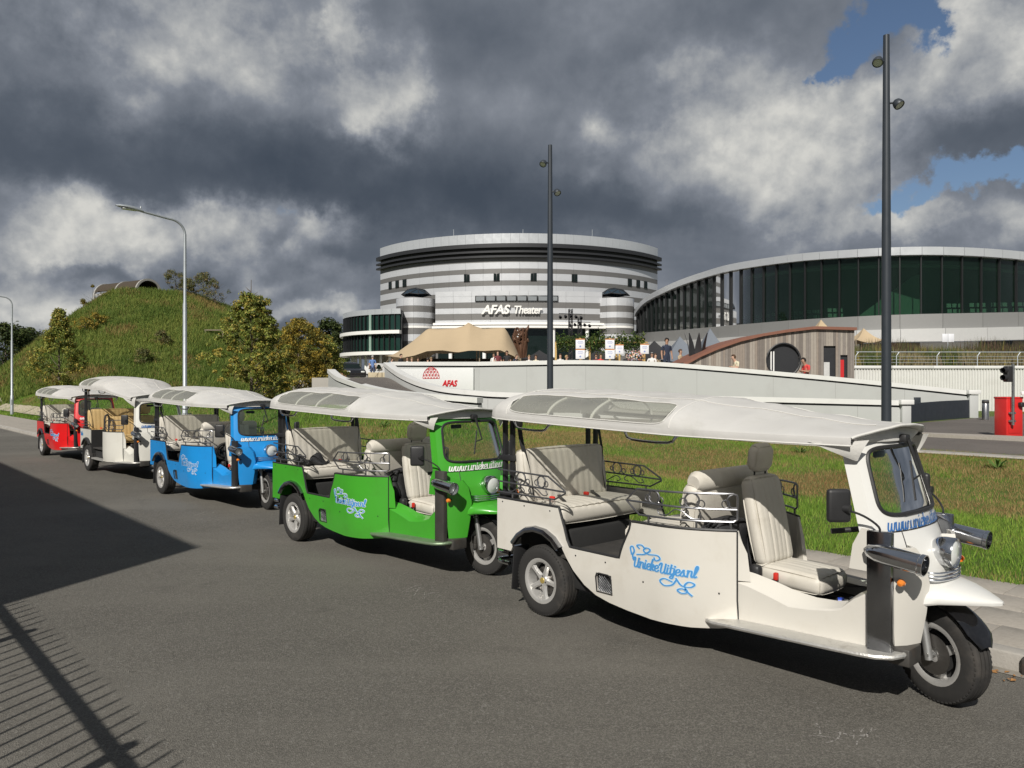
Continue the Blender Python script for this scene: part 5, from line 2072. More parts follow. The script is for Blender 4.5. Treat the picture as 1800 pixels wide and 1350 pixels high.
def street_lamp(px, v, top_py, label):
    # on the verge line v
    k = (px - 900) / FPX
    Z = v / (k * VX + VY)
    x = k * Z
    u_, v_ = toUV(x, Z)
    gz = float(terr(u_, max(v_, 7.8)))
    H = EYE + (675 - top_py) / FPX * Z - gz
    r_ = empty('street_lamp', (x, Z, gz), 0, label, 'street lamp', 'galvanised street lamps on the verge')
    MB().tube([(0, 0, 0), (0, 0, 1.1), (0, 0, 1.13), (0, 0, H * .62), (0, 0, H * .63), (0, 0, H - .45)], [.085, .08, .062, .058, .045, .042], 14).build('pole', M_GALV, r_)
    MB().box((0, -.083, .75), (.09, .02, .30)).build('service_door', M_GALV, r_)
    dx, dy = -VX, -VY        # the arm reaches over the street
    arm = [(0, 0, H - .46)] + [(dx * .42 * (1 - cos(a)), dy * .42 * (1 - cos(a)), H - .46 + .40 * sin(a)) for a in np.linspace(.1, PI / 2, 9)]
    arm += [(dx * 1.0, dy * 1.0, H + .02), (dx * 1.22, dy * 1.22, H + .05)]
    MB().tube(arm, .034, 10).build('arm', M_GALV, r_)
    hd = MB()
    sect = [(0, .045, .045), (.08, .075, .06), (.25, .13, .085), (.45, .15, .075), (.62, .11, .05), (.72, .03, .015)]
    rows_ = []
    for (d_, w_, h_) in sect:
        c = Vector((dx * (1.16 + d_), dy * (1.16 + d_), H + .045 + d_ * .10))
        sx_, sy_ = -dy, dx
        rows_.append([c + Vector((sx_ * w_ * cos(a), sy_ * w_ * cos(a), h_ * sin(a) * (1.0 if sin(a) > 0 else .35))) for a in np.linspace(0, 2 * PI, 17)])
    hd.grid(rows_)
    lo = hd.build('lamp_head', M_GALV, r_, angle=50)
    c = Vector((dx * 1.52, dy * 1.52, H + .055))
    MB().rbox(c, (.40, .20, .03), .012, 2, Matrix.Rotation(math.atan2(dy, dx), 3, 'Z')).build('lamp_glass', M_LENS, lo)
    c = Vector((dx * 1.22, dy * 1.22, H + .13))
    MB().lathe([(0, .06), (.02, .055), (.025, 0)], 10, None, c).build('light_sensor', M_GALV, lo)


street_lamp(325, 8.05, 385, 'curved galvanised street lamp rising in front of the grassy mound')
street_lamp(21, 8.0, 521, 'curved galvanised street lamp at the far left edge')


# ---- barrier with traffic light
bp_ = Vector((12.65, 19.6, .50))
br = empty('parking_barrier', bp_, rad(8), 'red parking barrier cabinet with striped arm and signal post', 'barrier')
M_REDB = mat('barrier_red', (.58, .022, .02), .4, var=.05, coat=.3)
MB().rbox((0, 0, .50), (.46, .42, .98), .025, 2).build('cabinet', M_REDB, br)
MB().rbox((0, 0, 1.0), (.48, .44, .05), .015, 1).build('cabinet_lid', M_REDB, br)
MB().rbox((.0, -.215, .42), (.36, .012, .62), .01, 1).build('cabinet_door', M_REDB, br)
MB().rbox((.16, -.26, .83), (.16, .12, .12), .03, 2).build('arm_hub', M_BLACKP, br)
ar = MB().rbox((1.75, -.30, 1.12), (3.3, .05, .09), .015, 1).build('barrier_arm', M_WHITE, br)
for k in range(5):
    MB().rbox((.55 + k * .66, -.30, 1.12), (.30, .056, .096), .015, 1).build('red_band', M_REDB, ar)
po = MB().tube([(-.13, -.30, .32), (-.13, -.30, 1.86)], .035, 12).build('signal_post', M_STEEL, br)
for z in (.42, .62):
    MB().rbox((-.13, -.27, z), (.14, .10, .05), .01, 1).build('post_clamp', M_STEEL, po)
sg_ = MB().rbox((-.27, -.30, 1.60), (.16, .17, .40), .03, 2).build('signal_head', M_BLACKP, br)
for z in (1.69, 1.51):
    MB().lathe([(.075, 0), (.08, .08), (.07, .14), (.066, .13), (.07, 0)], 16, Vector((-1, -.3, 0)).to_track_quat('Z', 'Y').to_matrix(), (-.33, -.31, z)).build('signal_hood', M_BLACKP, sg_)
bo = empty('steel_bollard', (17.85, 29.0, .505), 0, 'short polished steel bollard by the end of the plaza wall', 'bollard')
MB().lathe([(.12, 0), (.12, .60), (.105, .63), (.105, .66), (.12, .68), (.12, .73), (.10, .75), (0, .755)], 22).build('tube', M_STEEL, bo)
MB().lathe([(.122, .62), (.122, .67)], 22).build('light_band', M_BLACKP, bo)


# ================================================================== trees
BARK = mat('bark', (.12, .095, .07), .9, var=.35, vscale=14, bump=.01, bscale=30)


def leaf_mats(key, cols):
    return [mat('leaf_%s_%s' % (key, 'abcdef'[i]), c, .55, var=.35, vscale=3, transl=.28, spec=.25) for i, c in enumerate(cols)]


L_AUT = leaf_mats('autumn', [(.185, .225, .045), (.28, .30, .065), (.40, .32, .07), (.095, .12, .03)])
L_YEL = leaf_mats('yellow', [(.30, .23, .04), (.38, .27, .045), (.17, .15, .03), (.10, .10, .022)])
L_DRK = leaf_mats('dark', [(.045, .068, .020), (.065, .09, .026), (.08, .095, .03), (.025, .04, .014)])
L_OLV = leaf_mats('olive', [(.12, .14, .05), (.17, .165, .06), (.22, .17, .07), (.08, .09, .035)])


def tree(name, base, H, prof, label, mats_, n_leaf, leaf, trunk_r=.06, cat='tree', clump=.32, seed=0, gap=.35, limbs=14, group=None, bare=0.0):
    """prof: crown radius at fractions of height, from crown base upwards."""
    r = np.random.default_rng(seed + 100)
    R = random.Random(seed)
    root = empty(name, base, R.random() * 6, label, cat, group)
    hs = [p[0] * H for p in prof]
    rs = [p[1] for p in prof]
    tk = MB()
    wob = [(R.uniform(-.06, .06) * H * .1, R.uniform(-.06, .06) * H * .1) for _ in range(7)]
    path = [Vector((wob[i][0] * i / 6, wob[i][1] * i / 6, H * .97 * i / 6 - .1)) for i in range(7)]
    tk.tube(path, [trunk_r * (1 - .85 * i / 6) for i in range(7)], 8)
    ends = []
    for k in range(limbs):
        f = R.uniform(.0, .92)
        z = lerp(hs[0], hs[-1], f) * .96
        a = R.random() * 2 * PI
        rr_ = interp(z, hs, rs) * R.uniform(.65, 1.0)
        st_ = Vector((0, 0, max(.05 * H, z - rr_ * R.uniform(.4, .9))))
        i_ = st_.z / (H * .97) * 6
        st_.x, st_.y = wob[min(6, int(i_))][0] * i_ / 6, wob[min(6, int(i_))][1] * i_ / 6
        en = Vector((cos(a) * rr_, sin(a) * rr_, z + rr_ * .15))
        mid = (st_ + en) / 2 + Vector((0, 0, -.08 * rr_))
        tk.tube(crom([st_, mid, en], 4), [trunk_r * .35 * (1 - .8 * i / 8) for i in range(9)], 5)
        ends.append((mid, en))
    tk.build('trunk', BARK, root, angle=60)
    # clumps: light gaps remain between them
    nc = max(24, int(n_leaf / 42))
    f = r.random(nc) ** .9
    z = np.interp(f, [0, 1], [hs[0], hs[-1]])
    rad_ = np.interp(z, hs, rs)
    a = r.uniform(0, 2 * PI, nc)
    rad_ = rad_ * (.68 + .62 * vnoise(np.cos(a) * 1.6 + 7, np.sin(a) * 1.6 + z * 2.6 / max(rs), seed + 3))
    q = np.sqrt(r.uniform(.10, 1.0, nc)) * (1 + .22 * (r.random(nc) - .5))
    C = np.stack([np.cos(a) * rad_ * q, np.sin(a) * rad_ * q, z + .1 * rad_ * r.normal(size=nc)], -1)
    keep = vnoise(C[:, 0] * 1.7 / max(.6, rs[1]) + 9, C[:, 2] * 1.6 / max(.6, rs[1]), seed) > gap * .6
    C = C[keep]
    csz = clump * r.uniform(.5, 1.25, len(C))
    per = int(n_leaf / max(1, len(C)))
    ci = np.repeat(np.arange(len(C)), per)
    n = len(ci)
    d = r.normal(size=(n, 3))
    d /= np.linalg.norm(d, axis=1)[:, None]
    d *= (r.random(n) ** .45)[:, None]
    P = C[ci] + d * csz[ci][:, None] * np.array([1, 1, .8])
    nrm = d + r.normal(size=(n, 3)) * .6 + np.array([0, 0, .5])
    nrm /= np.linalg.norm(nrm, axis=1)[:, None]
    t1 = np.cross(nrm, r.normal(size=(n, 3)))
    t1 /= np.linalg.norm(t1, axis=1)[:, None] + 1e-9
    t2 = np.cross(nrm, t1)
    s = leaf * r.uniform(.55, 1.25, n)[:, None]
    V = np.stack([P - t1 * s, P - t2 * s * .55 + nrm * s * .12, P + t1 * s, P + t2 * s * .55 + nrm * s * .12], 1).reshape(-1, 3)
    F = np.arange(4 * n).reshape(n, 4)
    cm = r.integers(0, 4, len(C))
    mi = np.where(r.random(n) < .55, cm[ci], r.integers(0, len(mats_), n)) % len(mats_)
    o = bpy.data.objects.new('crown', fastmesh('crown', V, F, mats_, mi))
    link(o, root)
    return root


def on_ground(px, Z):
    x = (px - 900) / FPX * Z
    u_, v_ = toUV(x, Z)
    return Vector((x, Z, float(terr(u_, v_)) - .05))


SPIRE = [(.12, .75), (.24, 1.4), (.38, 1.46), (.52, 1.2), (.64, .88), (.74, .58), (.82, .34), (.92, .26), (1.0, .10)]
b_ = on_ground(442, 30)
tree('young_tree', b_, EYE + (675 - 480) / FPX * 30 - b_.z, [(a, c * 1.12) for a, c in SPIRE], 'young turning tree with a narrow pointed top, right of the mound', L_AUT, 24000, .052, .07, clump=.17, seed=3, limbs=30, gap=.72, group='young street trees')
b_ = on_ground(104, 47)
tree('young_tree', b_, EYE + (675 - 546) / FPX * 47 - b_.z, [(a, c * 1.25) for a, c in SPIRE], 'young turning tree left of the mound above the red tuk-tuk', L_AUT, 16000, .066, .07, clump=.24, seed=5, limbs=26, gap=.68, group='young street trees')
ROUND = [(.10, .6), (.22, .95), (.45, 1.0), (.7, .85), (.88, .55), (1.0, .15)]
b_ = on_ground(525, 44)
tree('turning_tree', b_, EYE + (675 - 563) / FPX * 44 - b_.z, [(a, c * 1.75) for a, c in ROUND], 'round golden yellow tree between the pointed tree and the theatre', L_YEL, 22000, .062, .08, clump=.24, seed=8, gap=.2)
b_ = on_ground(572, 46)
tree('turning_tree', b_, EYE + (675 - 592) / FPX * 46 - b_.z, [(a, c * 1.15) for a, c in ROUND], 'smaller olive tree beside the left end of the curved white parapet', L_AUT, 10000, .065, .06, clump=.24, seed=9, gap=.2)
b_ = on_ground(478, 34)
tree('low_shrub', b_, 1.7, [(a, c * 1.2) for a, c in ROUND], 'low dark shrub at the foot of the pointed tree', L_AUT, 7000, .055, .04, 'shrub', .2, 12, limbs=8)
for px, Z, top, w, lb, sd in ((10, 100, 574, 5.5, 'dark tree at the left edge far behind the mound', 21), (45, 108, 582, 4.5, 'dark tree beside the left lamp far behind the mound', 22),
                              (78, 120, 600, 5.0, 'small dark tree peeping out left of the mound', 23), (125, 118, 565, 4.0, 'dark treetop showing beside the mound flank', 24),
                              (577, 112, 566, 4.2, 'dark far tree left of the glass theatre wing', 25)):
    b_ = Vector(((px - 900) / FPX * Z, Z, .3))
    tree('distant_tree', b_, EYE + (675 - top) / FPX * Z - .3, [(a, c * w) for a, c in ROUND], lb, L_DRK, 9000, .22, .2, clump=1.0, seed=sd, group='dark trees in the distance')
# bushes on the mound
for px, Z, top, w, lb, sd, n_, mats_ in ((308, 77, 472, 1.2, 'thin leggy bush on the mound top right of the shelter', 31, 1500, L_OLV), (330, 76.3, 492, 1.5, 'dense olive bush behind the lamp pole on the mound', 32, 2400, L_OLV),
                                         (358, 77, 482, 1.75, 'airy bush on the right shoulder of the mound', 33, 2000, L_OLV), (378, 75.6, 494, 1.5, 'sparse bush furthest down the right shoulder', 34, 1300, L_OLV),
                                         (163, 77, 503, 1.2, 'yellowish bush left of the mound shelter', 35, 1300, L_YEL)):
    b_ = on_ground(px, Z)
    tree('mound_bush', b_, max(.9, EYE + (675 - top) / FPX * Z - b_.z), [(a * .9 + .1, c * w) for a, c in ROUND], lb, mats_, n_, .07, .035, 'bush', .36, sd, limbs=26, gap=.7, group='bushes on the mound')
for k, (px, py, w) in enumerate(((150, 582, 1.0), (172, 575, .7), (95, 600, 1.1), (250, 640, .6), (285, 605, .5))):
    # low scrub on the flank: walk out along the view ray to the slope
    Z = 48.0
    while Z < 78:
        x = (px - 900) / FPX * Z
        u_, v_ = toUV(x, Z)
        if float(terr(u_, v_)) >= EYE + (675 - py) / FPX * Z:
            break
        Z += .2
    b_ = on_ground(px, Z)
    tree('scrub', b_, 1.1, [(a, c * w * 1.3) for a, c in ROUND], ['yellow green scrub high on the left flank of the mound', 'small yellow green scrub beside it nearer the shelter', 'low scrub at the left foot of the mound', 'tiny dark tuft low on the mound left of the lamp pole', 'tiny dark tuft halfway up the mound'][k],
         L_YEL if k < 2 else L_OLV, 1500, .06, .03, 'shrub', .3, 41 + k, limbs=8, group='scrub on the mound')

# ---- barrel shelter on the mound
def zpt(px, py, Z):
    return at(px, py, Z)


ba, bb_ = zpt(187, 521, 79.0), zpt(262, 515, 75.0)
ax_ = bb_ - ba
ax_.z = 0
LN = ax_.length
sh = empty('barrel_shelter', Vector((ba.x, ba.y, ba.z - .9)), math.atan2(ax_.y, ax_.x), 'barrel roofed shelter with brown turf roof on top of the mound', 'shelter')
M_TURFR = mat('sedum_roof', (.055, .042, .028), .95, var=.5, vscale=9, bump=.03, bscale=14)
M_CONC = mat('pale_concrete', (.36, .35, .33), .85, var=.12, vscale=3)
RS = 1.32
zc_ = .9 - .10
rb_ = MB()
arc_ = lambda x, r_, a0=rad(18), a1=rad(162): [Vector((x, -r_ * cos(a), zc_ + r_ * sin(a) * 1.0)) for a in np.linspace(a0, a1, 17)]
rb_.slab([arc_(.1, RS), arc_(LN - .1, RS)], [arc_(.1, RS - .12), arc_(LN - .1, RS - .12)])
rb_.build('turf_roof', M_TURFR, sh, angle=50)
for x in (0, LN * .5, LN - .18):
    rb_ = MB()
    e = [(a_, c_) for a_, c_ in zip(arc_(x, RS + .06, 0, PI), arc_(x + .18, RS + .06, 0, PI))]
    i_ = [(a_, c_) for a_, c_ in zip(arc_(x, RS - .14, 0, PI), arc_(x + .18, RS - .14, 0, PI))]
    rb_.slab([list(p) for p in e], [list(p) for p in i_])
    for s_ in (-1, 1):
        rb_.box((x + .09, s_ * (RS - .04), zc_ / 2 - .2), (.18, .2, zc_ + .3))
    rb_.build('arch_rib', M_CONC, sh, angle=50)
MB().box((LN / 2, -RS + .06, zc_ + .10), (LN, .06, .14)).build('edge_beam', M_CONC, sh)
MB().box((LN * .25, .3, zc_ / 2 + .3), (LN * .45, .1, 2.4)).build('slat_wall', mat('slat_dark', (.05, .05, .052), .7), sh)
for k in range(9):
    MB().box((LN * .06 + k * LN * .045, .23, zc_ / 2 + .2), (.06, .05, 2.4)).build('slat', mat('slat_grey', (.2, .19, .18), .8), sh)
Zb = 55.0
while Zb < 77 and float(terr(*toUV((377 - 900) / FPX * Zb, Zb))) < EYE + (675 - 589) / FPX * Zb:
    Zb += .1
p = zpt(377, 583, Zb)
pb_ = empty('timber_bench', (p.x, p.y, float(terr(*toUV(p.x, p.y)))), .1, 'small timber bench set into the right flank of the mound', 'bench')
dzb = .35
M_TIMB = mat('weathered_timber', (.22, .18, .13), .85, var=.25, vscale=8)
MB().rbox((0, 0, dzb + .05), (1.6, .35, .09), .01, 1).build('seat', M_TIMB, pb_)
for s_ in (-.7, .7):
    MB().box((s_, 0, dzb / 2 - .2), (.14, .3, dzb + .4)).build('leg', M_TIMB, pb_)
# ================================================================== theatre
M_BANDL = mat('cladding_light', (.68, .69, .71), .33, .45, var=.08, vscale=.5, rvar=.06, bump=.004, bscale=.9)
M_BANDD = mat('cladding_dark', (.185, .18, .175), .42, .35, var=.08, vscale=.5, rvar=.06, bump=.004, bscale=.9)
M_ROOFW = mat('cladding_top', (.62, .64, .66), .32, .5, var=.06, vscale=.5)
M_LOUV = mat('louvre_black', (.022, .023, .026), .5, var=.2)
M_STRIPE = mat('canopy_white', (.78, .77, .74), .4, var=.03)
M_GLAZ = mat('dark_glazing', (.006, .012, .010), .04, var=.3, vscale=.4, spec=.6, bump=.02, bscale=.35, rvar=.02)
M_GLAZG = mat('green_glazing', (.012, .035, .028), .04, var=.4, vscale=.5, spec=.6, bump=.02, bscale=.4, rvar=.02)
M_MULL = mat('mullion_black', (.012, .013, .014), .4)
PZ = 2.15

th = empty('theatre', (1.0, 123.5, PZ), 0, 'large round theatre clad in alternating light and dark metal bands with white letters', 'building')


def arc_panel_mesh(R, a, z0, z1, d, m_, n=5):
    """panel on a drum of radius R, centred on -y, spanning angle a"""
    b = MB()
    an = np.linspace(-a / 2, a / 2, n)
    o_ = [[(R * sin(q), -R * cos(q), z0), (R * sin(q), -R * cos(q), z1)] for q in an]
    i_ = [[((R - d) * sin(q), -(R - d) * cos(q), z0), ((R - d) * sin(q), -(R - d) * cos(q), z1)] for q in an]
    b.slab(o_, i_)
    return b.mesh('cladding_panel', m_, True, 30)


def drum(root, c, R, a0, a1, bands, nseg, name='cladding_panel', d=.25):
    span = (a1 - a0) / nseg
    for (z0, z1, m_) in bands:
        me = arc_panel_mesh(R, span - .018 / R, z0 + .006, z1 - .006, d, m_)
        for k in range(nseg):
            o = bpy.data.objects.new(name, me)
            o.location = c
            o.rotation_euler = (0, 0, a0 + (k + .5) * span)
            link(o, root)


def zt(y, Z):
    return EYE + (675 - y) / FPX * Z - PZ


L_, D_ = M_BANDL, M_BANDD
ub = []
z = zt(453, 100)
for k, h in enumerate((.55, .85, .62, .92, .66, .88, .66, .88, .66, .88, .66, .88)):
    ub.append((z - h, z, D_ if k % 2 == 0 else L_))
    z -= h
AH = rad(58.5)
drum(th, (0, 0, 0), 23.5, -AH, AH, ub, 20)
drum(th, (0, 0, 0), 23.55, -AH, AH, [(zt(427.5, 100), zt(410, 100), M_ROOFW)], 40, 'parapet_panel')
# core behind the cladding, straight flanks, roof
cr = MB()
pl = [(23.2 * sin(a), -23.2 * cos(a)) for a in np.linspace(-AH, AH, 40)]
pl += [(19.9, 12), (-19.9, 12)]
cr.prism(pl, zt(412, 100) + .0, loc=(0, 0, 0))
cr.build('core', M_BANDD, th, smooth=False)
for z0, z1 in ((453, 449.5), (444.5, 441), (435.5, 428.5)):
    lv = MB()
    an = np.linspace(-AH - .012, AH + .012, 60)
    lv.slab([[(24.05 * sin(q), -24.05 * cos(q), zt(z0, 100)), (24.05 * sin(q), -24.05 * cos(q), zt(z1, 100))] for q in an],
            [[(23.3 * sin(q), -23.3 * cos(q), zt(z0, 100)), (23.3 * sin(q), -23.3 * cos(q), zt(z1, 100))] for q in an])
    lv.build('louvre', M_LOUV, th, angle=30)
lv = MB()
lv.slab([[(23.45 * sin(q), -23.45 * cos(q), zt(453, 100)), (23.45 * sin(q), -23.45 * cos(q), zt(428, 100))] for q in np.linspace(-AH, AH, 60)],
        [[(23.2 * sin(q), -23.2 * cos(q), zt(453, 100)), (23.2 * sin(q), -23.2 * cos(q), zt(428, 100))] for q in np.linspace(-AH, AH, 60)])
lv.build('louvre_back', M_LOUV, th)
for k in range(3):
    MB().tube([(-9 + k * 9.5, -18, zt(410, 100)), (-9 + k * 9.5, -18, zt(410, 100) + 1.6)], .03, 5).build('antenna', M_GALV, th)


def drum_win(c, R, px, Zg, z0, z1, w, root, nm='window'):
    x = (px - 900) / FPX * Zg - c[0] - root.location.x
    a = math.asin(max(-1, min(1, x / R)))
    wi = MB().rbox((0, -R - .02, (z0 + z1) / 2), (w, .12, z1 - z0), .01, 1).build(nm, M_MULL, root, loc=c, rot=(0, 0, a))
    for s_ in (-1, 1):
        MB().box((s_ * w / 4, -R - .085, (z0 + z1) / 2), (w / 2 - .14, .03, z1 - z0 - .18)).build('pane', M_GLAZ, wi)


wz0, wz1 = ub[3][0] - .10, ub[3][1] + .05
for px in (683, 698, 713, 820, 873, 938, 1011, 1104, 1121, 1137):
    Zg = 100 if 780 < px < 1050 else 107
    drum_win((0, 0, 0), 23.5, px, Zg, wz0, wz1, .80, th)
for px, dzz in ((683, 0), (697, 0)):
    drum_win((0, 0, 0), 23.5, px, 108, ub[9][0] - .6, ub[9][1] - .1, .75, th)

# lower front volume
FC = (-.2, -33.5 + 40.0, 0)
RF = 40.0                        # shallow curve, front at y = 90
AF = math.asin(9.9 / RF)
lb_ = [(zt(520, 90), zt(511, 90), L_), (zt(531, 90), zt(520, 90), L_), (zt(541, 90), zt(531, 90), D_), (zt(551, 90), zt(541, 90), L_), (zt(562, 90), zt(551, 90), D_), (zt(567, 90), zt(562, 90), L_)]
drum(th, FC, RF, -AF, AF, lb_, 9)
for k in range(8):
    w_ = MB().rbox((0, -RF - .06, (zt(520.5, 90) + zt(529, 90)) / 2), (1.22, .14, .72), .01, 1).build('strip_window', M_MULL, th, loc=FC, rot=(0, 0, -.113 + k * .0305))
    MB().box((0, -RF - .135, (zt(520.5, 90) + zt(529, 90)) / 2), (1.0, .03, .5)).build('pane', mat('pale_pane', (.34, .36, .37), .15, .4), w_)
for (ya, yb, dd, m_) in ((571, 567, .55, M_STRIPE), (573, 571, .25, M_LOUV), (577, 573, .9, M_STRIPE)):
    cn = MB()
    an = np.linspace(-AF * 1.01, AF * 1.01, 30)
    cn.slab([[((RF + dd) * sin(q), -(RF + dd) * cos(q), zt(yb, 90) if False else zt(ya, 90)), ((RF + dd) * sin(q), -(RF + dd) * cos(q), zt(yb, 90))] for q in an],
            [[((RF - .2) * sin(q), -(RF - .2) * cos(q), zt(ya, 90)), ((RF - .2) * sin(q), -(RF - .2) * cos(q), zt(yb, 90))] for q in an])
    cn.build('entrance_canopy', m_, th, angle=30, loc=FC)
cr = MB()
cr.prism([((RF - .3) * sin(a) + FC[0], -(RF - .3) * cos(a) + FC[1]) for a in np.linspace(-AF, AF, 20)] + [(9.4, -18), (-9.8, -18)], zt(511.5, 90))
cr.build('front_core', M_BANDD, th, smooth=False)
for k in range(16):
    a = lerp(-AF * .96, AF * .96, (k + .5) / 16)
    MB().box((0, -RF + .15, zt(577, 90) / 2), (1.40, .06, zt(577, 90))).build('entrance_pane', M_GLAZ, th, loc=FC, rot=(0, 0, a))
for k in range(5):
    a = lerp(-AF * .8, AF * .8, k / 4)
    MB().lathe([(.22, 0), (.22, zt(577, 90))], 14, None, (0, -RF - .4, 0)).build('entrance_column', M_WHITE, th, loc=FC, rot=(0, 0, a))
# lettering
me = text_mesh('AFAS', 1.42, .10, .22, .045, .95)
me2 = text_mesh('Theater', 1.30, .10, .22, .022, .93)
for m__, px, nm in ((me, 847, 'sign_letters'), (me2, 902, 'sign_letters')):
    xs_ = [v.co.x for v in m__.vertices]
    wl = max(xs_)
    tgt = (3.30 if px == 847 else 3.42)
    m__.materials.clear()
    m__.materials.append(M_STRIPE)
    x0 = (px - 900) / FPX * 89.5 - 1.0
    for v in m__.vertices:
        X = x0 + v.co.x * tgt / wl
        dx = X - FC[0]
        y = FC[1] - math.sqrt((RF + .28) ** 2 - dx * dx)
        v.co = (X, y - v.co.z, zt(551.5, 90) + v.co.y)
    o = bpy.data.objects.new(nm, m__)
    link(o, th)
# turrets with geodesic glass domes
for px, nm in ((731, 0), (1080, 1)):
    c = ((px - 900) / FPX * 92.5 - 1.0, 92.6 - 123.5, 0)
    tb = [(zt(538, 91), zt(524, 91), L_), (zt(549, 91), zt(538, 91), D_), (zt(559, 91), zt(549, 91), L_), (zt(569, 91), zt(559, 91), D_), (zt(573, 91), zt(569, 91), L_), (zt(577, 91), zt(573, 91), M_STRIPE),
          (zt(588, 91), zt(577, 91), D_), (zt(600, 91), zt(588, 91), L_), (zt(612, 91), zt(600, 91), D_), (zt(626, 91), zt(612, 91), L_), (0, zt(626, 91), D_)]
    drum(th, c, 2.36, -rad(150), rad(150), tb, 10, d=.2)
    MB().lathe([(0, zt(524.5, 91)), (2.2, zt(524.5, 91))], 30, None, c).build('turret_roof', M_BANDD, th)
    bmx = bmesh.new()
    bmesh.ops.create_icosphere(bmx, subdivisions=2, radius=2.05)
    geo = [v for v in bmx.verts if v.co.z < .35]
    bmesh.ops.delete(bmx, geom=geo, context='VERTS')
    dm = bpy.data.meshes.new('glass_dome')
    gm = MB()
    for f in bmx.faces:
        gm.add([(v.co.x, v.co.y, (v.co.z - .35) * .82) for v in f.verts], [tuple(range(len(f.verts)))])
    do = gm.build('glass_dome', mat('dome_glass', (.02, .035, .05), .08, .0, var=.4, vscale=1, spec=.7), th, smooth=False, loc=(c[0], c[1], zt(524, 91)))
    gm = MB()
    for e in bmx.edges:
        a, b2 = e.verts
        gm.tube([(a.co.x * 1.01, a.co.y * 1.01, (a.co.z - .35) * .83), (b2.co.x * 1.01, b2.co.y * 1.01, (b2.co.z - .35) * .83)], .045, 5)
    gm.build('dome_strut', M_LOUV, do)
    bmx.free()

# ---- curved glass wing left of the theatre
wg = empty('glass_wing', (-11.0, 98.5, PZ), 0, 'two storey curved glass wing with white floor bands left of the theatre', 'building')
RW = 10.3
zw = lambda y: zt(y, 89.0)
A0, A1 = rad(-95), rad(-10)
drum(wg, (0, 0, 0), RW + .1, A0, A1, [(zw(552.5), zw(543), M_ROOFW)], 14, 'roof_panel')
for ya, yb, ex in ((587, 581, .5), (623.5, 617.5, .5)):
    fl = MB()
    an = np.linspace(A0, A1, 40)
    fl.slab([[((RW + ex) * sin(q), -(RW + ex) * cos(q), zw(ya)), ((RW + ex) * sin(q), -(RW + ex) * cos(q), zw(yb))] for q in an],
            [[((RW - .3) * sin(q), -(RW - .3) * cos(q), zw(ya)), ((RW - .3) * sin(q), -(RW - .3) * cos(q), zw(yb))] for q in an])
    fl.build('floor_band', M_STRIPE, wg, angle=30)
npn = 22
for (ya, yb) in ((581, 552.5), (617.5, 587)):
    span = (A1 - A0) / npn
    me = arc_panel_mesh(RW - .1, span - .02, zw(ya), zw(yb), .05, M_GLAZG, 3)
    mu_ = MB().box((0, -RW, (zw(ya) + zw(yb)) / 2), (.10, .22, zw(yb) - zw(ya))).mesh('mullion', M_MULL, False)
    for k in range(npn):
        o = bpy.data.objects.new('pane', me); o.rotation_euler = (0, 0, A0 + (k + .5) * span); link(o, wg)
        o = bpy.data.objects.new('mullion', mu_); o.rotation_euler = (0, 0, A0 + k * span); link(o, wg)
    MB().box((0, -RW - .12, (zw(ya) + zw(yb)) / 2), (.30, .12, zw(yb) - zw(ya))).build('green_fin', mat('fin_green', (.25, .36, .30), .4), wg, rot=(0, 0, rad(-32)))
cr = MB()
cr.prism([((RW - .35) * sin(a), -(RW - .35) * cos(a)) for a in np.linspace(A0, A1, 30)] + [(-2.5, 8), (-9.5, 8)], zw(545) - zw(623.5), loc=(0, 0, zw(623.5)))
cr.build('core', M_LOUV, wg, smooth=False)
gfl = MB()
for k in range(9):
    a = lerp(A0 + .35, A1 - .05, k / 8)
    MB().lathe([(.16, 0), (.16, zw(623.5))], 10, None, ((RW - 1.0) * sin(a), -(RW - 1.0) * cos(a), 0)).build('pilotis', M_WHITE, wg)
gfl.prism([((RW - 3.5) * sin(a), -(RW - 3.5) * cos(a)) for a in np.linspace(A0, A1, 20)] + [(-2.5, 5)], zw(623.5))
gfl.build('ground_floor', mat('ground_floor_panel', (.34, .31, .27), .6), wg, smooth=False)

# ================================================================== glass hall on the right
gh = empty('glass_hall', (25, 70, PZ), 0, 'long curved glass hall with silver roof edge right of the theatre', 'building')
GO = gh.location
GX = [1121, 1126, 1140, 1165, 1200, 1250, 1300, 1400, 1500, 1600, 1700, 1800, 1920, 2060]
GZ = [97, 94.5, 91, 86.5, 81.5, 76, 71.5, 65.6, 62, 60, 59.3, 59.8, 61.5, 65]
GT = [548, 538, 523, 509, 493, 476, 463, 448, 440, 435.5, 437, 445, 461, 490]
GB = [586, 585.5, 584.5, 582.5, 580, 575.5, 571, 563, 557, 553, 551, 549, 548, 548]
LB = [588, 588.5, 589.5, 591, 593, 595, 597, 600, 594, 587, 584, 582, 580, 580]


def hall(px, dn=0.0):
    Z = interp(px, GX, GZ)
    return Z


# smooth parametrisation along the facade
ctl = [Vector(((x_ - 900) / FPX * z_, z_, 0)) for x_, z_ in zip(GX, GZ)]
cts = crom([(c.x, c.y, 0) for c in ctl], 12)
ctT = crom([((675 - y_) / FPX * z_ + EYE - PZ, 0, 0) for y_, z_ in zip(GT, GZ)], 12)
ctB = crom([((675 - y_) / FPX * z_ + EYE - PZ, 0, 0) for y_, z_ in zip(GB, GZ)], 12)
arcs = [0.0]
for i in range(1, len(cts)):
    arcs.append(arcs[-1] + (cts[i] - cts[i - 1]).length)


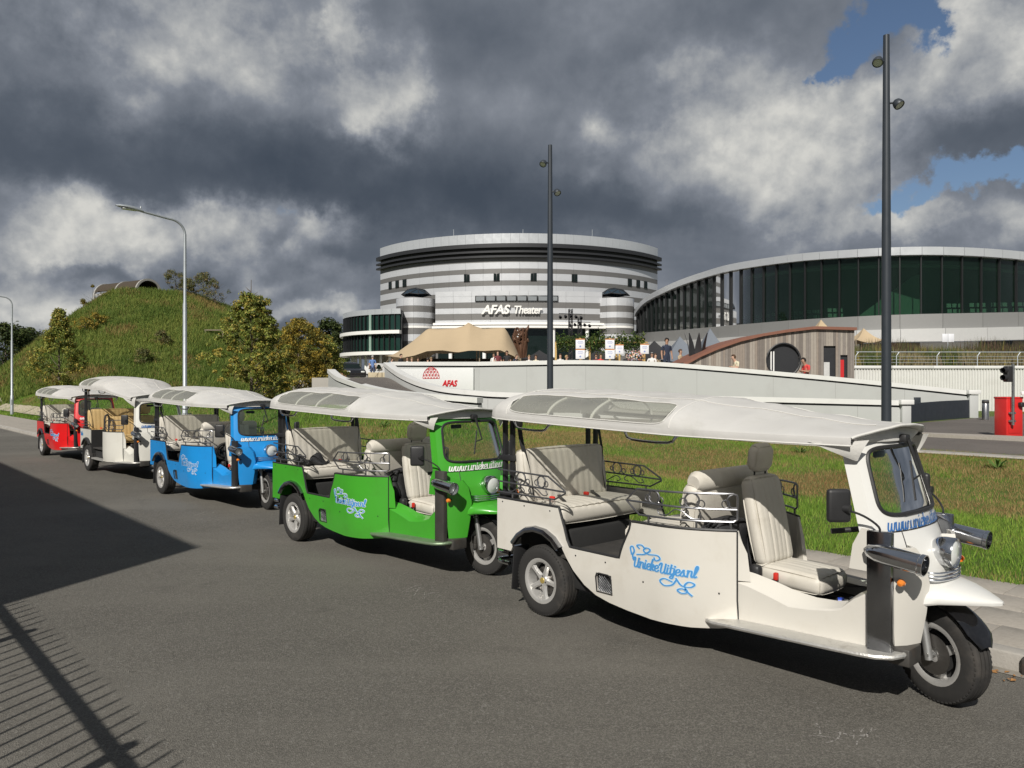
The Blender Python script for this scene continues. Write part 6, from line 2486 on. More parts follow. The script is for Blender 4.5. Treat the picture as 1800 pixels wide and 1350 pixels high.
def fac(s, off=0.0):
    x = interp(s, arcs, [c.x for c in cts]); y = interp(s, arcs, [c.y for c in cts])
    x2 = interp(s + .3, arcs, [c.x for c in cts]); y2 = interp(s + .3, arcs, [c.y for c in cts])
    if abs(x2 - x) + abs(y2 - y) < 1e-6:
        x2, y2 = x + .1, y
        x1 = interp(s - .3, arcs, [c.x for c in cts]); y1 = interp(s - .3, arcs, [c.y for c in cts])
        x2, y2 = x + (x - x1), y + (y - y1)
    t_ = Vector((x2 - x, y2 - y, 0)).normalized()
    n_ = Vector((t_.y, -t_.x, 0))
    return Vector((x, y, 0)) + n_ * off - Vector((GO.x, GO.y, 0)), interp(s, arcs, [c.x for c in ctT]), interp(s, arcs, [c.x for c in ctB])


SA_ = arcs[-1]
NP = 46
edges = [SA_ * k / NP for k in range(NP + 1)]
FH = .62


def strip_panel(nm, s0, s1, f0, f1, off, th_, m_, par):
    """vertical panel between heights f0(top, bottom) and f1 along the facade"""
    b = MB()
    o_, i_ = [], []
    for s in np.linspace(s0, s1, 3):
        p, t_, bt = fac(s, off)
        q, _, _ = fac(s, off - th_)
        za, zb = f0(t_, bt), f1(t_, bt)
        o_.append([(p.x, p.y, za), (p.x, p.y, zb)])
        i_.append([(q.x, q.y, za), (q.x, q.y, zb)])
    b.slab(o_, i_)
    return b.build(nm, m_, par, angle=40)


for k in range(NP):
    s0, s1 = edges[k], edges[k + 1]
    strip_panel('pane', s0 + .05, s1 - .05, lambda t_, b_: b_, lambda t_, b_: t_ - FH - .05, 0, .04, M_GLAZ if k < 15 else mat('hall_glass', (.020, .042, .032), .03, var=.3, vscale=.3, trans=(.50, .64, .56), alpha=.18, ior=1.32, bump=.01, bscale=.4), gh)
    p, t_, bt = fac(s0, .06)
    a = fac(s0 + .1)[0] - fac(s0)[0]
    MB().box((p.x, p.y, (bt + t_ - FH) / 2), (.09, .26, max(.1, t_ - FH - bt)), math.atan2(a.y, a.x)).build('mullion', M_MULL, gh)
    strip_panel('roof_edge', s0 + .012, s1 - .012, lambda t_, b_: t_ - FH, lambda t_, b_: t_, .45, .9, M_ROOFW, gh)
for k in range(0, NP, 2):
    s0, s1 = edges[k], edges[k + 2]
    strip_panel('sill_panel', s0 + .012, s1 - .012, lambda t_, b_: b_ - 1.15, lambda t_, b_: b_, .30, .5, mat('sill_grey', (.24, .24, .235), .5, .3, var=.05), gh)
    strip_panel('lower_panel', s0 + .012, s1 - .012, lambda t_, b_: b_ - 2.15, lambda t_, b_: b_ - 1.16, .80, .7, mat('lower_light', (.58, .58, .57), .38, .35, var=.06), gh)
    ck = k // 2
    if ck % 3 == 0:
        strip_panel('wall_panel', s0, s1, lambda t_, b_: 0, lambda t_, b_: b_ - 2.16, -.2, .3, mat('wall_panel_white', (.62, .62, .61), .5, var=.05), gh)
    elif ck % 3 == 1:
        strip_panel('lower_window', s0, s1, lambda t_, b_: 0, lambda t_, b_: b_ - 2.16, -.25, .3, M_GLAZ, gh)
    else:
        strip_panel('lower_window', s0, (s0 + s1) / 2, lambda t_, b_: 0, lambda t_, b_: b_ - 2.16, -.25, .3, mat('warm_window', (.16, .14, .10), .1, var=.2), gh)
        strip_panel('wall_panel', (s0 + s1) / 2, s1, lambda t_, b_: 0, lambda t_, b_: b_ - 2.16, -.2, .3, MATS['wall_panel_white'], gh)
# interior: floor, back wall, ceiling and seating seen through the glass
ins = MB()
rows_ = []
for s in np.linspace(0, SA_, 50):
    p, t_, bt = fac(s, -.3); q, _, _ = fac(s, -7.0)
    rows_.append([(p.x, p.y, bt), (q.x, q.y, bt + .1), (q.x, q.y, t_ - .4), (p.x, p.y, t_ - .35)])
ins.grid([r_[::-1] for r_ in rows_])
for r_ in (rows_[0], rows_[-1]):
    ins.add(r_, [(0, 1, 2, 3)])
ins.build('interior', mat('interior_dark', (.16, .19, .165), .8, var=.35, vscale=.35), gh)
be = MB()
rows_ = []
for s in np.linspace(1, SA_ - 1, 60):
    p, t_, bt = fac(s, -1.3)
    rows_.append([(p.x, p.y, t_ - 1.35), (p.x, p.y, t_ - 1.10)])
be.grid(rows_)
be.build('ceiling_beam', mat('beam_pale', (.50, .56, .50), .6), gh)
for k in range(24):
    s = SA_ * (.18 + .70 * k / 24)
    if .50 < k / 24 < .68:
        continue
    p, t_, bt = fac(s, -1.2)
    ch = MB()
    for a in range(3):
        for c_ in range(2):
            ch.box((p.x + a * .45 - .4, p.y + .1 * c_, bt + .30 + c_ * .45), (.34, .06, .30))
    ch.build('seat_row', mat('white_chairs', (.75, .80, .75), .5), gh)
p, t_, bt = fac(SA_ * .60, -2.0)
cn = MB()
cn.prism([(0, 0), (5.2, 0), (5.2, 3.6), (4.6, 3.4)], .2, Matrix(((1, 0, 0), (0, 0, 1), (0, 1, 0))), (p.x - 2.5, p.y + .5, bt))
cn.build('stair_wall', mat('stair_pale', (.42, .52, .45), .6), gh)
rf = MB()
rows_ = []
for s in np.linspace(0, SA_, 60):
    p, t_, bt = fac(s, .3); q, _, _ = fac(s, -16)
    rows_.append([(p.x, p.y, t_ - .12), (q.x, q.y + 6, t_ + .3)])
rf.grid(rows_)
rf.build('roof', M_ROOFW, gh)

# ================================================================== timber pod, lotus, corrugated wall and planting
wp_ = empty('timber_pod', (12.2, 36.0, .9), 0, 'curved timber clad pavilion with round window and rust red roof edge', 'pavilion')
M_PLK = [mat('larch_grey', (.215, .19, .168), .85, var=.22, vscale=5, bump=.003, bscale=30), mat('larch_brown', (.25, .21, .175), .85, var=.22, vscale=5, bump=.003, bscale=30),
         mat('larch_pale', (.31, .275, .235), .85, var=.2, vscale=5, bump=.003, bscale=30), mat('larch_dark', (.17, .148, .13), .85, var=.22, vscale=5, bump=.003, bscale=30)]
M_CORT = mat('rust_edge', (.20, .085, .055), .7, var=.2, vscale=5)
ZP = 35.2
topx = [1203, 1230, 1260, 1300, 1340, 1380, 1430, 1503]
topy = [642, 627, 614, 600, 590.5, 584, 578, 580]
lx = lambda px: (px - 900) / FPX * ZP
tz = lambda px: EYE + (675 - interp(px, topx, topy)) / FPX * ZP - .9
CXP, CZP, CR = lx(1377), EYE + (675 - 633) / FPX * ZP - .9, 29.5 / FPX * ZP
doors = [(1446, 1467, 608, 668), (1476, 1491, 624, 668)]
px = 1205.0
k = 0
while px < 1501:
    w = random.choice((3.6, 4.2, 5.0, 4.6))
    px2 = min(px + w, 1502)
    xa, xb = lx(px) - 12.2 + .004, lx(px2) - 12.2 - .004
    xm = (px + px2) / 2
    segs = [(0.0, None)]
    d = abs(lx(xm) - CXP)
    hole = None
    if d < CR:
        hh = math.sqrt(CR * CR - d * d)
        hole = (CZP - hh, CZP + hh)
    for (da, db, dt, dbt) in doors:
        if da < xm < db:
            hole = (0.0, EYE + (675 - dt) / FPX * ZP - .9)
    ztl, ztr = tz(px), tz(px2)
    yo = -.8 + random.uniform(-.006, .006) + (.25 if px > 1431 else 0) * 0
    pieces = [(0, 0, ztl, ztr)] if hole is None else ([(0, 0, hole[0], hole[0])] if hole[0] > .05 else []) + [(hole[1], hole[1], ztl, ztr)]
    for (b0, b1, t0_, t1_) in pieces:
        m = MB()
        m.add([(xa, yo, b0), (xb, yo, b1), (xb, yo, t1_), (xa, yo, t0_), (xa, yo + .04, b0), (xb, yo + .04, b1), (xb, yo + .04, t1_), (xa, yo + .04, t0_)],
              [(0, 1, 2, 3), (7, 6, 5, 4), (0, 4, 5, 1), (1, 5, 6, 2), (2, 6, 7, 3), (3, 7, 4, 0)])
        m.build('plank', random.choice(M_PLK), wp_, smooth=False)
    px = px2
ed = MB()
o_ = [[(lx(q) - 12.2, y_, tz(q) + z_) for (y_, z_) in ((-.95, -.02), (-.95, .11), (2.6, .14), (2.6, 0))] for q in np.linspace(1200, 1504, 40)]
ed.grid(o_)
ed.grid([[o_[i][0], o_[i][3]] for i in range(40)][::-1])
ed.build('roof_edge', M_CORT, wp_, angle=50)
bd_ = MB()
bd_.slab([[(lx(q) - 12.2, -.7, 0), (lx(q) - 12.2, -.7, tz(q) - .05)] for q in np.linspace(1206, 1500, 30)], [[(lx(q) - 12.2, 2.5, 0), (lx(q) - 12.2, 2.5, tz(q) - .05)] for q in np.linspace(1206, 1500, 30)])
bd_.build('dark_lining', M_LOUV, wp_, smooth=False)
MB().tube([(CXP - 12.2 + CR * cos(a), -.82, CZP + CR * sin(a)) for a in np.linspace(0, 2 * PI, 40)[:-1]], .04, 6, closed=True).build('porthole_ring', M_LOUV, wp_)
for kk in range(2):
    MB().box((CXP - 12.2 - CR * .72 + kk * .12, -.76, CZP - .1), (.05, .04, CR * 1.3)).build('curtain_strip', M_WHITE, wp_)
d0 = doors[0]
MB().box((lx(1454) - 12.2, -.73, 1.25), (.26, .05, 1.4)).build('white_door', mat('door_slats', (.5, .5, .49), .6, var=.2), wp_)
MB().box((lx(1481) - 12.2, -.73, 1.25), (.17, .05, 1.62)).build('red_door', mat('door_red', (.50, .02, .022), .5), wp_)

lt = empty('lotus_sculpture', (lx(1225) * 1.05, 37.0, PZ), 0, 'black petal shaped steel sculpture behind the timber pavilion roof', 'sculpture')
zl = lambda py: EYE + (675 - py) / FPX * 37.0 - PZ
for k in range(7):
    a = 2 * PI * k / 7 + .2
    b = MB()
    o_, i_ = [], []
    for t_, w_, r_ in ((0, .16, .33), (.35, .17, .32), (.6, .17, .36), (.8, .11, .44), (1.0, .008, .55)):
        z_ = lerp(zl(660), zl(586), t_)
        c = Vector((cos(a), sin(a), 0)); s_ = Vector((-sin(a), cos(a), 0))
        o_.append([c * r_ - s_ * w_ + Vector((0, 0, z_)), c * (r_ + .02) + Vector((0, 0, z_)), c * r_ + s_ * w_ + Vector((0, 0, z_))])
        i_.append([p - c * .025 for p in o_[-1]])
    b.slab(o_, i_)
    b.build('petal', M_LOUV, lt, angle=60)


def tent(name, label, px, Z, w, d, eave, peak, m_, base=PZ, rz=0.0, sides=4):
    c = empty(name, ((px - 900) / FPX * Z, Z, base), rz, label, 'tent')
    b = MB()
    rows_ = []
    for t_ in np.linspace(0, 1, 9):
        f = 1 - t_
        z_ = eave + (peak - eave) * (t_ ** 1.7)
        ring = []
        for (sx, sy, ex, ey) in ((-1, -1, 1, -1), (1, -1, 1, 1), (1, 1, -1, 1), (-1, 1, -1, -1)):
            for q in np.linspace(0, 1, 7)[:-1]:
                ring.append(((lerp(sx, ex, q)) * w / 2 * f, lerp(sy, ey, q) * d / 2 * f, z_ - (.18 * sin(PI * q) * f if True else 0)))
        ring.append(ring[0])
        rows_.append(ring)
    b.grid(rows_)
    b.build('tent_roof', m_, c, angle=50)
    for sx in (-1, 1):
        for sy in (-1, 1):
            MB().tube([(sx * w / 2 * .98, sy * d / 2 * .98, 0), (sx * w / 2 * .98, sy * d / 2 * .98, eave)], .04, 6).build('tent_pole', M_TIMB, c)
    return c


M_TGREY = mat('tent_slate', (.16, .18, .21), .8, var=.08, transl=.08)
M_TBLK = mat('tent_black', (.02, .02, .022), .8, var=.1)
M_TBEI = mat('tent_beige', (.47, .365, .235), .85, var=.07, vscale=.9, transl=.08, bump=.008, bscale=3)
tent('pointed_tent', 'slate grey pointed tent behind the black petal sculpture', 1248, 44, 3.6, 4, zl(640) + 0, 2.9, M_TGREY)
tent('pointed_tent', 'slate grey low tent left of the black petal sculpture', 1195, 46, 3.2, 4, 1.1, 2.55, M_TGREY)
tent('pointed_tent', 'small beige tent tip above the timber pavilion roof', 1443, 42, 2.0, 2.0, 2.2, 3.22, M_TBEI)
tent('pointed_tent', 'beige tent beside the right end of the timber pavilion', 1518, 44, 1.6, 1.6, 2.2, 2.9, M_TBEI)
tent('pointed_tent', 'black tent behind the poster posts', 1150, 46, 3.0, 3, 1.2, 2.3, M_TBLK)
tent('pointed_tent', 'small black parasol tent left of the poster posts', 948, 52, 2.6, 2.6, 1.4, 2.0, M_TBLK)
tent('pointed_tent', 'black tent roof right of the first poster', 1052, 50, 2.4, 2.4, 1.3, 2.05, M_TBLK)

# ---- big stretch tent
TZ = 56.0
sxp = lambda px: (px - 900) / FPX * TZ
szp = lambda py: EYE + (675 - py) / FPX * TZ - PZ
st_t = empty('stretch_tent', (sxp(803), TZ, PZ), 0, 'big beige stretch tent with one peak in front of the theatre', 'tent')
cols_ = np.linspace(686, 918, 45)
ty = lambda px: interp(px, [686, 700, 724, 752, 770, 800, 815, 824, 834, 850, 872, 888, 905, 918], [627, 618, 601, 577.5, 578.5, 577, 573, 566.5, 573, 578, 576.5, 576, 608, 640])
by = lambda px: interp(px, [686, 700, 720, 740, 760, 785, 810, 830, 855, 880, 905, 918], [628, 629.5, 632, 621 + 7, 621, 619.5, 623, 620, 620.5, 619, 630, 640.5])
b = MB()
rows_ = []
for px in cols_:
    zt_, zb_ = szp(ty(px)), szp(by(px))
    col_ = []
    for t_ in np.linspace(0, 1, 14):
        depth = -3.6 * (1 - t_) + 0.25 * sin(PI * t_) * 0
        sag = -.20 * sin(PI * t_) * (zt_ - zb_) * .6
        col_.append((sxp(px) - sxp(803), depth, lerp(zb_, zt_, t_) + sag * .4))
    zr = max(.9, zt_ - 1.2)
    for t_ in np.linspace(.15, 1, 7):
        col_.append((sxp(px) - sxp(803), 5.0 * t_, lerp(zt_, zr - .4, t_ * t_)))
    rows_.append(col_)
b.grid(rows_[::-1])
b.build('tent_skin', M_TBEI, st_t, angle=60)
for px, py, dy in ((742, 621, -2.6), (838, 576, 0), (752, 580, 0), (888, 578, 0), (846, 621, -3.0), (690, 628, -2.5)):
    MB().tube([(sxp(px) - sxp(803), dy, 0), (sxp(px) - sxp(803), dy, szp(py))], .045, 7).build('tent_pole', M_TIMB, st_t)
for px, qx in ((700, 676), (905, 935)):
    MB().tube([(sxp(px) - sxp(803), -3.4, szp(by(px))), (sxp(qx) - sxp(803), -4.6, 0)], .018, 5).build('guy_rope', M_TIMB, st_t)
bk_ = empty('bar_counter', (sxp(800), TZ + 4.6, PZ), 0, 'dark bar back wall under the beige stretch tent', 'bar')
MB().rbox((-.3, 0, .85), (8.2, .3, 1.7), .02, 1).build('back_wall', M_LOUV, bk_)
kg = MB()
for k in range(4):
    MB().lathe([(0, 0), (.17, 0), (.18, .1), (.18, .45), (.14, .52), (0, .52)], 12, None, (-.6 + k * .42, -5.0, .75)).build('keg', M_STEEL, bk_)
MB().rbox((0, -5.0, .70), (2.0, .5, .06), .01, 1).build('counter_top', M_TIMB, bk_)
for s_ in (-.9, .9):
    MB().box((s_, -5.0, .35), (.08, .4, .66)).build('leg', M_TIMB, bk_)

# ---- poster posts and green pergola
M_POST = mat('yellow_timber', (.45, .30, .11), .8, var=.2, vscale=6)
M_PAP = mat('poster_paper', (.70, .71, .74), .6, var=.03)
M_INKP = mat('poster_ink', (.20, .25, .48), .6)
M_ORNG = mat('poster_orange', (.50, .22, .08), .6)
PS = 39.0
pxx = lambda px: (px - 900) / FPX * PS
pzz = lambda py: EYE + (675 - py) / FPX * PS - PZ
pg = empty('green_pergola', (pxx(1060), PS + .5, PZ), 0, 'timber pergola overgrown with green climbers behind the plaza wall', 'pergola')
for px, py in ((978, 600), (1038, 604), (1086, 593), (1134, 595)):
    MB().rbox((pxx(px) - pxx(1060), 0, pzz(py) / 2), (.10, .10, pzz(py)), .008, 1).build('post', M_POST, pg)
MB().rbox((0, 0, pzz(601)), (pxx(1138) - pxx(975), .08, .07), .008, 1).build('beam', M_POST, pg)
r = np.random.default_rng(5)
n = 5200
X = r.uniform(pxx(978), pxx(1136), n) - pxx(1060)
cx_ = X * 1.9
env = .30 + .24 * (vnoise(cx_, cx_ * 0, 4) - .4)
Zc = pzz(600) + r.normal(size=n) * env * .62 - .05
Y = r.normal(size=n) * .22
nrm = r.normal(size=(n, 3)); nrm /= np.linalg.norm(nrm, axis=1)[:, None]
t1 = np.cross(nrm, r.normal(size=(n, 3))); t1 /= np.linalg.norm(t1, axis=1)[:, None]
t2 = np.cross(nrm, t1)
P_ = np.stack([X, Y, Zc], -1)
s = r.uniform(.03, .075, n)[:, None]
Vv = np.stack([P_ - t1 * s, P_ - t2 * s * .6, P_ + t1 * s, P_ + t2 * s * .6], 1).reshape(-1, 3)
L_GRN = leaf_mats('ivy', [(.045, .085, .018), (.08, .13, .03), (.12, .15, .035), (.02, .04, .012)])
o = bpy.data.objects.new('climber', fastmesh('climber', Vv, np.arange(4 * n).reshape(n, 4), L_GRN, r.integers(0, 4, n)))
link(o, pg)
for k, (px, y0, y1, w, lb, two) in enumerate(((1020, 597, 630, 16, 'double white poster on a timber post, leftmost of the posters', True), (1072, 597, 630, 16, 'double white poster on a timber post, second from the left', True),
                                               (1089, 607, 622, 14, 'single small white poster just right of the second double poster', False), (1133, 606, 622, 15, 'single white poster, rightmost one', False))):
    w_m = w / FPX * (PS - .6)
    zq = lambda py: EYE + (675 - py) / FPX * (PS - .6) - PZ
    ro_ = empty('poster_stand', ((px - 900) / FPX * (PS - .6), PS - .6, PZ), random.uniform(-.06, .06), lb, 'poster', 'white posters on timber posts')
    MB().rbox((0, .05, zq(y0 - 3) / 2), (.09, .07, zq(y0 - 3)), .006, 1).build('post', M_POST, ro_)
    yb_ = y0
    for j in range(2 if two else 1):
        ya, yb2 = (y0, y0 + 16) if j == 0 else (y0 + 18, y0 + 34)
        if not two:
            ya, yb2 = y0, y1
        sh_ = MB().rbox((0, 0, (zq(ya) + zq(yb2)) / 2), (w_m, .02, zq(ya) - zq(yb2)), .004, 1).build('sheet', M_PAP, ro_)
        hh = zq(ya) - zq(yb2)
        pr = MB()
        for q, (fz, fw, fh) in enumerate(((.36, .55, .05), (.22, .7, .035), (.12, .5, .03))):
            pr.box((0, -.0115, (zq(ya) + zq(yb2)) / 2 + (fz - .05) * hh), (w_m * fw, .003, hh * fh))
        pr.lathe([(0, 0), (hh * .10, 0)], 16, Matrix.Rotation(PI / 2, 3, 'X'), (0, -.0115, zq(yb2) + hh * .26))
        pr.build('print', M_INKP, sh_, smooth=False)
        MB().box((0, -.004, zq(ya) + .02), (w_m * 1.02, .03, .05)).build('clip_rail', M_ORNG, sh_)

# ---- flower bouquet, sculpture, lighting towers
fb = empty('flower_bouquet', ((1118 - 900) / FPX * 38.6, 38.6, PZ), 0, 'large mixed pastel flower arrangement between the posters', 'flowers')
MB().lathe([(.10, 0), (.16, .2), (.2, .5), (.14, .72)], 16).build('vase', M_POST, fb)
n = 900
d = r.normal(size=(n, 3)); d /= np.linalg.norm(d, axis=1)[:, None]
P_ = d * (r.random(n) ** .4)[:, None] * np.array([.50, .4, .42]) + np.array([0, 0, 1.02])
t1 = np.cross(d, r.normal(size=(n, 3))); t1 /= np.linalg.norm(t1, axis=1)[:, None]; t2 = np.cross(d, t1)
s = r.uniform(.025, .055, n)[:, None]
Vv = np.stack([P_ - t1 * s, P_ - t2 * s, P_ + t1 * s, P_ + t2 * s], 1).reshape(-1, 3)
o = bpy.data.objects.new('blossoms', fastmesh('blossoms', Vv, np.arange(4 * n).reshape(n, 4), [mat('petal_pink', (.55, .22, .26), .7), mat('petal_cream', (.6, .55, .45), .7), mat('petal_blue', (.25, .32, .42), .7), L_GRN[0], mat('petal_orange', (.6, .3, .15), .7)], r.integers(0, 5, n)))
link(o, fb)
sc_ = empty('bronze_sculpture', ((915 - 900) / FPX * 60, 60, PZ), 0, 'rusty brown tangled bronze sculpture right of the stretch tent', 'sculpture')
M_BRZ = mat('bronze_rust', (.10, .048, .026), .6, .3, var=.4, vscale=4)
zs_ = lambda py: EYE + (675 - py) / FPX * 60 - PZ
R_ = random.Random(4)
for k in range(26):
    a, b2 = R_.random() * 6.3, R_.random() * 6.3
    z0_, z1_ = lerp(.2, zs_(592), R_.random() ** .5), zs_(575 + R_.random() * 26)
    MB().tube(crom([(cos(a) * .25, sin(a) * .2, max(0, z0_ - 1.2)), (cos(a) * .4, sin(a) * .3, z0_), (cos(b2) * .62, sin(b2) * .4, z1_), (cos(b2 + 1) * .5, sin(b2 + 1) * .3, z1_ - .25)], 4), [.10] * 5 + [.085] * 4 + [.05] * 4, 6).build('limb', M_BRZ, sc_)
MB().lathe([(.5, 0), (.35, .4), (.3, 1.2), (.12, zs_(590)), (0, zs_(588))], 12).build('stem', M_BRZ, sc_)
for px, top, lb in ((1003, 543, 'black lattice lighting tower, taller of the two'), (1019, 558, 'black lattice lighting tower, shorter one behind')):
    Zt = 62.0 if px == 1003 else 66.0
    H_ = EYE + (675 - top) / FPX * Zt - PZ
    tw_ = empty('lighting_tower', ((px - 900) / FPX * Zt, Zt, PZ), .3, lb, 'lighting tower', 'black lighting towers')
    m = MB()
    for sx in (-.12, .12):
        for sy in (-.12, .12):
            m.tube([(sx, sy, 0), (sx, sy, H_)], .035, 5)
    nb = int(H_ / .3)
    for k in range(nb):
        for (a, b2) in (((-.12, -.12), (.12, -.12)), ((.12, -.12), (.12, .12)), ((-.12, .12), (.12, .12)), ((-.12, -.12), (-.12, .12))):
            s_ = 1 if k % 2 else -1
            pa, pb2 = (a, b2) if s_ > 0 else (b2, a)
            m.tube([(pa[0], pa[1], k * .3), (pb2[0], pb2[1], (k + 1) * .3)], .018, 4)
    m.build('lattice', M_BLACKM, tw_)
    for k in range(5):
        a = -.9 + .45 * k
        MB().lathe([(0, -.1), (.09, -.1), (.13, .08), (.12, .14)], 10, Vector((0, -.8, -.6)).to_track_quat('Z', 'Y').to_matrix(), (a, 0, H_ - .55 - abs(k - 2) * .06)).build('stage_lamp', M_BLACKM, tw_)
    MB().tube([(-1.0, 0, H_ - .40), (1.0, 0, H_ - .40)], .03, 6).build('cross_bar', M_BLACKM, tw_)

# ---- corrugated retaining wall with railing and planting
cwl = empty('corrugated_wall', (16.3, 37.0, .4), rad(2.0), 'white corrugated retaining wall with railing on the right', 'wall')
nrib = 210
pts = []
for k in range(nrib):
    x = k * .14
    pts += [(x, 0), (x + .05, 0), (x + .065, -.05), (x + .125, -.05)]
b = MB()
ztw = EYE + (675 - 648) / FPX * 37 - .4
b.grid([[(p[0], p[1], 0), (p[0], p[1], ztw)] for p in pts][::-1])
b.build('corrugated_sheet', M_CORR, cwl, angle=20)
for k in range(15):
    MB().rbox((k * 2.0 + 1.0, .05, ztw + .075), (1.985, .30, .14), .012, 1).build('coping', M_COPE, cwl)
rl = MB()
for k in range(15):
    b = MB()
    b.tube([(k * 2.0 + .3, .12, ztw + .14), (k * 2.0 + .3, .12, ztw + .62), (k * 2.0 + .42, .10, ztw + .80)], .022, 6)
    b.build('rail_post', M_GALV, cwl)
for z_, r_ in ((.81, .026), (.60, .010), (.45, .010), (.30, .010)):
    MB().tube([(.2 + (.12 if z_ > .7 else 0), .11, ztw + z_), (29, .11, ztw + z_)], r_, 6).build('rail', M_GALV, cwl)
# planting bed: many upright stems, too fine to count
gb = MB()
gb.add([(16.6, 37.4, 2.62), (60, 38.9, 2.62), (60, 46, 2.75), (16.6, 44.5, 2.75)], [(0, 1, 2, 3)])
tag(gb.build('planting_bed', mat('soil', (.05, .04, .03), .95, var=.3), smooth=False), kind='structure')
r = np.random.default_rng(9)
n = 52000
X = r.uniform(16.6, 46, n); Yd = r.uniform(0, 3.4, n)
tallf = fbm(X * .55, Yd * .8, 14)
Hh = (.80 + .75 * np.clip(Yd / 3.4, 0, 1) * 1.0) * (.45 + .95 * tallf) * r.uniform(.5, 1.15, n)
bx_ = np.stack([X, 37.45 + Yd + X * .03, np.full(n, 2.6)], -1)
a = r.uniform(0, 2 * PI, n)
ln = Hh * r.uniform(.05, .35, n)
tip = bx_ + np.stack([np.cos(a) * ln, np.sin(a) * ln, Hh], -1)
w = .012 + .010 * r.random(n)
dxy = np.stack([np.cos(a + 1.57) * w, np.sin(a + 1.57) * w, 0 * w], -1)
mid = (bx_ + tip) / 2 + dxy * .0
Vv = np.stack([bx_ - dxy * .6, mid + dxy, tip, mid - dxy], 1).reshape(-1, 3)
pm = [mat('stem_green', (.085, .11, .03), .8, var=.3, transl=.2), mat('stem_straw', (.26, .22, .12), .85, var=.3, transl=.2), mat('stem_brown', (.085, .05, .035), .9, var=.3), mat('stem_yellow', (.25, .21, .05), .85, var=.3, transl=.2)]
sel = fbm(X * .45, Yd * .4, 88)
back = Yd > 1.7
mi = np.where(back, np.where(r.random(n) < .7, 2, 0), np.where(sel > .56, 1, np.where(sel > .44, 0, 3)))
mi = np.where(r.random(n) < .22, r.integers(0, 4, n), mi)
o = bpy.data.objects.new('border_planting', fastmesh('border_planting', Vv, np.arange(4 * n).reshape(n, 4), pm, mi))
tag(link(o), 'mixed border of brown and straw coloured grasses above the corrugated wall', 'planting', kind='stuff')
ip = at(1666, 594, 43)
ib = empty('info_board', (ip.x, ip.y, 2.6), 0, 'double white information board on a post in the planting', 'sign')
MB().tube([(0, 0, 0), (0, 0, ip.z - 2.6)], .03, 6).build('post', M_GALV, ib)
for s_ in (-1, 1):
    MB().rbox((s_ * .17, -.03, ip.z - 2.6), (.32, .03, .46), .006, 1).build('board', M_PAP, ib)
# ================================================================== people
SKIN = [mat('skin_light', (.50, .31, .22), .55, var=.06), mat('skin_tan', (.36, .21, .14), .55, var=.06)]
HAIR = [mat('hair_dark', (.025, .018, .014), .6, var=.2), mat('hair_brown', (.09, .052, .028), .6, var=.2), mat('hair_blond', (.33, .23, .11), .6, var=.2), mat('hair_grey', (.28, .27, .26), .6, var=.2)]


def cloth(key, c):
    return mat('cloth_' + key, c, .85, var=.12, vscale=6, bump=.004, bscale=18)


C_NAVY, C_CREAM, C_CORAL, C_BLUE = cloth('navy', (.022, .03, .055)), cloth('cream', (.62, .57, .42)), cloth('coral', (.60, .06, .055)), cloth('blue', (.11, .20, .42))
C_BLACK, C_WHITE, C_BORD, C_JEAN = cloth('black', (.02, .02, .022)), cloth('white', (.65, .64, .62)), cloth('bordeaux', (.14, .03, .035)), cloth('denim', (.05, .07, .13))
C_BEIGE = cloth('beige', (.38, .30, .20))


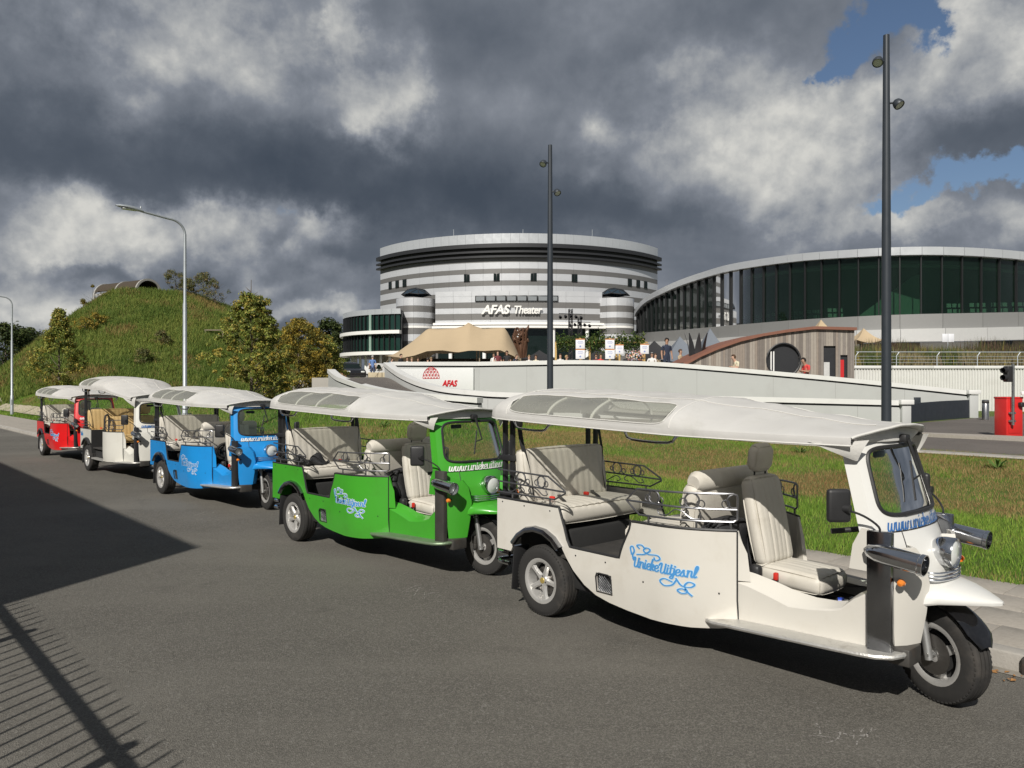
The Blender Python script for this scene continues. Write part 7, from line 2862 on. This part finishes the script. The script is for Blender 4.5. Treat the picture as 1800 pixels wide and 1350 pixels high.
def person(label, loc, rz, pose, shirt, legs, skin=0, hair=0, H=1.75, group=None):
    """One continuous skinned body; front faces local -y."""
    s = H / 1.75
    J = {'pel': (0, 0, .95, .135, .10), 'waist': (0, 0, 1.08, .125, .09), 'chest': (0, 0, 1.30, .155, .105), 'neck': (0, .005, 1.475, .055, .055), 'head0': (0, -.012, 1.56, .072, .085), 'head1': (0, -.012, 1.65, .078, .095), 'head2': (0, -.005, 1.735, .05, .06)}
    for sd, sx in (('l', 1), ('r', -1)):
        J['hip' + sd] = (sx * .09, 0, .88, .085, .09)
        J['knee' + sd] = (sx * .10, -.02, .50, .058, .062)
        J['ank' + sd] = (sx * .105, .0, .09, .042, .045)
        J['toe' + sd] = (sx * .115, -.15, .035, .038, .03)
        J['sho' + sd] = (sx * .185, .01, 1.40, .062, .062)
        J['elb' + sd] = (sx * .235, .03, 1.12, .043, .043)
        J['wri' + sd] = (sx * .24, -.04, .89, .030, .030)
        J['han' + sd] = (sx * .235, -.065, .79, .022, .038)
    if pose in ('phone', 'walkphone'):
        for sd, sx in (('l', 1), ('r', -1)):
            J['elb' + sd] = (sx * .22, -.02, 1.13, .043, .043)
            J['wri' + sd] = (sx * .10, -.24, 1.18, .030, .030)
            J['han' + sd] = (sx * .05, -.30, 1.21, .022, .038)
        for k in ('neck', 'head0', 'head1', 'head2'):
            v = J[k]
            J[k] = (v[0], v[1] - .06 - (v[2] - 1.45) * .35, v[2] - .02 - (v[2] - 1.45) * .08) + v[3:]
    if pose in ('walk', 'walkphone'):
        J['kneel'] = (.10, -.16, .53, .058, .062); J['ankl'] = (.10, -.20, .12, .042, .045); J['toel'] = (.11, -.34, .09, .038, .03)
        J['kneer'] = (-.10, .04, .50, .058, .062); J['ankr'] = (-.10, .26, .14, .042, .045); J['toer'] = (-.11, .16, .04, .038, .03)
    if pose == 'sit':
        dz = -.45
        for k in list(J):
            v = J[k]
            if k[:3] in ('pel', 'wai', 'che', 'nec', 'hea', 'sho', 'hip', 'elb', 'wri', 'han'):
                J[k] = (v[0], v[1], v[2] + dz) + v[3:]
        for sd, sx in (('l', 1), ('r', -1)):
            J['knee' + sd] = (sx * .12, -.42, .50, .058, .062)
            J['ank' + sd] = (sx * .12, -.40, .09, .042, .045)
            J['toe' + sd] = (sx * .12, -.54, .035, .038, .03)
            J['elb' + sd] = (sx * .26, -.08, .72, .043, .043)
            J['wri' + sd] = (sx * .14, -.30, .74, .030, .030)
            J['han' + sd] = (sx * .09, -.38, .75, .022, .038)
    E = [('pel', 'waist'), ('waist', 'chest'), ('chest', 'neck'), ('neck', 'head0'), ('head0', 'head1'), ('head1', 'head2')]
    for sd in 'lr':
        E += [('pel', 'hip' + sd), ('hip' + sd, 'knee' + sd), ('knee' + sd, 'ank' + sd), ('ank' + sd, 'toe' + sd), ('chest', 'sho' + sd), ('sho' + sd, 'elb' + sd), ('elb' + sd, 'wri' + sd), ('wri' + sd, 'han' + sd)]
    ks = list(J)
    me = bpy.data.meshes.new('body')
    me.from_pydata([Vector(J[k][:3]) * s for k in ks], [(ks.index(a), ks.index(b)) for a, b in E], [])
    ob = bpy.data.objects.new('body', me)
    COL.objects.link(ob)
    md = ob.modifiers.new('Skin', 'SKIN')
    if not me.skin_vertices:
        me.attributes.new('skin', 'FLOAT', 'POINT') if False else None
        bmz = bmesh.new(); bmz.from_mesh(me); bmz.verts.layers.skin.verify(); bmz.to_mesh(me); bmz.free()
    for i, k in enumerate(ks):
        sv = me.skin_vertices[0].data[i]
        sv.radius = (J[k][3] * s, J[k][4] * s)
        sv.use_root = (k == 'pel')
    sb = ob.modifiers.new('Sub', 'SUBSURF')
    sb.levels = 1
    sb.render_levels = 1
    dg = bpy.context.evaluated_depsgraph_get()
    bm_ = bpy.data.meshes.new_from_object(ob.evaluated_get(dg))
    bpy.data.objects.remove(ob)
    bm_.materials.clear()
    for m_ in (SKIN[skin], shirt, legs, C_BLACK):
        bm_.materials.append(m_)
    segs = [(Vector(J[a][:3]) * s, Vector(J[b][:3]) * s, a, b) for a, b in E]
    for p in bm_.polygons:
        best, bi = 9, None
        for (a, b, na, nb) in segs:
            ab = b - a
            t_ = max(0, min(1, (p.center - a).dot(ab) / max(1e-9, ab.length_squared)))
            d_ = (p.center - (a + ab * t_)).length
            if d_ < best:
                best, bi = d_, (na, nb, t_)
        na, nb, t_ = bi
        if nb[:3] in ('hea', 'han') or na[:3] in ('hea',) or (na == 'neck') or (nb[:3] == 'wri') or (na[:3] == 'sho' and t_ > .75):
            mi_ = 0
        elif nb[:3] in ('kne', 'ank', 'hip') and not (nb[:3] == 'hip' and t_ < .3):
            mi_ = 2
        elif nb[:3] == 'toe':
            mi_ = 3
        else:
            mi_ = 1
        if na == 'ank':
            mi_ = 3
        p.material_index = mi_
        p.use_smooth = True
    root = empty('person', loc, rz, label, 'person', group)
    o = bpy.data.objects.new('body', bm_)
    link(o, root)
    hc = Vector(J['head1'][:3]) * s
    hr = MB()
    # hair cap: covers crown and back of the head
    rows_ = []
    for a in np.linspace(0, PI * .62, 8):
        rows_.append([hc + Vector((.098 * s * sin(a) * cos(q), .118 * s * sin(a) * sin(q) + .012 * s, .125 * s * cos(a) if sin(q) > -.35 or a < .75 else .125 * s * cos(min(a, .95)))) + Vector((0, 0, .004)) for q in np.linspace(0, 2 * PI, 17)])
    hr.grid(rows_)
    hr.build('hair', HAIR[hair], root, angle=70)
    fc = MB()
    fy = hc.y - .094 * s
    fc.add([(-.012 * s, fy, hc.z - .03 * s), (.012 * s, fy, hc.z - .03 * s), (0, fy - .022 * s, hc.z - .028 * s), (0, fy, hc.z + .012 * s)], [(0, 2, 3), (2, 1, 3), (0, 1, 2)])
    fc.build('nose', SKIN[skin], root)
    ey = MB()
    for sx in (-1, 1):
        ey.lathe([(0, .004), (.008 * s, .002), (.010 * s, 0)], 8, Matrix.Rotation(PI / 2, 3, 'X'), (sx * .030 * s, hc.y - .083 * s, hc.z + .008 * s))
        ey.box((sx * .030 * s, hc.y - .086 * s, hc.z + .028 * s), (.026 * s, .006, .006))
    ey.box((0, hc.y - .088 * s, hc.z - .055 * s), (.036 * s, .008, .007))
    ey.build('face_features', HAIR[0], root)
    return root


def spot(px, Z, z=PZ):
    return Vector(((px - 900) / FPX * Z, Z, z))


person('man in navy polo shirt standing behind the plaza wall near the petal sculpture', spot(1172, 36.0), .2, 'stand', C_NAVY, C_NAVY, 1, 0, 1.84)
pr1 = spot(1294, 33.2)
person('person in cream shirt looking at a phone on the slope before the timber pavilion', (pr1.x, pr1.y, 1.42), rad(-80), 'walkphone', C_CREAM, C_BEIGE, 0, 1, 1.72)
pr2 = spot(1417, 33.0)
person('man in coral red shirt looking at a phone by the round window', (pr2.x, pr2.y, 1.20), rad(-75), 'walkphone', C_CORAL, C_JEAN, 1, 0, 1.80)
person('person in blue shirt and jeans standing on the car ramp, seen from behind', spot(655, 56), PI + .1, 'stand', C_BLUE, C_JEAN, 0, 3, 1.78)
person('person in light blue shirt bending at the left end of the tent', spot(687, 52), 1.2, 'phone', C_BLUE, C_JEAN, 0, 1, 1.45)
for k, (px, Z, rz, ps, sh_, hr_, lb, H) in enumerate((
        (875, 42, .3, 'stand', C_BORD, 1, 'person in dark red top behind the wall, left of the pair near the tent edge', 1.50),
        (891, 42.3, -.2, 'stand', C_BLACK, 0, 'person in black top with dark hair behind the wall beside the tent edge', 1.52),
        (906, 44, .9, 'phone', C_NAVY, 1, 'person in navy behind the wall at the right edge of the tent', 1.40),
        (716, 50, .4, 'sit', C_WHITE, 1, 'seated guest in white at the left end under the stretch tent', 1.75),
        (724, 51, -.6, 'sit', C_BEIGE, 2, 'seated blond guest in beige under the stretch tent', 1.75),
        (735, 50.5, .2, 'sit', C_BORD, 1, 'seated guest in dark red under the stretch tent', 1.7),
        (752, 51, 2.6, 'sit', C_BLACK, 0, 'seated guest in black left of the beer kegs', 1.75),
        (758, 50, .5, 'sit', C_WHITE, 2, 'seated blond guest in white left of the beer kegs', 1.7),
        (705, 52, 1.0, 'stand', C_BLACK, 0, 'standing guest in black at the left pole of the tent', 1.72),
        (868, 50, -.4, 'stand', C_WHITE, 1, 'standing guest in white under the right part of the tent', 1.7),
        (930, 47, .2, 'sit', C_WHITE, 2, 'seated blond guest in white beside the sculpture', 1.75),
        (942, 46, -.3, 'sit', C_CREAM, 1, 'seated guest in cream left of the mast', 1.72),
        (985, 45, .2, 'sit', C_WHITE, 1, 'seated guest in white just right of the mast', 1.75),
        (996, 46, 1.2, 'sit', C_BEIGE, 2, 'seated blond guest in beige right of the mast', 1.7),
        (1048, 45, -.4, 'sit', C_BORD, 1, 'seated guest in dark red between the double posters', 1.75),
        (1056, 44.5, .5, 'sit', C_CORAL, 1, 'seated guest in coral between the double posters', 1.72),
        (1102, 44, .2, 'sit', C_BLACK, 0, 'seated guest in black left of the flower arrangement', 1.75),
        (1146, 43, -.3, 'sit', C_WHITE, 3, 'seated grey haired guest right of the last poster', 1.75),
        (1152, 44, .6, 'sit', C_BEIGE, 1, 'seated guest in beige right of the last poster', 1.72),
        (1196, 38.5, .9, 'sit', C_BEIGE, 1, 'seated guest in beige at the low end of the timber pavilion', 1.72))):
    p_ = spot(px, Z)
    if ps == 'sit':
        p_.z = PZ + .15
    person(lb, p_, rz, ps, sh_, C_JEAN, k % 2, hr_, H, 'guests on the plaza')
    if ps == 'sit':
        st_o = empty('plaza_stool', (p_.x, p_.y, PZ), rz, 'stool under the guest: ' + lb[:0] + lb.replace('seated ', 'the '), 'stool', 'stools on the plaza')
        MB().rbox((0, .02, .56), (.38, .38, .05), .02, 1).build('seat', M_TIMB, st_o)
        for sx in (-.14, .14):
            for sy in (-.12, .16):
                MB().tube([(sx, sy, 0), (sx, sy, .55)], .016, 5).build('leg', M_TIMB, st_o)


# ================================================================== parked cars left of the tent, planters, boxes
def small_car(label, px, Z, rz, m_, z=PZ):
    c = empty('parked_car', spot(px, Z, z), rz, label, 'car', 'cars parked by the glass wing')
    side = [(-1.9, .30), (-1.88, .62), (-1.75, .86), (-1.45, .95), (-1.05, 1.36), (-.6, 1.46), (.15, 1.45), (.55, 1.30), (.95, .96), (1.55, .86), (1.88, .68), (1.95, .42), (1.92, .28)]
    P = crom([(a, b_, 0) for a, b_ in side], 3)
    wid = lambda z_: .84 if z_ < .9 else .84 - (z_ - .9) * .42
    b = MB()
    b.slab([[(p.x, -wid(p.y), p.y), (p.x, -wid(p.y) * .5, p.y + .01), (p.x, wid(p.y) * .5, p.y + .01), (p.x, wid(p.y), p.y)] for p in P], [[(p.x, -wid(p.y), .25), (p.x, -.4, .25), (p.x, .4, .25), (p.x, wid(p.y), .25)] for p in P])
    b.build('body', m_, c, angle=35)
    for sy in (-1, 1):
        for (x0_, x1_) in ((-.98, -.2), (-.12, .62)):
            g_ = MB()
            g_.prism([(x0_ if x0_ > -.5 else x0_, .97), (x1_, .97), (min(x1_, .38), 1.32), (max(x0_ + .26, -.72), 1.36)], .03, Matrix(((1, 0, 0), (0, 0, 1), (0, 1, 0))), (0, sy * .80 - .015, 0))
            g_.build('side_window', M_GLAZ, c, smooth=False)
    MB().add([(.60, -.64, 1.285), (.60, .64, 1.285), (.97, .78, .975), (.97, -.78, .975)], [(0, 1, 2, 3)]).build('windscreen', M_GLAZ, c, smooth=False)
    for sy in (-1, 1):
        MB().rbox((1.86, sy * .58, .66), (.16, .30, .13), .04, 2).build('headlight', M_LENS, c)
        for x in (-1.2, 1.22):
            w_ = MB().lathe([(0, -.09), (.2, -.09), (.29, -.08), (.30, 0), (.29, .09), (.2, .09), (0, .09)], 18, Matrix.Rotation(PI / 2, 3, 'X'), (x, sy * .76, .30)).build('wheel', M_RUBBER, c)
            MB().lathe([(0, .0), (.17, .0)], 14, Matrix.Rotation(PI / 2 * sy * -1, 3, 'X'), (x, sy * .855, .30)).build('rim', M_ALU, w_)


P_CARB = mat('car_black', (.012, .012, .014), .18, coat=.6)
P_CARW = mat('car_white', (.62, .62, .61), .2, coat=.5)
small_car('black parked car under the glass wing left of the blue shirted person', 612, 62, rad(-60), P_CARB)
small_car('white parked car under the glass wing right of the blue shirted person', 674, 66, rad(-35), P_CARW)
P_MOTO = mat('moto_black', (.02, .02, .022), .3, coat=.4)
pl_ = spot(672, 52)
bxp = empty('timber_planter', pl_, .05, 'low pale timber block at the top of the car ramp', 'block')
for k in range(2):
    MB().rbox((-.46 + k * .95, 0, .24), (.92, .5, .48), .02, 1).build('block', mat('pale_timber', (.42, .36, .25), .85, var=.15), bxp)
cb = empty('cardboard_box', spot(602, 52), .3, 'brown cardboard box left of the black car', 'box')
MB().rbox((0, 0, .25), (.5, .42, .5), .01, 1).build('carton', mat('cardboard', (.22, .13, .07), .9, var=.15), cb)
MB().box((0, .26, .55), (.5, .02, .2), M=Matrix.Rotation(.5, 3, 'X')).build('flap', MATS['cardboard'], cb)
